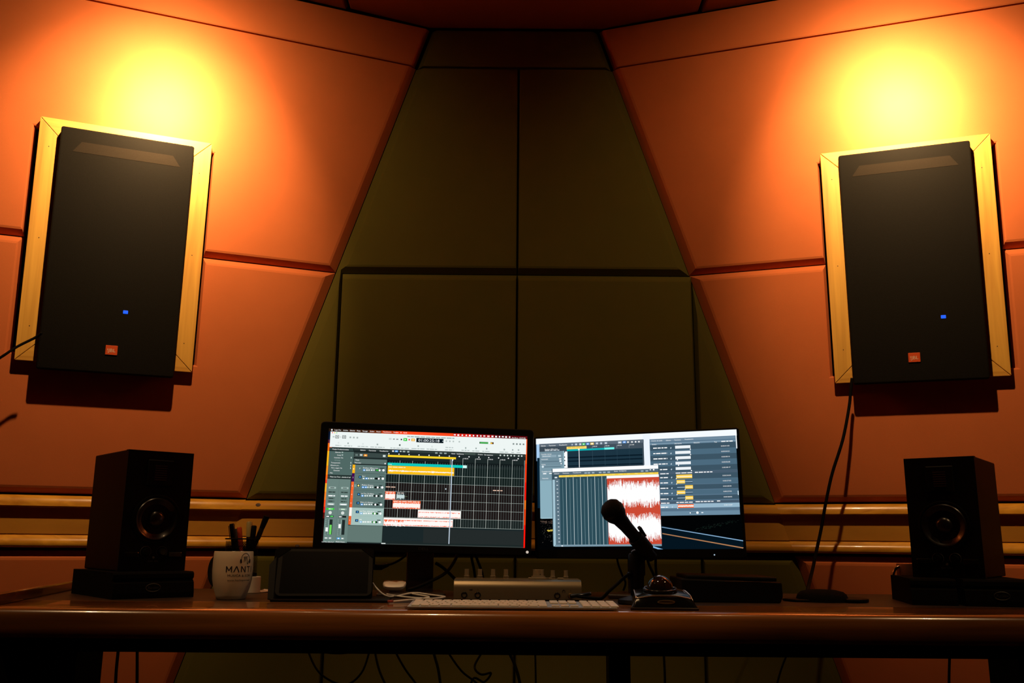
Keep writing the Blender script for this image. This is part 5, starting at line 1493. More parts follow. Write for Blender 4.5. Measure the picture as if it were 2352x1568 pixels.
["r",0.3382,0.0636,0.3413,0.0711,"#ffffff"],
["r",0.3566,0.0577,0.3709,0.0769,"#9cacbc"],
["r",0.3607,0.0634,0.3668,0.0711,"#ffffff"],
["r",0.4252,0.0574,0.4429,0.0768,"#b4c4d0"],
["r",0.4293,0.0632,0.4389,0.0711,"#ffffff"],
["r",0.4484,0.0565,0.466,0.0758,"#4c94e8"],
["r",0.4525,0.0622,0.462,0.0701,"#ffffff"],
["c",0.4756,0.0675,0.004,"#ffffff"],
["c",0.4956,0.0678,0.004,"#ffffff"],
["c",0.5136,0.068,0.0039,"#ffffff"],
["c",0.53,0.0682,0.004,"#ffffff"],
["r",0.0176,0.0769,0.1589,0.1274,"#3c4a56"],
["t",0.0459,0.1137,0.1002,0.0112,"Esteban Alfaro Los","#ffffff"],
["r",0.0461,0.1082,0.0707,0.1164,"#c8d4dc"],
["r",0.0742,0.1082,0.0875,0.1164,"#c8d4dc"],
["r",0.091,0.1082,0.1078,0.1164,"#c8d4dc"],
["r",0.1113,0.1082,0.1229,0.1164,"#c8d4dc"],
["t",0.2951,0.3188,0.0922,0.01,"1:00:30","#ffffff"],
["r",0.2926,0.0966,0.2942,0.1185,"#8c9caa"],
["t",0.3577,0.3812,0.0921,0.0099,"1:00:40","#ffffff"],
["r",0.3552,0.0964,0.3568,0.1182,"#8c9caa"],
["t",0.4202,0.4434,0.092,0.0099,"1:00:50","#ffffff"],
["r",0.4177,0.0963,0.4192,0.118,"#8c9caa"],
["t",0.482,0.505,0.0918,0.0099,"1:01:00","#ffffff"],
["r",0.4795,0.0961,0.481,0.1177,"#8c9caa"],
["r",0.1611,0.0853,0.2647,0.1092,"#f8d874"],
["r",0.169,0.0886,0.1855,0.096,"#e8c040"],
["r",0.189,0.0886,0.2074,0.096,"#e8c040"],
["r",0.2109,0.0886,0.2325,0.096,"#e8c040"],
["r",0.236,0.0886,0.2534,0.096,"#e8c040"],
["r",0.2569,0.0886,0.2579,0.096,"#e8c040"],
["r",0.1624,0.1102,0.3568,0.1256,"#0cb4b8"],
["r",0.3557,0.1074,0.4056,0.129,"#74f4ec"],
["r",0.1626,0.1258,0.546,0.2739,"#1c3442"],
["r",0.1632,0.1789,0.5449,0.1918,"#0a1c28"],
["r",0.1635,0.2117,0.5447,0.2236,"#0a1c28"],
["r",0.164,0.2562,0.5445,0.2667,"#0a1c28"],
["r",0.2937,0.1203,0.2956,0.2611,"#304a58"],
["r",0.3563,0.1246,0.3578,0.2647,"#304a58"],
["r",0.4187,0.129,0.4198,0.2683,"#304a58"],
["r",0.4805,0.1333,0.4812,0.2719,"#304a58"],
["r",0.1405,0.128,0.1643,0.277,"#fbfdff"],
["r",0.1415,0.1271,0.1517,0.1379,"#080c10"],
["r",0.1421,0.1729,0.1522,0.1836,"#080c10"],
["r",0.1424,0.204,0.1526,0.2146,"#080c10"],
["r",0.143,0.2486,0.1531,0.2592,"#080c10"],
["r",0.2234,0.1082,0.2274,0.2769,"#d0d4d8"],
["c",0.2248,0.1136,0.0041,"#ffffff"],
["r",0.0178,0.1215,0.1477,0.7238,"#8cb0be"],
["r",0.0178,0.1215,0.142,0.2576,"#74909e"],
["r",0.0173,0.2486,0.1436,0.3842,"#7c9aa8"],
["r",0.0227,0.7187,0.0934,0.7254,"#a8ccd8"],
["t",0.0262,0.0814,0.1442,0.0111,"Cuantizar tiempo","#ffffff"],
["t",0.027,0.0613,0.1904,0.0111,"Intensidad","#ffffff"],
["t",0.0278,0.0481,0.2373,0.011,"Swing","#ffffff"],
["t",0.0289,0.0821,0.3023,0.011,"Cuantizar escala","#ffffff"],
["t",0.0299,0.0618,0.3643,0.0109,"Velocidad","#ffffff"],
["r",0.0291,0.1536,0.1067,0.1752,"#8ea8b6"],
["t",0.0335,0.0758,0.1632,0.0101,"Semicorchea","#ffffff"],
["r",0.1155,0.1566,0.1305,0.1731,"#b4ccd6"],
["r",0.1202,0.1885,0.1323,0.1967,"#ffffff"],
["c",0.1273,0.2122,0.0058,"#d8e8f0"],
["r",0.03,0.209,0.1205,0.2172,"#5c7684"],
["c",0.0345,0.2579,0.0059,"#d8e8f0"],
["r",0.0399,0.2573,0.1316,0.2652,"#5c7684"],
["r",0.1286,0.2314,0.134,0.2408,"#ffffff"],
["r",0.0317,0.3134,0.056,0.3311,"#8ea8b6"],
["r",0.0356,0.3177,0.0516,0.3259,"#ffffff"],
["r",0.0675,0.3176,0.0855,0.3258,"#ffffff"],
["r",0.5825,0.0515,0.9928,0.7182,"#58748a"],
["r",0.5825,0.0551,0.9927,0.078,"#708a9e"],
["r",0.5823,0.0871,0.9927,0.1004,"#7894a8"],
["t",0.5913,0.6452,0.0664,0.0107,"Archivo de audio","#ffffff"],
["t",0.6632,0.6865,0.0675,0.0106,"Edición","#ffffff"],
["t",0.7044,0.7347,0.0671,0.0106,"Funciones","#ffffff"],
["t",0.7525,0.7945,0.0655,0.0106,"Visualización","#ffffff"],
["t",0.5941,0.6156,0.0987,0.0106,"Nombre","#ffffff"],
["t",0.7041,0.7377,0.0988,0.0105,"Información","#ffffff"],
["t",0.795,0.8235,0.0985,0.0105,"Ubicación","#ffffff"],
["t",0.8921,0.9052,0.0997,0.0104,"Tasa","#ffffff"],
["r",0.9257,0.094,0.9456,0.1018,"#ffffff"],
["r",0.9491,0.094,0.9593,0.1018,"#ffffff"],
["r",0.9628,0.094,0.9788,0.1018,"#ffffff"],
["r",0.5837,0.1052,0.9937,0.1587,"#3c5464"],
["r",0.5834,0.153,0.9936,0.2047,"#4c6a7e"],
["r",0.5832,0.1998,0.9936,0.2498,"#3c5464"],
["r",0.5829,0.2464,0.9935,0.2947,"#4c6a7e"],
["r",0.5826,0.2937,0.9935,0.3403,"#3c5464"],
["r",0.5823,0.3417,0.9936,0.3714,"#485c6e"],
["r",0.5822,0.3643,0.9934,0.4083,"#3c5464"],
["r",0.5819,0.4103,0.9934,0.4526,"#4c6a7e"],
["r",0.5817,0.4569,0.9933,0.4975,"#3c5464"],
["r",0.5814,0.5026,0.9933,0.5415,"#4c6a7e"],
["r",0.5811,0.5497,0.9933,0.5869,"#3c5464"],
["r",0.5809,0.5959,0.9934,0.6166,"#485c6e"],
["r",0.5807,0.6197,0.9932,0.6543,"#98b8cc"],
["r",0.5988,0.1274,0.617,0.1362,"#ffffff"],
["r",0.6205,0.1274,0.6357,0.1362,"#ffffff"],
["r",0.6392,0.1274,0.6495,0.1362,"#ffffff"],
["r",0.653,0.1274,0.667,0.1362,"#ffffff"],
["p",[[0.6815,0.1376],[0.6864,0.1265],[0.6882,0.1381],[0.6843,0.1431]],"#c8d8e4"],
["t",0.9231,0.9619,0.1366,0.0103,"0:00:01:03","#ffffff"],
["r",0.7058,0.1183,0.7792,0.1436,"#eef4f8"],
["c",0.7781,0.1531,0.0029,"#ffffff"],
["r",0.5985,0.1751,0.6087,0.1839,"#ffffff"],
["r",0.6122,0.1751,0.6338,0.1839,"#ffffff"],
["r",0.6373,0.1751,0.6621,0.1839,"#ffffff"],
["r",0.6656,0.1751,0.6665,0.1839,"#ffffff"],
["p",[[0.681,0.1849],[0.6859,0.1739],[0.6878,0.1854],[0.6838,0.1904]],"#c8d8e4"],
["t",0.9231,0.9618,0.183,0.0103,"0:00:04:21","#ffffff"],
["r",0.7053,0.1656,0.7786,0.1906,"#eef4f8"],
["c",0.778,0.2001,0.0028,"#ffffff"],
["r",0.5982,0.2217,0.6179,0.2305,"#ffffff"],
["r",0.6214,0.2217,0.6436,0.2305,"#ffffff"],
["r",0.6471,0.2217,0.6596,0.2305,"#ffffff"],
["r",0.6631,0.2217,0.6661,0.2305,"#ffffff"],
["p",[[0.6806,0.2312],[0.6855,0.2202],[0.6873,0.2316],[0.6834,0.2366]],"#c8d8e4"],
["t",0.923,0.9617,0.2284,0.0103,"0:00:08:16","#ffffff"],
["r",0.7048,0.2118,0.7779,0.2364,"#eef4f8"],
["c",0.7141,0.242,0.0028,"#ffffff"],
["r",0.5979,0.2681,0.6188,0.2769,"#ffffff"],
["r",0.6223,0.2681,0.6357,0.2769,"#ffffff"],
["r",0.6392,0.2681,0.6567,0.2769,"#ffffff"],
["r",0.6602,0.2681,0.6657,0.2769,"#ffffff"],
["p",[[0.6801,0.2773],[0.685,0.2663],[0.6868,0.2777],[0.6829,0.2827]],"#c8d8e4"],
["t",0.923,0.9616,0.2736,0.0103,"0:00:02:05","#ffffff"],
["r",0.7043,0.2579,0.7773,0.2821,"#eef4f8"],
["c",0.7183,0.2882,0.0029,"#ffffff"],
["r",0.6276,0.317,0.6385,0.3256,"#ffffff"],
["r",0.642,0.317,0.6636,0.3256,"#ffffff"],
["p",[[0.6797,0.3241],[0.6846,0.3131],[0.6864,0.3245],[0.6825,0.3295]],"#c8d8e4"],
["t",0.923,0.9615,0.3196,0.0101,"0:00:08:17","#ffffff"],
["r",0.7038,0.3047,0.7767,0.3285,"#eef4f8"],
["c",0.7784,0.3381,0.0029,"#ffffff"],
["r",0.6283,0.3539,0.6543,0.3617,"#ffffff"],
["r",0.6578,0.3539,0.6692,0.3617,"#ffffff"],
["r",0.7028,0.3518,0.726,0.3594,"#ffffff"],
["r",0.7295,0.3518,0.7549,0.3594,"#ffffff"],
["r",0.7584,0.3518,0.781,0.3594,"#ffffff"],
["r",0.7942,0.3504,0.809,0.3582,"#ffffff"],
["r",0.8125,0.3504,0.833,0.3582,"#ffffff"],
["r",0.8365,0.3504,0.8469,0.3582,"#ffffff"],
["r",0.8504,0.3504,0.8618,0.3582,"#ffffff"],
["r",0.8653,0.3504,0.8767,0.3582,"#ffffff"],
["r",0.6271,0.3872,0.6404,0.3958,"#ffffff"],
["r",0.6439,0.3872,0.6646,0.3958,"#ffffff"],
["p",[[0.679,0.394],[0.6839,0.383],[0.6857,0.3943],[0.6818,0.3993]],"#c8d8e4"],
["t",0.9229,0.9613,0.3881,0.0101,"0:00:54:04","#ffffff"],
["r",0.705,0.3694,0.7808,0.4023,"#fcd050"],
["r",0.7068,0.3833,0.7796,0.3912,"#fff8e0"],
["c",0.7046,0.4038,0.0024,"#ffffff"],
["r",0.6268,0.4329,0.6392,0.4415,"#ffffff"],
["r",0.6427,0.4329,0.6641,0.4415,"#ffffff"],
["p",[[0.6785,0.4395],[0.6834,0.4285],[0.6852,0.4398],[0.6813,0.4447]],"#c8d8e4"],
["t",0.9229,0.9612,0.4327,0.0101,"0:00:27:02","#ffffff"],
["r",0.7055,0.415,0.7454,0.4459,"#fcd050"],
["r",0.7072,0.4288,0.7441,0.4347,"#fff8e0"],
["r",0.7457,0.422,0.7807,0.444,"#3c5464"],
["r",0.7456,0.4288,0.7809,0.4338,"#b0c8d8"],
["c",0.7051,0.4492,0.0024,"#ffffff"],
["r",0.6264,0.4792,0.6515,0.4878,"#ffffff"],
["r",0.655,0.4792,0.6638,0.4878,"#ffffff"],
["p",[[0.6781,0.4856],[0.6829,0.4747],[0.6847,0.4859],[0.6809,0.4909]],"#c8d8e4"],
["t",0.9229,0.9611,0.478,0.0101,"0:00:28:05","#ffffff"],
["r",0.7447,0.462,0.7819,0.4924,"#fcd050"],
["r",0.746,0.4757,0.7802,0.4813,"#fff8e0"],
["r",0.7068,0.4663,0.7444,0.4883,"#3c5464"],
["r",0.7067,0.4757,0.7445,0.4807,"#b0c8d8"],
["c",0.7443,0.4968,0.0023,"#ffffff"],
["r",0.626,0.5246,0.6379,0.5332,"#ffffff"],
["r",0.6414,0.5246,0.6634,0.5332,"#ffffff"],
["p",[[0.6776,0.5308],[0.6825,0.5199],[0.6843,0.531],[0.6804,0.536]],"#c8d8e4"],
["t",0.9228,0.961,0.5223,0.01,"0:00:27:02","#ffffff"],
["r",0.7045,0.5063,0.7443,0.5366,"#fcd050"],
["r",0.7062,0.52,0.743,0.5256,"#fff8e0"],
["r",0.7446,0.5129,0.7795,0.5345,"#3c5464"],
["r",0.7445,0.5197,0.7796,0.5244,"#b0c8d8"],
["c",0.7046,0.5403,0.0024,"#ffffff"],
["r",0.6257,0.5716,0.6505,0.58,"#ffffff"],
["r",0.654,0.5716,0.6629,0.58,"#ffffff"],
["p",[[0.6772,0.5775],[0.682,0.5666],[0.6838,0.5777],[0.68,0.5826]],"#c8d8e4"],
["t",0.9228,0.9609,0.5681,0.01,"0:00:28:05","#ffffff"],
["r",0.7436,0.5535,0.7806,0.5834,"#fcd050"],
["r",0.7448,0.567,0.7789,0.5724,"#fff8e0"],
["r",0.7058,0.5581,0.7433,0.5796,"#3c5464"],
["r",0.7057,0.5674,0.7433,0.5721,"#b0c8d8"],
["c",0.7441,0.5881,0.0023,"#ffffff"],
["r",0.6264,0.6069,0.6499,0.6145,"#ffffff"],
["r",0.6534,0.6069,0.6669,0.6145,"#ffffff"],
["r",0.7001,0.6031,0.7116,0.6107,"#ffffff"],
["r",0.7151,0.6031,0.7365,0.6107,"#ffffff"],
["r",0.74,0.6031,0.7559,0.6107,"#ffffff"],
["r",0.7594,0.6031,0.7775,0.6107,"#ffffff"],
["r",0.7906,0.6,0.8113,0.6076,"#ffffff"],
["r",0.8148,0.6,0.8265,0.6076,"#ffffff"],
["r",0.83,0.6,0.8437,0.6076,"#ffffff"],
["r",0.8472,0.6,0.8595,0.6076,"#ffffff"],
["r",0.863,0.6,0.8746,0.6076,"#ffffff"],
["r",0.8907,0.5981,0.9055,0.6057,"#ffffff"],
["r",0.6252,0.6412,0.6439,0.6496,"#ffffff"],
["r",0.6474,0.6412,0.658,0.6496,"#ffffff"],
["r",0.6615,0.6412,0.6623,0.6496,"#ffffff"],
["p",[[0.6765,0.6467],[0.6813,0.6359],[0.6831,0.6469],[0.6793,0.6519]],"#c8d8e4"],
["t",0.9228,0.9608,0.636,0.0099,"0:00:16:07","#ffffff"],
["r",0.7056,0.6231,0.7815,0.6537,"#f86824"],
["w",0.7069,0.6274,0.7806,0.6495,0.5,[0.562,0.448,0.402,0.714,0.594,0.414,0.646,0.654,0.483,0.577,0.607,0.534,0.436,0.636,0.548,0.493,0.498,0.47,0.708,0.533,0.408,0.717,0.609,0.603,0.471,0.429,0.406,0.574,0.547,0.624,0.603,0.613,0.419,0.612,0.494,0.749,0.647,0.483,0.415,0.636],[0.531,0.703,0.576,0.428,0.616,0.533,0.558,0.455,0.439,0.723,0.671,0.661,0.502,0.654,0.431,0.473,0.683,0.71,0.419,0.572,0.549,0.439,0.442,0.713,0.403,0.589,0.43,0.722,0.539,0.433,0.46,0.735,0.594,0.452,0.748,0.442,0.733,0.614,0.528,0.607],"#fff6f0"],
["c",0.7052,0.6559,0.0024,"#ffffff"],
["r",0.6259,0.6707,0.9889,0.6716,"#3a5262"],
["r",0.6268,0.6817,0.9928,0.7174,"#6c8ca2"],
["r",0.767,0.6951,0.8086,0.6993,"#48606e"],
["c",0.7971,0.6966,0.006,"#f0f6fa"],
["c",0.7632,0.6975,0.0028,"#ffffff"],
["r",0.8152,0.6928,0.8243,0.7013,"#e0ecf4"],
["r",0.9883,0.5198,0.992,0.5556,"#d8ecf8"],
["r",0.9935,0.0419,0.9982,0.1625,"#f6fbff"],
["r",0.0817,0.2833,0.6218,0.9635,"#38505c"],
["r",0.0859,0.2799,0.6199,0.313,"#fcfeff"],
["r",0.0874,0.3109,0.6198,0.3356,"#566a78"],
["t",0.0956,0.1203,0.3249,0.0109,"Edición","#ffffff"],
["t",0.1392,0.1716,0.3227,0.0108,"Funciones","#ffffff"],
["t",0.1908,0.2338,0.3218,0.0108,"Visualización","#ffffff"],
["t",0.4008,0.4209,0.3204,0.0106,"Ajuste:","#ffffff"],
["t",0.4269,0.4628,0.3192,0.0106,"Inteligente","#ffffff"],
["r",0.2508,0.3214,0.2643,0.3346,"#9cb0be"],
["r",0.2673,0.3214,0.2807,0.3346,"#9cb0be"],
["r",0.2888,0.3214,0.3021,0.3346,"#9cb0be"],
["r",0.3245,0.3214,0.3378,0.3346,"#9cb0be"],
["r",0.3458,0.3214,0.359,0.3345,"#9cb0be"],
["r",0.3681,0.3214,0.3812,0.3345,"#9cb0be"],
["r",0.5345,0.3215,0.5472,0.3345,"#9cb0be"],
["r",0.5575,0.3215,0.5702,0.3344,"#9cb0be"],
["c",0.581,0.3196,0.0029,"#ffffff"],
["c",0.5976,0.3196,0.0039,"#ffffff"],
["r",0.1184,0.3415,0.6196,0.3599,"#f8d860"],
["r",0.1327,0.3453,0.1532,0.3517,"#f0c020"],
["r",0.1724,0.3454,0.1824,0.3516,"#f0c020"],
["r",0.1859,0.3454,0.1958,0.3516,"#f0c020"],
["r",0.2118,0.3453,0.2315,0.3515,"#f0c020"],
["r",0.251,0.3452,0.2719,0.3514,"#f0c020"],
["r",0.29,0.3451,0.3062,0.3513,"#f0c020"],
["r",0.3097,0.3451,0.3129,0.3513,"#f0c020"],
["r",0.3287,0.345,0.3492,0.3512,"#f0c020"],
["r",0.3671,0.345,0.3825,0.3512,"#f0c020"],
["r",0.386,0.345,0.3898,0.3512,"#f0c020"],
["r",0.4054,0.3449,0.4223,0.3511,"#f0c020"],
["r",0.4258,0.3449,0.4279,0.3511,"#f0c020"],
["r",0.4434,0.3448,0.4535,0.351,"#f0c020"],
["r",0.457,0.3448,0.4657,0.351,"#f0c020"],
["r",0.4811,0.3447,0.5034,0.3509,"#f0c020"],
["r",0.5186,0.3448,0.5334,0.3508,"#f0c020"],
["r",0.5369,0.3448,0.5408,0.3508,"#f0c020"],
["r",0.5559,0.3447,0.5772,0.3507,"#f0c020"],
["r",0.593,0.3446,0.6066,0.3506,"#f0c020"],
["r",0.6101,0.3446,0.6148,0.3506,"#f0c020"],
["r",0.0847,0.3796,0.1262,0.9705,"#a4c4d2"],
["r",0.0968,0.3748,0.1262,0.9705,"#5c7482"],
["r",0.1049,0.3932,0.1124,0.3989,"#e8f2f8"],
["r",0.1053,0.4274,0.1127,0.4331,"#e8f2f8"],
["r",0.1057,0.4615,0.1131,0.4671,"#e8f2f8"],
["r",0.106,0.4955,0.1134,0.5011,"#e8f2f8"],
["r",0.1064,0.5294,0.1138,0.535,"#e8f2f8"],
["r",0.1067,0.5632,0.1141,0.5688,"#e8f2f8"],
["r",0.1071,0.5969,0.1145,0.6025,"#e8f2f8"],
["r",0.1075,0.6306,0.1148,0.6361,"#e8f2f8"],
["r",0.1078,0.6641,0.1152,0.6696,"#e8f2f8"],
["r",0.1082,0.6976,0.1155,0.703,"#e8f2f8"],
["r",0.1085,0.7309,0.1158,0.7363,"#e8f2f8"],
["r",0.1089,0.7642,0.1162,0.7695,"#e8f2f8"],
["r",0.1092,0.7973,0.1165,0.8027,"#e8f2f8"],
["r",0.1096,0.8304,0.1169,0.8357,"#e8f2f8"],
["r",0.1099,0.8634,0.1172,0.8687,"#e8f2f8"],
["r",0.1103,0.8963,0.1176,0.9016,"#e8f2f8"],
["r",0.1106,0.9291,0.1179,0.9343,"#e8f2f8"],
["r",0.0933,0.3502,0.1146,0.3711,"#4c626e"],
["r",0.0965,0.3549,0.1093,0.3663,"#e8f2f8"],
["r",0.1222,0.3622,0.364,0.9576,"#2c4c58"],
["r",0.137,0.3772,0.1386,0.9576,"#7c9aa2"],
["r",0.1548,0.3622,0.1574,0.9576,"#b8c8cc"],
["r",0.1736,0.3772,0.1752,0.9576,"#7c9aa2"],
["r",0.1914,0.3622,0.194,0.9576,"#b8c8cc"],
["r",0.2102,0.3772,0.2118,0.9576,"#7c9aa2"],
["r",0.2281,0.3622,0.2307,0.9576,"#b8c8cc"],
["r",0.2469,0.3772,0.2485,0.9576,"#7c9aa2"],
["r",0.2647,0.3622,0.2673,0.9576,"#b8c8cc"],
["r",0.2835,0.3772,0.2851,0.9576,"#7c9aa2"],
["r",0.3013,0.3622,0.3039,0.9576,"#b8c8cc"],
["r",0.3202,0.3772,0.3218,0.9576,"#7c9aa2"],
["r",0.338,0.3622,0.3406,0.9576,"#b8c8cc"],
["r",0.3568,0.3772,0.3584,0.9576,"#7c9aa2"],
["r",0.3631,0.361,0.6213,0.3894,"#fdfeff"],
["r",0.364,0.3831,0.6223,0.9576,"#cc4a34"],
["w",0.365,0.3831,0.6223,0.6665,0.5,[0.46,0.47,0.37,0.62,0.34,0.33,0.58,0.21,0.28,0.6,0.63,0.69,0.83,0.72,0.56,0.61,0.64,0.54,0.66,0.72,0.51,0.78,0.52,0.56,0.57,0.75,0.59,0.83,0.59,0.77,0.6,0.45,0.56,0.77,0.91,0.88,0.9,0.61,0.62,0.58,0.56,0.83,0.79,0.84,0.78,0.67,0.56,0.58,0.78,0.91,0.83,0.57,0.64,0.81,0.48,0.78,0.85,0.92,0.92,0.87,0.8,0.8,0.95,0.7,0.52,0.85,0.49,0.49,0.39,0.56,0.65,0.64,0.61,0.9,0.76,0.72,0.81,0.59,0.6,0.71,0.7,0.32,0.79,0.82,0.68,0.39,0.75,0.75,0.76,0.56,0.77,0.62,0.72,0.59,0.84,0.65,0.62,0.78,0.72,0.79,0.54,0.84,0.58,0.59,0.67,0.26,0.76,0.76,0.65,0.71,0.81,0.64,0.69,0.65,0.77,0.77,0.66,0.43,0.81,0.74,0.7,0.59,0.53,0.6,0.61,0.67,0.73,0.51,0.36,0.71,0.52,0.6,0.63,0.68,0.76,0.52,0.79,0.8,0.78,0.52,0.76,0.48,0.44,0.6,0.64,0.51,0.48,0.65,0.51,0.64,0.47,0.75,0.65,0.45,0.52,0.61,0.66,0.78,0.71,0.66,0.56,0.77,0.82,0.77,0.76,0.66,0.72,0.85,0.74,0.63,0.75,0.48,0.38,0.36,0.58,0.68,0.88,0.51,0.5,0.67,0.73,0.65,0.63,0.7,0.6,0.5,0.64,0.5,0.51,0.67,0.68,0.66,0.71,0.45,0.68,0.73,0.7,0.68,0.56,0.82,0.6,0.68,0.75,0.84,0.46,0.41,0.45,0.7,0.58,0.56,0.45,0.67,0.58,0.56,0.54,0.77,0.23,0.42,0.66,0.41,0.41,0.65,0.51,0.41,0.72,0.52,0.47,0.7,0.48,0.48],[0.5,0.49,0.5,0.34,0.63,0.7,0.56,0.41,0.31,0.59,0.68,0.61,0.83,0.56,0.47,0.79,0.59,0.82,0.42,0.78,0.61,0.53,0.51,0.71,0.79,0.54,0.61,0.63,0.67,0.55,0.62,0.44,0.76,0.68,0.72,0.61,0.86,0.83,0.92,0.51,0.93,0.65,0.67,0.58,0.89,0.92,0.66,0.63,0.61,0.95,0.79,0.56,0.74,0.75,0.76,0.85,0.84,0.7,0.9,0.9,0.71,0.58,0.9,0.84,0.68,0.56,0.39,0.54,0.3,0.37,0.55,0.42,0.7,0.88,0.65,0.86,0.9,0.7,0.68,0.64,0.49,0.66,0.73,0.51,0.51,0.35,0.67,0.81,0.57,0.49,0.55,0.76,0.78,0.64,0.76,0.72,0.69,0.84,0.54,0.72,0.82,0.67,0.82,0.48,0.75,0.57,0.51,0.5,0.73,0.82,0.47,0.55,0.64,0.56,0.79,0.82,0.51,0.47,0.63,0.65,0.45,0.81,0.61,0.75,0.55,0.79,0.43,0.7,0.47,0.47,0.5,0.57,0.49,0.68,0.67,0.72,0.55,0.51,0.48,0.33,0.6,0.59,0.51,0.62,0.74,0.31,0.45,0.67,0.52,0.61,0.82,0.58,0.62,0.73,0.63,0.53,0.46,0.74,0.62,0.85,0.83,0.79,0.82,0.77,0.49,0.47,0.72,0.74,0.7,0.87,0.78,0.72,0.44,0.43,0.84,0.87,0.73,0.72,0.85,0.55,0.5,0.69,0.6,0.59,0.49,0.54,0.84,0.87,0.84,0.87,0.85,0.87,0.52,0.35,0.52,0.65,0.63,0.86,0.36,0.77,0.57,0.69,0.53,0.81,0.47,0.49,0.27,0.65,0.62,0.72,0.47,0.73,0.52,0.67,0.62,0.57,0.55,0.62,0.51,0.47,0.5,0.48,0.66,0.64,0.73,0.67,0.5,0.44,0.48,0.4],"#ffffff"],
["w",0.365,0.6665,0.6223,0.9576,0.5,[0.47,0.34,0.4,0.54,0.36,0.67,0.35,0.36,0.43,0.45,0.47,0.55,0.71,0.76,0.68,0.46,0.84,0.6,0.51,0.67,0.49,0.69,0.44,0.71,0.51,0.75,0.59,0.89,0.58,0.59,0.52,0.46,0.54,0.73,0.66,0.79,0.73,0.92,0.66,0.92,0.83,0.65,0.6,0.65,0.78,0.94,0.79,0.79,0.65,0.84,0.92,0.67,0.7,0.83,0.61,0.71,0.69,0.59,0.86,0.7,0.73,0.69,0.93,0.66,0.64,0.83,0.54,0.48,0.38,0.45,0.68,0.42,0.73,0.58,0.63,0.64,0.68,0.65,0.85,0.68,0.67,0.67,0.59,0.71,0.85,0.79,0.84,0.84,0.49,0.77,0.56,0.72,0.69,0.74,0.73,0.62,0.75,0.66,0.84,0.62,0.59,0.3,0.25,0.72,0.83,0.46,0.63,0.61,0.54,0.82,0.81,0.8,0.44,0.72,0.57,0.82,0.68,0.52,0.48,0.72,0.46,0.49,0.65,0.56,0.62,0.58,0.57,0.54,0.58,0.25,0.52,0.69,0.54,0.5,0.66,0.61,0.61,0.73,0.72,0.68,0.55,0.75,0.79,0.6,0.4,0.48,0.49,0.64,0.5,0.81,0.59,0.75,0.55,0.49,0.79,0.63,0.4,0.82,0.79,0.68,0.82,0.67,0.55,0.76,0.74,0.41,0.52,0.53,0.86,0.8,0.56,0.59,0.78,0.59,0.55,0.62,0.65,0.7,0.84,0.41,0.61,0.76,0.86,0.65,0.88,0.64,0.86,0.67,0.5,0.84,0.74,0.76,0.74,0.66,0.55,0.72,0.74,0.62,0.83,0.52,0.59,0.55,0.61,0.82,0.67,0.64,0.55,0.58,0.5,0.78,0.44,0.5,0.49,0.41,0.52,0.77,0.43,0.51,0.52,0.41,0.28,0.63,0.66,0.75,0.52,0.46,0.45,0.14,0.42,0.67],[0.54,0.29,0.62,0.52,0.48,0.33,0.59,0.54,0.77,0.81,0.59,0.67,0.45,0.6,0.63,0.74,0.72,0.74,0.56,0.79,0.8,0.57,0.59,0.56,0.6,0.52,0.61,0.7,0.88,0.81,0.62,0.42,0.77,0.53,0.85,0.62,0.79,0.9,0.89,0.75,0.63,0.82,0.9,0.72,0.8,0.86,0.91,0.69,0.58,0.92,0.92,0.51,0.68,0.77,0.77,0.66,0.83,0.68,0.82,0.57,0.62,0.65,0.55,0.63,0.92,0.61,0.63,0.63,0.51,0.56,0.51,0.58,0.68,0.62,0.55,0.9,0.87,0.57,0.76,0.76,0.66,0.83,0.61,0.52,0.83,0.62,0.83,0.5,0.56,0.6,0.61,0.52,0.66,0.79,0.66,0.64,0.58,0.81,0.73,0.7,0.31,0.29,0.35,0.7,0.75,0.54,0.53,0.66,0.47,0.83,0.58,0.67,0.52,0.76,0.58,0.62,0.64,0.58,0.64,0.53,0.72,0.64,0.57,0.82,0.61,0.5,0.56,0.55,0.63,0.49,0.75,0.49,0.76,0.68,0.62,0.8,0.57,0.52,0.63,0.71,0.44,0.59,0.49,0.56,0.26,0.56,0.77,0.68,0.53,0.82,0.52,0.67,0.66,0.7,0.79,0.46,0.41,0.66,0.82,0.8,0.47,0.71,0.63,0.67,0.81,0.38,0.49,0.71,0.69,0.82,0.64,0.7,0.81,0.78,0.49,0.52,0.61,0.69,0.6,0.66,0.85,0.56,0.51,0.81,0.79,0.41,0.83,0.56,0.52,0.85,0.66,0.87,0.71,0.65,0.63,0.6,0.67,0.54,0.72,0.68,0.69,0.75,0.31,0.69,0.5,0.8,0.66,0.34,0.54,0.69,0.76,0.59,0.44,0.7,0.49,0.74,0.47,0.56,0.77,0.49,0.46,0.44,0.72,0.52,0.55,0.63,0.65,0.17,0.7,0.69],"#ffffff"],
["r",0.0931,0.9567,0.6217,0.9733,"#7c98a8"],
["r",0.125,0.9627,0.1339,0.9713,"#e8f2f8"]]

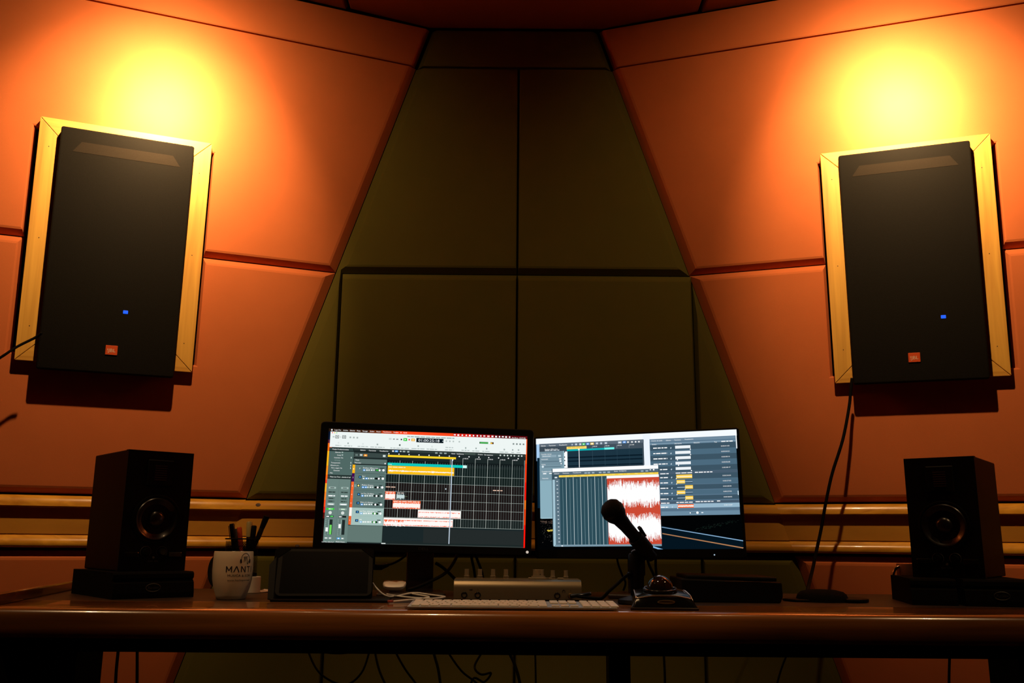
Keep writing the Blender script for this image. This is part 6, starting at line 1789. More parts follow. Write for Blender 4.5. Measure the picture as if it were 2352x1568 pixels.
def rounded(w, h, r, n=5):
    P = []
    for cx, cy, a0 in ((w/2 - r, h/2 - r, 0), (-w/2 + r, h/2 - r, 90), (-w/2 + r, -h/2 + r, 180), (w/2 - r, -h/2 + r, 270)):
        for i in range(n + 1): a = R(a0 + 90 * i / n); P.append((cx + r * math.cos(a), cy + r * math.sin(a)))
    return P
def draw_screen(data, w, h, parent):
    """the lit picture: flat coloured shapes a few micrometres apart, in the plane of the panel (x right, y up, z to the viewer)"""
    V, Fc, MI, mats, idx = [], [], [], [], {}
    def mi(c):
        if c not in idx: idx[c] = len(mats); mats.append(emat(c))
        return idx[c]
    zc = [0.0]
    def add(pts, c, faces=None):
        b = len(V); V.extend((( u - .5) * w, (.5 - v) * h, zc[0]) for u, v in pts)
        for f in (faces or [tuple(range(len(pts)))]): Fc.append(tuple(b + i for i in f)); MI.append(mi(c))
    for e in data:
        zc[0] += 4e-6; k = e[0]
        if k == 'r': _, u0, v0, u1, v1, c = e; add([(u0, v1), (u1, v1), (u1, v0), (u0, v0)], c)
        elif k == 'c': _, u, v, r, c = e; add([(u + r * math.cos(-a * math.pi / 6), v + r * w / h * math.sin(-a * math.pi / 6)) for a in range(12)], c)
        elif k == 'p': add([tuple(q) for q in e[1]], e[2])
        elif k == 't':
            _, u0, u1, v, hh, t, c = e; vs, fs, tw = text_mesh(t); add([(u0 + x / tw * (u1 - u0), v + hh / 2 - y * hh) for x, y in vs], c, fs)
        elif k == 'w':
            _, u0, v0, u1, v1, ctr, top, bot, c = e; n = len(top); m = v0 + (v1 - v0) * ctr; hf = (v1 - v0) / 2
            pts = []; fs = []
            for i in range(n):
                a = u0 + (u1 - u0) * i / n; b = u0 + (u1 - u0) * (i + 1) / n
                pts += [(a, m + bot[i] * hf), (b, m + bot[i] * hf), (b, m - top[i] * hf), (a, m - top[i] * hf)]; fs.append((4*i, 4*i + 1, 4*i + 2, 4*i + 3))
            add(pts, c, fs)
    me = bpy.data.meshes.new('screen'); me.from_pydata(V, [], Fc)
    for m in mats: me.materials.append(m)
    me.polygons.foreach_set('material_index', MI); me.update()
    o = bpy.data.objects.new('screen', me); COL.objects.link(o); o.parent = parent
    return o
def computer_monitor(centre, yaw, roll, W, H, SW, SH, sx, sy, data, label, rad, maker, bez):
    base_z = DT
    t = thing('computer_monitor', (centre[0], centre[1], base_z), R(yaw), label, 'monitor', 'computer monitors side by side')
    hub = bpy.data.objects.new('display', None); COL.objects.link(hub); hub.parent = t; hub.empty_display_size = .02
    hub.location = (0, 0, centre[2] - base_z); hub.rotation_euler = Euler((R(90), 0, 0))
    hub.rotation_euler = (Matrix.Rotation(R(90), 3, 'X') @ Matrix.Rotation(R(roll), 3, 'Z')).to_euler()
    bpy.context.view_layer.update()
    # bezel ring with opening, back shell
    o = rounded(W, H, rad); cx, cy = sx, sy
    i_ = [(max(-SW/2, min(SW/2, x)) + cx, max(-SH/2, min(SH/2, y)) + cy) for x, y in ((p[0] * 2, p[1] * 2) for p in o)]
    mb = MB()
    inset = lambda P, d: [(x * (1 - 2*d/W), y * (1 - 2*d/H)) for x, y in P]
    # snap the opening's ring to a rectangle with the same number of points
    n = len(o); q = n // 4; corners = [(SW/2 + cx, SH/2 + cy), (-SW/2 + cx, SH/2 + cy), (-SW/2 + cx, -SH/2 + cy), (SW/2 + cx, -SH/2 + cy)]
    i_ = [corners[k // q] for k in range(n)]
    rings = [[Vector((x, y, -.020)) for x, y in inset(o, .004)], [Vector((x, y, -.003)) for x, y in o], [Vector((x, y, -.0005)) for x, y in inset(o, .0008)], [Vector((x, y, 0)) for x, y in inset(o, .002)]]
    bm = mb.bm
    V = [[bm.verts.new(p) for p in r] for r in rings]
    for a, b in zip(V, V[1:]):
        for k in range(n): bm.faces.new((a[k], a[(k+1) % n], b[(k+1) % n], b[k]))
    cv = [bm.verts.new((x, y, 0)) for x, y in corners]; dv = [bm.verts.new((x, y, -.006)) for x, y in corners]
    for c in range(4):
        seg = V[-1][c*q:(c+1)*q]
        for a, b in zip(seg, seg[1:]): bm.faces.new((a, b, cv[c]))
        nx = V[-1][((c+1)*q) % n]; bm.faces.new((seg[-1], nx, cv[(c+1) % 4], cv[c]))
        bm.faces.new((cv[c], cv[(c+1) % 4], dv[(c+1) % 4], dv[c]))
    bm.faces.new(dv); bm.faces.new(V[0][::-1])
    mb.build('bezel', BLACK, hub)
    mb = MB(); mb.box((0, 0, -.032), (W * .8, H * .78, .03), bevel=.012); mb.build('back_shell', BLACK, hub)
    s = draw_screen(data, SW, SH, hub); s.location = (cx, cy, -.0055)
    if maker:
        lettering('maker_lettering', maker, .0068, lambda x, y: (x - .012, -H/2 + .007 + y, .0004), mat('faint_print', (0.030, 0.028, 0.026), 0.4), hub, width=.025)
    return t, hub, s
ml, hl, sl = computer_monitor((-.2084, 2.2806, 1.0102), 7.5, -.98, .531, .311, .4955, .276, .002, .0005, SCREEN_LEFT, 'black monitor showing orange and yellow audio tracks', .009, 'DELL', .015)
mr, hr, sr = computer_monitor((.305, 2.283, .9995), -20, .9, .522, .307, .510, .281, .000, .0085, SCREEN_RIGHT, 'thin bezel monitor showing red waveform and file list', .006, None, .006)
mb = MB(); mb.lathe([(.0034, 0), (.0034, .0016), (.0026, .0020), (.0020, .0012), (0, .0012)], (.255, -.1475, -.0004), (0, 0, 0), 16); mb.build('power_button', mat('lit_ring', (.6, .58, .55), .3, emit=('#c8c0b8', .8)), hl)
mb = MB(); mb.lathe([(.0016, 0), (.0016, .0012), (0, .0012)], (.187, -.1455, -.0004), (0, 0, 0), 10); mb.build('power_light', mat('white_led', (.6, .6, .6), .3, emit=('#a8c8e0', 1.0)), hr)
# stands
def stand(t, hub, col_x, col_w, base_c, base_s, centre):
    mb = MB(); mb.box((col_x, .055, (centre - .0) / 2 + .01), (col_w, .022, centre), bevel=.004); mb.build('stand_column', DARKSTAND, t)
    mb = MB(); mb.box((col_x, .048, centre - .06), (col_w * 1.6, .05, .10), bevel=.006); mb.build('hinge', BLACK, t)
    mb = MB(); mb.box(base_c, base_s, bevel=.004); mb.build('stand_base', DARKSTAND, t)
stand(ml, hl, -.008, .066, (-.030, .055, .006), (.165, .15, .012), .26)
stand(mr, hr, -.014, .034, (-.014, .055, .006), (.11, .13, .012), .25)

# ---------------------------------------------------------------- tablet in a folio
tab = thing('tablet', (-.445, 2.10, DT), R(-1), 'dark tablet propped in a black folio case between mug and monitor', 'tablet')
mb = MB(); mb.prism([(-.084, -.012), (.178, -.012), (.165, .13), (-.080, .13)], 0.0, .006, bevel=.002); mb.build('folio_base', BLACK, tab)
th = R(52)
def lean(x, s, z=0.0): return Vector((x, .012 + s * math.cos(th) * .9 - z * math.sin(th) * -0 , .006 + s * math.sin(th)))
Mt = Matrix.Translation((.026, .012, .0065)) @ Matrix.Rotation(R(9), 4, 'Z') @ Matrix.Rotation(th + R(12), 4, 'X')
mb = MB(); mb.prism(rounded(.224, .122, .009), -.011, -.002, Mt @ Matrix.Translation((-.001, .0615, 0)), bevel=.0015); mb.build('folio_back', FOAM, tab)
mb = MB(); mb.prism(rounded(.212, .112, .010), -.001, .0055, Mt @ Matrix.Translation((.003, .060, 0)), bevel=.0012); body = mb.build('tablet_body', BLACK, tab)
mb = MB(); mb.prism(rounded(.194, .100, .003), .0056, .0060, Mt @ Matrix.Translation((.003, .060, 0))); mb.build('glass', mat('tablet_glass', (.0015, .0015, .0015), .35, spec=.06), body)
mb = MB(); mb.prism([(-.105, -.002), (-.118, .0), (-.122, .08), (-.108, .10)][::-1], -.006, -.001, Mt); mb.build('folio_flap', BLACK, tab)
for sx in (-1, 1):
    P = [(.003 + sx * .106, .095), (.003 + sx * .106, .116), (.003 + sx * .080, .116)]
    mb = MB(); mb.prism(P if ccw(P) else P[::-1], .0055, .0072, Mt); mb.build('corner_strap', FOAM, tab)

# ---------------------------------------------------------------- mug with print
mug = thing('mug', (-.637, 2.165, DT), 0, 'cream ceramic mug with dark headphone logo and lettering', 'mug')
MUGP = [(0, 0), (.029, 0), (.0325, .002), (.035, .010), (.0405, .027), (.0440, .046), (.0452, .063), (.0448, .086), (.0434, .1055), (.0426, .1070)]
mb = MB(); mb.lathe(MUGP, n=48); mb.build('mug_body', CERAMIC, mug, 60)
mb = MB(); mb.lathe([(.0426, .1070), (.0414, .1055), (.0418, .08), (.038, .03), (.030, .008), (0, .006)], n=48); mb.build('mug_inside', mat('black_glaze', (.012, .011, .010), .2), mug, 60)
ha = R(158); mb = MB(); pts = []
for a in range(-80, 81, 16): rr = .044 + .020 * math.cos(R(a)); pts.append((rr * math.cos(ha), rr * math.sin(ha), .062 + .032 * math.sin(R(a))))
mb.tube(pts, .0058, 10, 3); mb.build('handle', MATS['black_glaze'], mug, True)
def mug_r(z):
    for (r0, z0), (r1, z1) in zip(MUGP, MUGP[1:]):
        if z0 <= z <= z1: return r0 + (r1 - r0) * (z - z0) / max(z1 - z0, 1e-6)
    return .044
def on_mug(arc0, z0):
    # arc length measured round the belly from the side that faces the camera, to the right
    base = R(-90) + math.atan2(-.637, 2.165) * -1
    def f(x, y):
        a = base + (arc0 + x) / .0452; r = mug_r(z0 + y) + .0005; return (r * math.cos(a), r * math.sin(a), z0 + y)
    return f
LH = .0128; z0 = .0615
def strokes(name, polys, arc0, zz, parent=mug):
    V, Fs = [], []
    pl = on_mug(arc0, zz)
    for P in polys: b = len(V); V += [pl(x, y) for x, y in P]; Fs.append(tuple(range(b, b + len(P))))
    me = bpy.data.meshes.new(name); me.from_pydata(V, [], Fs); me.materials.append(INK); o = bpy.data.objects.new(name, me); COL.objects.link(o); o.parent = parent
def bar(x0, y0, x1, y1, w=.0024): return [(x0 - w/2, y0), (x0 + w/2, y0), (x1 + w/2, y1), (x1 - w/2, y1)]
strokes('letter_m', [bar(.0012, 0, .0012, LH), bar(.0012, LH, .0068, .003), bar(.0068, .003, .0124, LH), bar(.0124, 0, .0124, LH)], -.0152, z0)
strokes('letter_a', [bar(.0, 0, .0058, LH), bar(.0058, LH, .0116, 0)], .0022, z0)
strokes('letter_n', [bar(.0012, 0, .0012, LH), bar(.0012, LH, .0105, 0), bar(.0105, 0, .0105, LH)], .0180, z0)
strokes('letter_t', [bar(.005, 0, .005, LH, .0016), [(0, LH - .0016), (.010, LH - .0016), (.010, LH), (0, LH)]], .0330, z0)
strokes('letter_i', [bar(.0, 0, .0, LH, .0016)], .0475, z0)
lettering('print', 'MÚSICA & SON', .0054, on_mug(-.0108, .0515), INK, mug, width=.056)
lettering('print', 'www.hechoporman', .0046, on_mug(-.0112, .0415), INK, mug, width=.058)
em = on_mug(.0290, .090)
def ribbon(name, path, w):
    V, Fs = [], []
    for i, (x, y) in enumerate(path):
        a = path[max(i - 1, 0)]; b = path[min(i + 1, len(path) - 1)]; d = Vector((b[0] - a[0], b[1] - a[1])).normalized(); nx, ny = -d.y * w / 2, d.x * w / 2
        V += [em(x + nx, y + ny), em(x - nx, y - ny)]
    for i in range(len(path) - 1): Fs.append((2*i, 2*i + 1, 2*i + 3, 2*i + 2))
    me = bpy.data.meshes.new(name); me.from_pydata(V, [], Fs); me.materials.append(INK); o = bpy.data.objects.new(name, me); COL.objects.link(o); o.parent = mug
ribbon('headphone_band', [(.0112 * math.cos(R(a)), .0128 * math.sin(R(a))) for a in range(-30, 211, 12)], .0011)
for sx in (-1, 1): ribbon('ear_pad', [(sx * .0112, -.0085), (sx * .0124, -.005), (sx * .0120, -.0005)], .0042)
ribbon('script_m', [(-.0062, .0035), (-.0045, .0056), (-.0040, .001), (-.0046, -.0055), (-.0030, .003), (-.0006, .0068), (-.0002, .001), (-.0008, -.005), (.0014, .004), (.0040, .0072), (.0042, -.002), (.0040, -.0095), (.0058, -.0110), (.0085, -.004)], .0012)

# ---------------------------------------------------------------- pen cup with pens, standing on a white block
blk = thing('white_block', (-.667, 2.425, DT), 0, 'low white round block under the mesh pen cup behind the mug', 'block')
mb = MB(); mb.lathe([(0, 0), (.0255, 0), (.0265, .001), (.0265, .0395), (.0255, .0405), (0, .0405)], n=32); mb.build('block_body', PAPER, blk, 40)
cup = thing('pen_cup', (-.694, 2.425, DT + .0405), 0, 'black wire mesh pen cup behind the cream mug', 'pen cup')
CUPH = .094; CR = .041
mb = MB(); bm = mb.bm; nA, nZ = 60, 26; grid = {}
for k in range(nZ + 1):
    for i in range(nA):
        a = 2 * math.pi * (i + .5 * (k % 2)) / nA; grid[i, k] = bm.verts.new((CR * math.cos(a), CR * math.sin(a), .004 + (CUPH - .008) * k / nZ))
for k in range(0, nZ - 1):
    for i in range(nA):
        if k % 2 == 0: q = (grid[i, k], grid[i, k+1], grid[i, k+2], grid[(i - 1) % nA, k+1])
        else: q = (grid[i, k], grid[(i + 1) % nA, k+1], grid[i, k+2], grid[i, k+1])
        try: bm.faces.new(q)
        except ValueError: pass
bmesh.ops.wireframe(bm, faces=bm.faces[:], thickness=.0014, use_replace=True, use_even_offset=False)
tag(mb.build('mesh_wall', BLACKM, cup), kind='stuff')
mb = MB(); pts = [(CR * 1.02 * math.cos(R(a)), CR * 1.02 * math.sin(R(a)), CUPH) for a in range(0, 361, 12)]; mb.tube(pts, .0019, 8, 1); mb.build('rim', BLACKM, cup, True)
mb = MB(); mb.lathe([(0, 0), (CR, 0), (CR + .0008, .003), (CR + .0008, .008), (CR - .001, .008), (CR - .001, .003), (0, .003)], n=32); mb.build('cup_base', BLACKM, cup, 40)
def pen(name, foot, top, r, label, body, cap=None, clip=False, tip=None, caplen=.35):
    f = Vector(foot); d = Vector(top) - f; L = d.length
    t = thing(name, foot, 0, label, 'pen' if name != 'brush' else 'brush', 'pens and brush in the mesh cup'); t.rotation_euler = d.to_track_quat('Z', 'Y').to_euler()
    c0 = L * (1 - caplen)
    mb = MB(); mb.lathe([(0, 0), (r * .5, 0), (r * .85, .006), (r * .88, c0), (0, c0)], n=14); mb.build('barrel', body, t, 50)
    mb = MB(); mb.lathe([(0, c0), (r, c0), (r, L - .003), (r * .8, L - .0006), (0, L)], n=14); mb.build('cap', cap or body, t, 50)
    if clip: mb = MB(); mb.box((0, -r - .0015, L - .022), (.0035, .0016, .034), bevel=.0005, seg=1); mb.build('clip', cap or body, t)
    return t
ZB = DT + .0405 + .005
PB = lambda x, y: (x, y, ZB)
pen('marker_pen', PB(-.704, 2.428), (-.7245, 2.424, .9235), .0066, 'fat black marker leftmost in the mesh pen cup', BLACKG, clip=True, caplen=.30)
pen('ballpoint_pen', PB(-.700, 2.440), (-.7145, 2.430, .9105), .0042, 'thin grey pen beside the fat black marker in the cup', mat('grey_plastic', (.10, .09, .08), .4), caplen=.25)
pen('highlighter', PB(-.683, 2.412), (-.7010, 2.413, .9145), .0062, 'bright orange red pen in the mesh pen cup', mat('orange_red_plastic', (.62, .075, .02), .35), caplen=.4)
pen('highlighter', PB(-.676, 2.432), (-.6830, 2.440, .9290), .0078, 'thick marker with a pale yellow end in the mesh cup', BLACK, mat('pale_yellow_plastic', (.42, .33, .12), .4), caplen=.30)
pen('marker_pen', PB(-.672, 2.420), (-.6620, 2.410, .9190), .0070, 'short black pen between yellow marker and brush', BLACK, caplen=.3)
br = thing('brush', PB(-.686, 2.425), 0, 'long black brush leaning to the right out of the pen cup', 'brush', 'pens and brush in the mesh cup')
d = Vector((-.6335, 2.420, .9435)) - Vector(PB(-.686, 2.425)); br.rotation_euler = d.to_track_quat('Z', 'Y').to_euler(); Lb = d.length
mb = MB(); mb.lathe([(0, 0), (.004, 0), (.0052, .03), (.0048, Lb - .062), (0, Lb - .062)], n=14); mb.build('handle', BLACK, br, 50)
mb = MB(); mb.lathe([(0, Lb - .062), (.0062, Lb - .062), (.0066, Lb - .048), (.0064, Lb - .034), (0, Lb - .034)], n=14); mb.build('ferrule', mat('dull_ferrule', (.035, .026, .018), .4, .5), br, 50)
mb = MB(); mb.lathe([(0, Lb - .034), (.0064, Lb - .034), (.0078, Lb - .012), (.0080, Lb - .001), (0, Lb)], n=14); mb.build('bristles', BLACK, br, 50)

# ---------------------------------------------------------------- small things near the tablet
rnd = random.Random(5)
mb = MB(); n = 12
ring = lambda s, z: [Vector((s * (.030 + .005 * rnd.random()) * math.cos(2*math.pi*i/n), s * (.018 + .004 * rnd.random()) * math.sin(2*math.pi*i/n), z + .004 * rnd.random())) for i in range(n)]
mb.loops([ring(1, 0), ring(1.02, .001), ring(.6, .004), ring(.25, .003)]); o = mb.build('paper_scrap', PAPER); o.location = (-.622, 2.46, DT)
tag(o, 'crumpled white paper scrap on the desk behind the tablet', 'paper')
mb = MB(); mb.box((0, 0, .0165), (.020, .03, .033), bevel=.002); o = mb.build('small_box', mat('brown_card', (.09, .042, .016), .7)); o.location = (-.574, 2.385, DT)
tag(o, 'small brown box peeking out behind the tablet', 'box')

mouse = thing('computer_mouse', (-.279, 2.282, DT + .0120), R(6), 'white low mouse tilted up on the monitor stand base', 'mouse')
def mouse_rings(w, l, h):
    rings = []
    for zf, sc in ((0, .55), (.12, .76), (.4, .94), (.68, 1.0), (.86, .95), (.96, .72), (1.0, .4)):
        rings.append([Vector((sc * w/2 * math.copysign(abs(math.cos(a)) ** .55, math.cos(a)), sc * l/2 * math.copysign(abs(math.sin(a)) ** .7, math.sin(a)), h * zf * (1 - .15 * math.sin(a) ** 2))) for a in [2*math.pi*i/28 for i in range(28)]])
    return rings
mb = MB(); mb.loops(mouse_rings(.057, .100, .020)); o = mb.build('mouse_shell', mat('mouse_white', (.8, .76, .68), .3), mouse, 50); o.rotation_euler = (R(5), 0, 0); o.location = (0, .03, .0055)
mb = MB(); mb.box((0, .03, .0035), (.026, .06, .006), rot=(R(5), 0, 0), bevel=.002); mb.build('mouse_underside', ALU, mouse)

# ---------------------------------------------------------------- audio interface
itf = thing('audio_interface', (.018, 2.19, DT), R(.6), 'silver desktop audio interface with knobs behind the keyboard', 'audio interface')
IW, ID, IH = .296, .11, .047
prof = [(0, .003), (0, .028), (.0025, .036), (.009, .0435), (.019, .0465), (.028, .047), (ID, .047), (ID, .003)]
mb = MB(); mb.loops([[Vector((x, y, z)) for y, z in prof] for x in (-IW/2, -IW/2 + .001, IW/2 - .001, IW/2)]); mb.build('case', mat('anodised_silver', (.25, .20, .125), .36, .7), itf, 30)
for x in (-.13, .13):
    for y in (.02, .09): mb = MB(); mb.lathe([(0, 0), (.007, 0), (.007, .004), (0, .004)], (x, y, 0), n=12); mb.build('foot', BLACK, itf)
KN = mat('knob_metal', (.42, .34, .22), .30, .6)
def knob(x, y, r, h, collar):
    if collar: mb = MB(); mb.lathe([(0, .047), (r * 1.12, .047), (r * 1.12, .0495), (r * .6, .0500), (r * .6, .0525), (0, .0525)], (x, y, 0), n=20); mb.build('collar', KN, itf, 40)
    mb = MB(); mb.lathe([(0, .051), (r * 1.08, .051), (r * 1.08, .0535), (r * .86, .054), (r * .84, .047 + h - .002), (r * .90, .047 + h), (0, .047 + h + .0002)], (x, y, 0), n=24); k = mb.build('knob', KN, itf, 40)
    return k
for x in (-.121, -.0895, -.058, -.027): knob(x, .07, .0062, .0215, True)
kb_ = knob(.0505, .07, .0155, .0215, False)
mb = MB(); mb.lathe([(.0012, 0), (.0012, .001), (0, .001)], (.0545, .0558, .0575), (R(90), 0, 0), 8); mb.build('knob_mark', INK, kb_)
for x in (.085, .1165): knob(x, .07, .0056, .0200, True)
for x, w in ((.0505, .05), (.0745, .014), (.102, .014)):
    mb = MB(); mb.box((x, .045, .0490), (w, .012, .004), bevel=.001, seg=1); mb.build('touch_pad', KN, itf)
for x in (-.1235, -.0925, .0915):
    mb = MB(); mb.lathe([(.0072, 0), (.0072, .0006), (.0058, .0014), (.0048, .0010), (.0046, -.004), (0, -.004)], (x, -.0003, .0125), (R(90), 0, 0), 24); mb.build('jack_socket', BLACKG, itf, 40)
lettering('front_print', '1', .003, lambda x, y: (-.124 + x, -.0006, .0235 + y), INK, itf); lettering('front_print', '2', .003, lambda x, y: (-.093 + x, -.0006, .0235 + y), INK, itf)
lettering('front_print', '1', .003, lambda x, y: (.091 + x, -.0006, .0225 + y), INK, itf); lettering('front_print', '2', .003, lambda x, y: (.122 + x, -.0006, .0225 + y), INK, itf)
mb = MB(); mb.tube([(-.112, -.0005, .0245), (-.107, -.0005, .0245), (-.105, -.0005, .0255), (-.105, -.0005, .0235), (-.107, -.0005, .0245)], .0004, 5, 1); mb.build('front_symbol', INK, itf)
mb = MB(); mb.tube([(.1065 + .0028 * math.cos(R(a)), -.0005, .0225 + .0030 * math.sin(R(a))) for a in range(-50, 231, 20)], .0004, 5, 1); mb.build('headphone_symbol', INK, itf)
plug = thing('headphone_plug', (.140, 2.190, DT + .0125), 0, 'black angled jack plug in the front of the audio interface', 'plug')
mb = MB(); mb.lathe([(.0062, 0), (.0062, .004), (.0048, .006), (.0048, .012), (0, .012)], (0, 0, 0), (R(90), 0, 0), 16); mb.build('plug_collar', mat('brass', (.5, .36, .14), .3, 1), plug, 40)
mb = MB(); mb.tube([(.000, -.010, 0), (.012, -.016, .001), (.030, -.020, .003), (.046, -.018, .006)], lambda t: .0048 - .001 * t, 10, 4); mb.build('plug_sleeve', BLACKG, plug, True)

# ---------------------------------------------------------------- keyboard with separate keys
kb = thing('keyboard', (.005, 1.925, DT), R(.6), 'flat silver keyboard with white keys near the desk edge', 'keyboard')
KW, KD = .420, .114; tilt = R(2.2)
Mk = Matrix.Translation((0, -.030, .0022)) @ Matrix.Rotation(tilt, 4, 'X')
mb = MB(); mb.prism([(-KW/2, 0), (KW/2, 0), (KW/2, KD), (-KW/2, KD)], 0, .0045, Mk, bevel=.0015); mb.build('keyboard_plate', ALUK, kb)
mb = MB(); mb.box((0, KD - .045, .0032), (KW * .96, .018, .0058), bevel=.002); mb.build('rear_foot', WHITE, kb)
key_mesh = {}
def key(cx, cy, w, h):
    k = (round(w, 4), round(h, 4))
    if k not in key_mesh:
        mb = MB(); mb.box((0, 0, .0012), (w, h, .0030), bevel=.0007, seg=1); o = mb.build('key', WHITE, kb); key_mesh[k] = o.data
    else:
        o = bpy.data.objects.new('key', key_mesh[k]); COL.objects.link(o); o.parent = kb
    o.matrix_local = Mk @ Matrix.Translation((cx, cy, .0045))
U = .019; G = .0030
rows = [(.006, [1, 1, 1, 1.25, 5, 1.25, 1, 1, 1, 1.0]), (.025, [2.25] + [1] * 10 + [2.25]), (.044, [1.75] + [1] * 11 + [1.75]), (.063, [1.5] + [1] * 12 + [1]), (.082, [1] * 13 + [1.5])]
for y, ws in rows:
    tot = sum(ws); x = -KW/2 + .006; sc = (14.5 * U) / tot
    for w in ws: key(x + w * sc / 2, y + .008, w * sc - G, U - G); x += w * sc
x = -KW/2 + .006
for i in range(14): key(x + 14.5 * U / 28 * (2 * i + 1), .104, 14.5 * U / 14 - G, .0085)
cl = -KW/2 + .006 + 14.5 * U + .006
for y in (.082, .063):
    for i in range(3): key(cl + U * (i + .5), y + .008, U - G, U - G)
for i in range(3): key(cl + U * (i + .5), .104, U - G, .0085); key(cl + U * (i + .5), .014, U - G, .0085)
key(cl + U * 1.5, .0235, U - G, .0075)
nl = cl + 3 * U + .006
for r_, y in enumerate((.006, .025, .044, .063, .082)):
    for i in range(4): key(nl + U * (i + .5) * .985, y + .008, U * .985 - G, U - G)
for i in range(4): key(nl + U * (i + .5) * .985, .104, U * .985 - G, .0085)

# ---------------------------------------------------------------- trackball
tb = thing('trackball', (.316, 1.975, DT), R(-2), 'black trackball with glossy dark ball and silver edging', 'trackball')
def tb_ring(y, w, z): return [Vector((-w/2, y, 0)), Vector((w/2, y, 0)), Vector((w/2, y, z * .35)), Vector((w/2 * .86, y, z * .9)), Vector((w/2 * .5, y, z)), Vector((0, y, z * 1.0)), Vector((-w/2 * .5, y, z)), Vector((-w/2 * .86, y, z * .9)), Vector((-w/2, y, z * .35))]
mb = MB(); mb.loops([tb_ring(-.048, .138, .006), tb_ring(-.041, .130, .026), tb_ring(-.034, .130, .030), tb_ring(.0, .124, .036), tb_ring(.03, .118, .041), tb_ring(.062, .108, .036), tb_ring(.072, .096, .018)]); mb.build('trackball_body', BLACKG, tb, 40)
mb = MB()
for i in range(16): pass
bmesh.ops.create_uvsphere(mb.bm, u_segments=36, v_segments=20, radius=.0272); mb._xf(mb.bm.verts[:], Matrix.Translation((-.002, .004, .0405))); mb.build('ball', mat('ball_gloss', (.010, .006, .0035), .07, coat=.6), tb, True)
mb = MB(); mb.tube([(-.002 + .033 * math.cos(R(a)), .004 + .033 * math.sin(R(a)), .0395 - .004 * math.sin(R(a)) * -1) for a in range(0, 361, 15)], .0032, 8, 1); mb.build('scroll_ring', BLACKG, tb, True)
SIL = mat('silver_trim', (.42, .38, .34), .25, .9)
mb = MB(); mb.tube([(-.0525, .050, .0345), (-.0545, .020, .0358), (-.0560, -.010, .0318), (-.0565, -.034, .0266), (-.0545, -.0400, .0238), (-.034, -.0412, .0268), (-.018, -.0412, .0285), (.018, -.0412, .0285), (.034, -.0412, .0268), (.0555, -.0412, .0222)], .0017, 6, 4); mb.build('silver_edge', SIL, tb, True)
mb = MB(); mb.tube([(.0480, .050, .0345), (.0510, .020, .0362), (.0540, -.010, .0322), (.0555, -.034, .0270), (.0600, -.0440, .0110)], .0015, 6, 4); mb.build('silver_edge', SIL, tb, True)
mb = MB(); mb.box((0, -.049, .0035), (.139, .003, .004), bevel=.001, seg=1); mb.build('front_lip', mat('dark_silver', (.10, .085, .07), .25, .9), tb)
mb = MB(); pts = [(.004 + .017 * math.cos(R(a)), -.0462, .0165 + .0032 * math.sin(R(a))) for a in range(0, 361, 20)]; mb.tube(pts, .0011, 6, 1); mb.build('badge', mat('gold_badge', (.45, .33, .16), .3, .9), tb)
mb = MB(); mb.box((.004, -.0445, .0165), (.030, .004, .0055), bevel=.001, seg=1); mb.build('badge_plate', mat('badge_dark', (.13, .095, .05), .35, .6), tb)

# ---------------------------------------------------------------- microphone on a desk stand
mic = thing('microphone', (.298, 2.095, .8746), 0, 'black handheld microphone with ball grille tilted over the desk', 'microphone')
tip = Vector((.2276, 2.05, .9495)); tail = Vector((.298, 2.095, .8746)); ax = (tip - tail); Lm = ax.length
mic.rotation_euler = ax.to_track_quat('Z', 'Y').to_euler()
mb = MB(); mb.lathe([(0, -.035), (.0115, -.035), (.0122, .0), (.0145, Lm - .045), (.0168, Lm - .026), (.0172, Lm - .020), (0, Lm - .020)], n=28); mb.build('mic_body', BLACKM, mic, 40)
mb = MB(); mb.lathe([(.0172, Lm - .022), (.0235, Lm - .010), (.0252, Lm + .001), (.0252, Lm + .006), (.0235, Lm + .016), (.0165, Lm + .0235), (.008, Lm + .0262), (0, Lm + .0265)], n=32); mb.build('ball_grille', mat('grille_mesh', (.0035, .003, .0027), .6, .2, spec=.1, noise=((500, 500, 500), .2, (.0015, .0015, .0015)), bump=(900, .6)), mic, True)
mb = MB(); mb.lathe([(.0254, Lm - .001), (.0262, Lm + .001), (.0262, Lm + .005), (.0254, Lm + .007)], n=32); mb.build('grille_band', BLACKM, mic, 40)
ms = thing('microphone_stand', (.285, 2.115, DT), 0, 'short black desk stand with clip holding the microphone', 'microphone stand')
mb = MB(); mb.lathe([(0, 0), (.042, 0), (.045, .003), (.043, .010), (.028, .015), (.012, .020), (0, .020)], n=32); mb.build('stand_base', BLACKM, ms, 40)
mb = MB(); mb.lathe([(0, .015), (.0150, .015), (.0155, .060), (.0185, .064), (.0188, .106), (.0165, .110), (0, .110)], n=24); mb.build('stand_shaft', BLACK, ms, 40)
mb = MB(); mb.lathe([(0, 0), (.0075, 0), (.0075, .010), (0, .010)], (-.022, -.004, .062), (0, R(90), 0), 14); mb.build('clamp_knob', BLACK, ms)
d = (tip - tail).normalized(); q = d.to_track_quat('Z', 'Y').to_matrix().to_4x4(); loc = Matrix.Translation(tail - Vector((.285, 2.115, DT)))
mb = MB(); mb.lathe([(.0145, -.012), (.0178, -.012), (.0185, .030), (.0155, .030), (.0145, -.012)], n=24); mb._xf(mb.bm.verts[:], loc @ q); mb.build('mic_clip', BLACK, ms, 40)
side = Vector((1, 0, 1)); side = (side - d * side.dot(d)).normalized(); fr3 = Matrix((side, d.cross(side), d)).transposed().to_4x4()
mb = MB(); mb.box((.0195, 0, .030), (.007, .012, .026), rot=(0, R(8), 0), bevel=.0015); mb._xf(mb.bm.verts[:], loc @ fr3); mb.build('clip_tab', BLACK, ms)
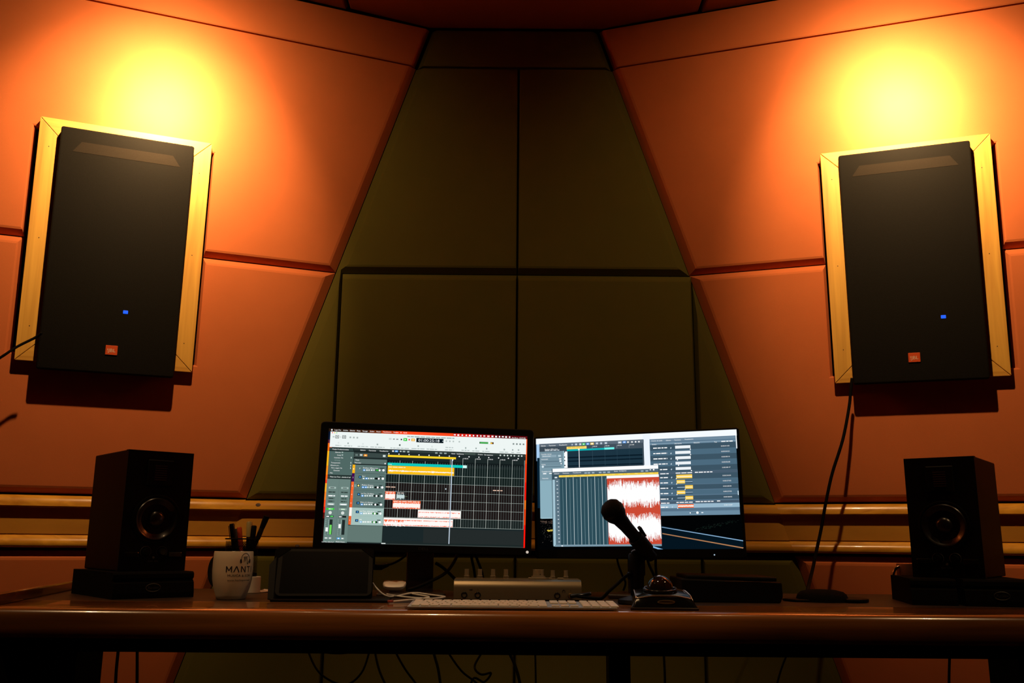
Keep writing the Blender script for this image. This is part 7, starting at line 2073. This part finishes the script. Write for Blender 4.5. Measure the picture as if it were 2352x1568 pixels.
mb = MB(); mb.box((.004, -.006, .106), (.030, .024, .030), rot=(0, R(-20), 0), bevel=.006); mb.build('swivel', BLACK, ms)
lettering('clip_lettering', 'C', .0062, lambda x, y: (.0075 + x, -.0186, .103 + y), mat('pinkish_print', (.16, .055, .045), .5), ms)

# ---------------------------------------------------------------- other desk things
bx = thing('drive_enclosure', (.512, 2.185, DT), R(-1.2), 'low black box with a raised lid plate beside the trackball', 'box')
mb = MB(); mb.prism([(-.112, 0), (.112, 0), (.118, .014), (.117, .046), (-.114, .053), (-.116, .010)], 0, .19, Matrix.Translation((0, .19, .0)) @ Matrix.Rotation(R(90), 4, 'X'), bevel=.003); mb.build('enclosure_body', BLACK, bx)
mb = MB(); mb.box((.006, .10, .054), (.21, .16, .010), rot=(0, R(1.0), 0), bevel=.003); mb.build('lid_plate', BLACKM, bx)
mb = MB(); mb.box((.05, .0, .0475), (.13, .002, .0012)); mb.build('seam', mat('seam_brown', (.06, .03, .014), .4), bx)
cp = thing('black_cap', (.748, 2.27, DT), R(-2), 'low black domed cap with flat brim lying on the desk', 'cap')
mb = MB(); prof = [(1, 0), (.99, .008), (.94, .016), (.82, .0225), (.55, .0265), (.25, .0275)]
mb.loops([[Vector((.060 * s * math.cos(2*math.pi*i/28), .062 * s * math.sin(2*math.pi*i/28), z)) for i in range(28)] for s, z in prof]); mb.build('cap_crown', FOAM, cp, 60)
mb = MB(); P = [(.04, -.060)] + [(.05 + .062 * math.cos(R(a)) * .9, -.005 + .062 * math.sin(R(a))) for a in range(-70, 71, 14)] + [(.04, .055)]
mb.prism(P, .001, .0085, bevel=.002); mb.build('cap_brim', BLACK, cp)
mb = MB(); P = [(-.02, -.045), (-.02, .045), (-.075, .03), (-.095, 0), (-.075, -.04)]
mb.prism(P[::-1] if not ccw(P) else P, .001, .006, bevel=.002); mb.build('cap_strap', BLACK, cp)
cm = thing('copper_mug', (1.020, 2.43, DT), 0, 'small copper mug with chrome handle behind the foam pad', 'mug')
COP = mat('copper_wood', (.36, .14, .075), .45, .3)
mb = MB(); mb.lathe([(0, 0), (.0195, 0), (.021, .002), (.0205, .084), (.0195, .086), (.0180, .085), (.018, .01), (0, .008)], n=32); mb.build('mug_body', COP, cm, 40)
mb = MB(); pts = [(-.018 - .020 * math.cos(R(a)), -.010, .044 + .034 * math.sin(R(a))) for a in range(-90, 91, 15)]; mb.tube(pts, .0040, 8, 3); mb.build('handle', CHROME, cm, True)
mb = MB(); mb.lathe([(.0212, .004), (.0222, .006), (.0222, .012), (.0212, .014)], n=32); mb.build('lower_band', CHROME, cm, 40)

# ---------------------------------------------------------------- cables
CABLES = {
'u1': [(-0.583, 2.75, 0.613), (-0.579, 2.75, 0.577), (-0.54, 2.75, 0.512), (-0.47, 2.75, 0.481), (-0.422, 2.75, 0.513), (-0.4, 2.75, 0.579), (-0.399, 2.75, 0.615)],
'u2': [(-0.398, 2.8, 0.61), (-0.391, 2.8, 0.561), (-0.377, 2.8, 0.513), (-0.349, 2.8, 0.453), (-0.337, 2.8, 0.394)],
'u3': [(-0.332, 2.7, 0.62), (-0.324, 2.7, 0.585), (-0.293, 2.7, 0.533), (-0.252, 2.7, 0.481), (-0.216, 2.7, 0.413)],
'u4': [(-0.231, 2.85, 0.606), (-0.224, 2.85, 0.557), (-0.208, 2.85, 0.502), (-0.19, 2.85, 0.387)],
'u5': [(-0.185, 2.7, 0.621), (-0.177, 2.7, 0.586), (-0.134, 2.7, 0.528), (-0.084, 2.7, 0.488), (-0.047, 2.7, 0.414)],
'u6': [(-0.071, 2.75, 0.617), (-0.075, 2.75, 0.581), (-0.099, 2.75, 0.534), (-0.08, 2.73, 0.515), (-0.052, 2.75, 0.516), (-0.072, 2.77, 0.489), (-0.105, 2.75, 0.498), (-0.119, 2.75, 0.405)],
'u7': [(-0.016, 2.8, 0.613), (-0.005, 2.8, 0.576), (0.018, 2.8, 0.528), (0.034, 2.8, 0.468), (0.039, 2.8, 0.397)],
'u8': [(0.074, 2.9, 0.604), (0.078, 2.9, 0.553), (0.08, 2.9, 0.479), (0.081, 2.9, 0.38)],
'u9': [(0.459, 2.85, 0.612), (0.459, 2.85, 0.55), (0.46, 2.85, 0.489), (0.456, 2.85, 0.392)],
'u10': [(0.844, 2.85, 0.615), (0.831, 2.85, 0.577), (0.806, 2.85, 0.522), (0.787, 2.85, 0.467), (0.767, 2.85, 0.394)],
'u11': [(1.199, 2.6, 0.642), (1.194, 2.6, 0.597), (1.186, 2.6, 0.53), (1.178, 2.6, 0.441)],
'u12': [(-1.062, 2.6, 0.635), (-1.06, 2.6, 0.59), (-1.06, 2.6, 0.534), (-1.057, 2.6, 0.468), (-1.055, 2.6, 0.424)],
'u13': [(-1.03, 2.65, 0.631), (-1.028, 2.65, 0.585), (-1.023, 2.65, 0.528), (-1.013, 2.65, 0.415)],
'u14': [(-0.534, 2.5, 0.621), (-0.505, 2.5, 0.608), (-0.443, 2.5, 0.602), (-0.386, 2.5, 0.611), (-0.355, 2.5, 0.624)],
'm1': [(-0.339, 2.34, 0.861), (-0.341, 2.36, 0.836), (-0.344, 2.38, 0.822)],
'm2': [(-0.321, 2.38, 0.821), (-0.297, 2.38, 0.827), (-0.27, 2.37, 0.842), (-0.248, 2.34, 0.866)],
'm3': [(-0.13, 2.37, 0.862), (-0.139, 2.35, 0.835), (-0.16, 2.32, 0.806), (-0.197, 2.295, 0.786), (-0.227, 2.285, 0.773), (-0.245, 2.285, 0.768)],
'm4': [(-0.192, 2.42, 0.828), (-0.172, 2.42, 0.816), (-0.148, 2.44, 0.793), (-0.128, 2.46, 0.771), (-0.12, 2.48, 0.757)],
'm5': [(-0.102, 2.42, 0.862), (-0.099, 2.43, 0.837), (-0.093, 2.45, 0.807), (-0.091, 2.5, 0.768)],
'm6': [(-0.093, 2.42, 0.862), (-0.085, 2.43, 0.837), (-0.074, 2.45, 0.807), (-0.068, 2.5, 0.768)],
'm7': [(0.275, 2.42, 0.858), (0.277, 2.42, 0.834), (0.287, 2.42, 0.804), (0.296, 2.42, 0.783), (0.29, 2.42, 0.763)],
'm8': [(0.35, 2.42, 0.857), (0.357, 2.42, 0.83), (0.369, 2.42, 0.803), (0.38, 2.42, 0.772)],
'm9': [(0.38, 2.45, 0.857), (0.379, 2.45, 0.829), (0.38, 2.45, 0.802), (0.379, 2.45, 0.767)],
'mic': [(0.27, 2.1, 0.817), (0.256, 2.1, 0.809), (0.239, 2.1, 0.794), (0.219, 2.1, 0.777), (0.21, 2.11, 0.766), (0.202, 2.12, 0.761), (0.177, 2.15, 0.761), (0.154, 2.168, 0.763)],
'jblR': [(1.134, 3.0, 1.423), (1.128, 3.0, 1.391), (1.117, 3.0, 1.325), (1.085, 2.99, 1.216), (1.041, 2.98, 1.109), (1.008, 2.96, 1.018), (0.976, 2.93, 0.928), (0.942, 2.88, 0.866), (0.899, 2.8, 0.806), (0.842, 2.66, 0.772), (0.769, 2.45, 0.759)],
'jblL': [(-1.454, 2.76, 1.501), (-1.474, 2.76, 1.485), (-1.513, 2.74, 1.453), (-1.551, 2.72, 1.413), (-1.623, 2.72, 1.362)],
'white': [(-0.32, 2.2, 0.787), (-0.309, 2.2, 0.774), (-0.288, 2.18, 0.761), (-0.269, 2.2, 0.757), (-0.23, 2.26, 0.762), (-0.186, 2.24, 0.759), (-0.155, 2.2, 0.758), (-0.151, 2.17, 0.758), (-0.177, 2.13, 0.757), (-0.23, 2.17, 0.757), (-0.268, 2.2, 0.759), (-0.294, 2.26, 0.759), (-0.291, 2.33, 0.759), (-0.255, 2.3, 0.76), (-0.215, 2.22, 0.76), (-0.185, 2.17, 0.758), (-0.206, 2.13, 0.756), (-0.236, 2.09, 0.755), (-0.257, 2.07, 0.754)],
}
def cable(key, r, label, m=RUBBER, name='cable', group=None, n=7):
    pts = CABLES[key]; o0 = Vector(pts[0])
    mb = MB(); mb.tube([Vector(p) - o0 for p in pts], r, n, 6); o = mb.build(name, m, None, True); o.location = o0
    return tag(o, label, 'cable', group)
cable('jblR', .0052, 'black cable hanging from the right wall speaker to the desk')
cable('jblL', .0042, 'black cable leaving the lower corner of the left wall speaker')
cable('mic', .0036, 'black microphone cable sloping from the stand to the interface')
wc = cable('white', .0021, 'thin white charging cable looped on the desk beside the tablet', WHITE)
mb = MB(); mb.box((-.003, -.004, .001), (.008, .012, .005), rot=(0, 0, R(-40)), bevel=.001, seg=1); e = mb.build('cable_end', mat('red_rubber', (.30, .05, .03), .5), wc); e.location = Vector(CABLES['white'][-1]) - wc.location
pl = thing('power_plug', (-.334, 2.38, .8175), 0, 'black plug hanging behind the tablet below the left monitor', 'plug')
mb = MB(); mb.box((0, 0, 0), (.024, .016, .014), bevel=.003); mb.build('plug_body', BLACK, pl)
mb = MB(); mb.lathe([(.0068, 0), (.0045, .016), (0, .016)], (.011, 0, .002), (0, R(75), 0), 12); mb.build('strain_relief', BLACK, pl)
cable('m1', .0022, 'thin short cable running from left monitor down to the plug')
cable('m2', .0030, 'black cable rising from the plug to the left monitor')
cable('m3', .0040, 'black cable curving across the front of the left monitor stand')
cable('m4', .0042, 'thick black cable sloping right from the monitor stand column')
cable('m5', .0036, 'left of two black cables dropping behind the interface knobs')
cable('m6', .0036, 'right of two black cables dropping behind the interface knobs')
cable('m7', .0028, 'thin bent black cable under the right monitor left of microphone')
cable('m8', .0036, 'slanting black cable under the right monitor right of microphone stand')
cable('m9', .0036, 'straight black cable under the right monitor above the trackball')
for k, r, l in (('u1', .0030, 'black cable hanging in a wide loop under the desk'), ('u2', .0034, 'black cable beside the wide hanging loop under the desk'), ('u3', .0030, 'black cable slanting right under the desk, second after the loop'),
                ('u4', .0042, 'thick black cable falling nearly straight under the keyboard'), ('u5', .0030, 'black cable slanting into the tangle under the keyboard'), ('u6', .0032, 'tangled black cable under the desk below the interface'),
                ('u7', .0046, 'thick slanting black cable right of the tangle under the desk'), ('u8', .0030, 'thin straight black cable right of the tangle under the desk'), ('u9', .0036, 'black cable hanging just right of the desk centre leg'),
                ('u10', .0030, 'slanting black cable under the right part of the desk'), ('u11', .0036, 'black cable hanging beside the right desk pedestal'), ('u12', .0042, 'black cable hanging beside the left desk pedestal'),
                ('u13', .0042, 'second black cable from the left desk pedestal'), ('u14', .0100, 'thick black cable bundle sagging under the desk top')):
    cable(k, r, l, group='cables under the desk')
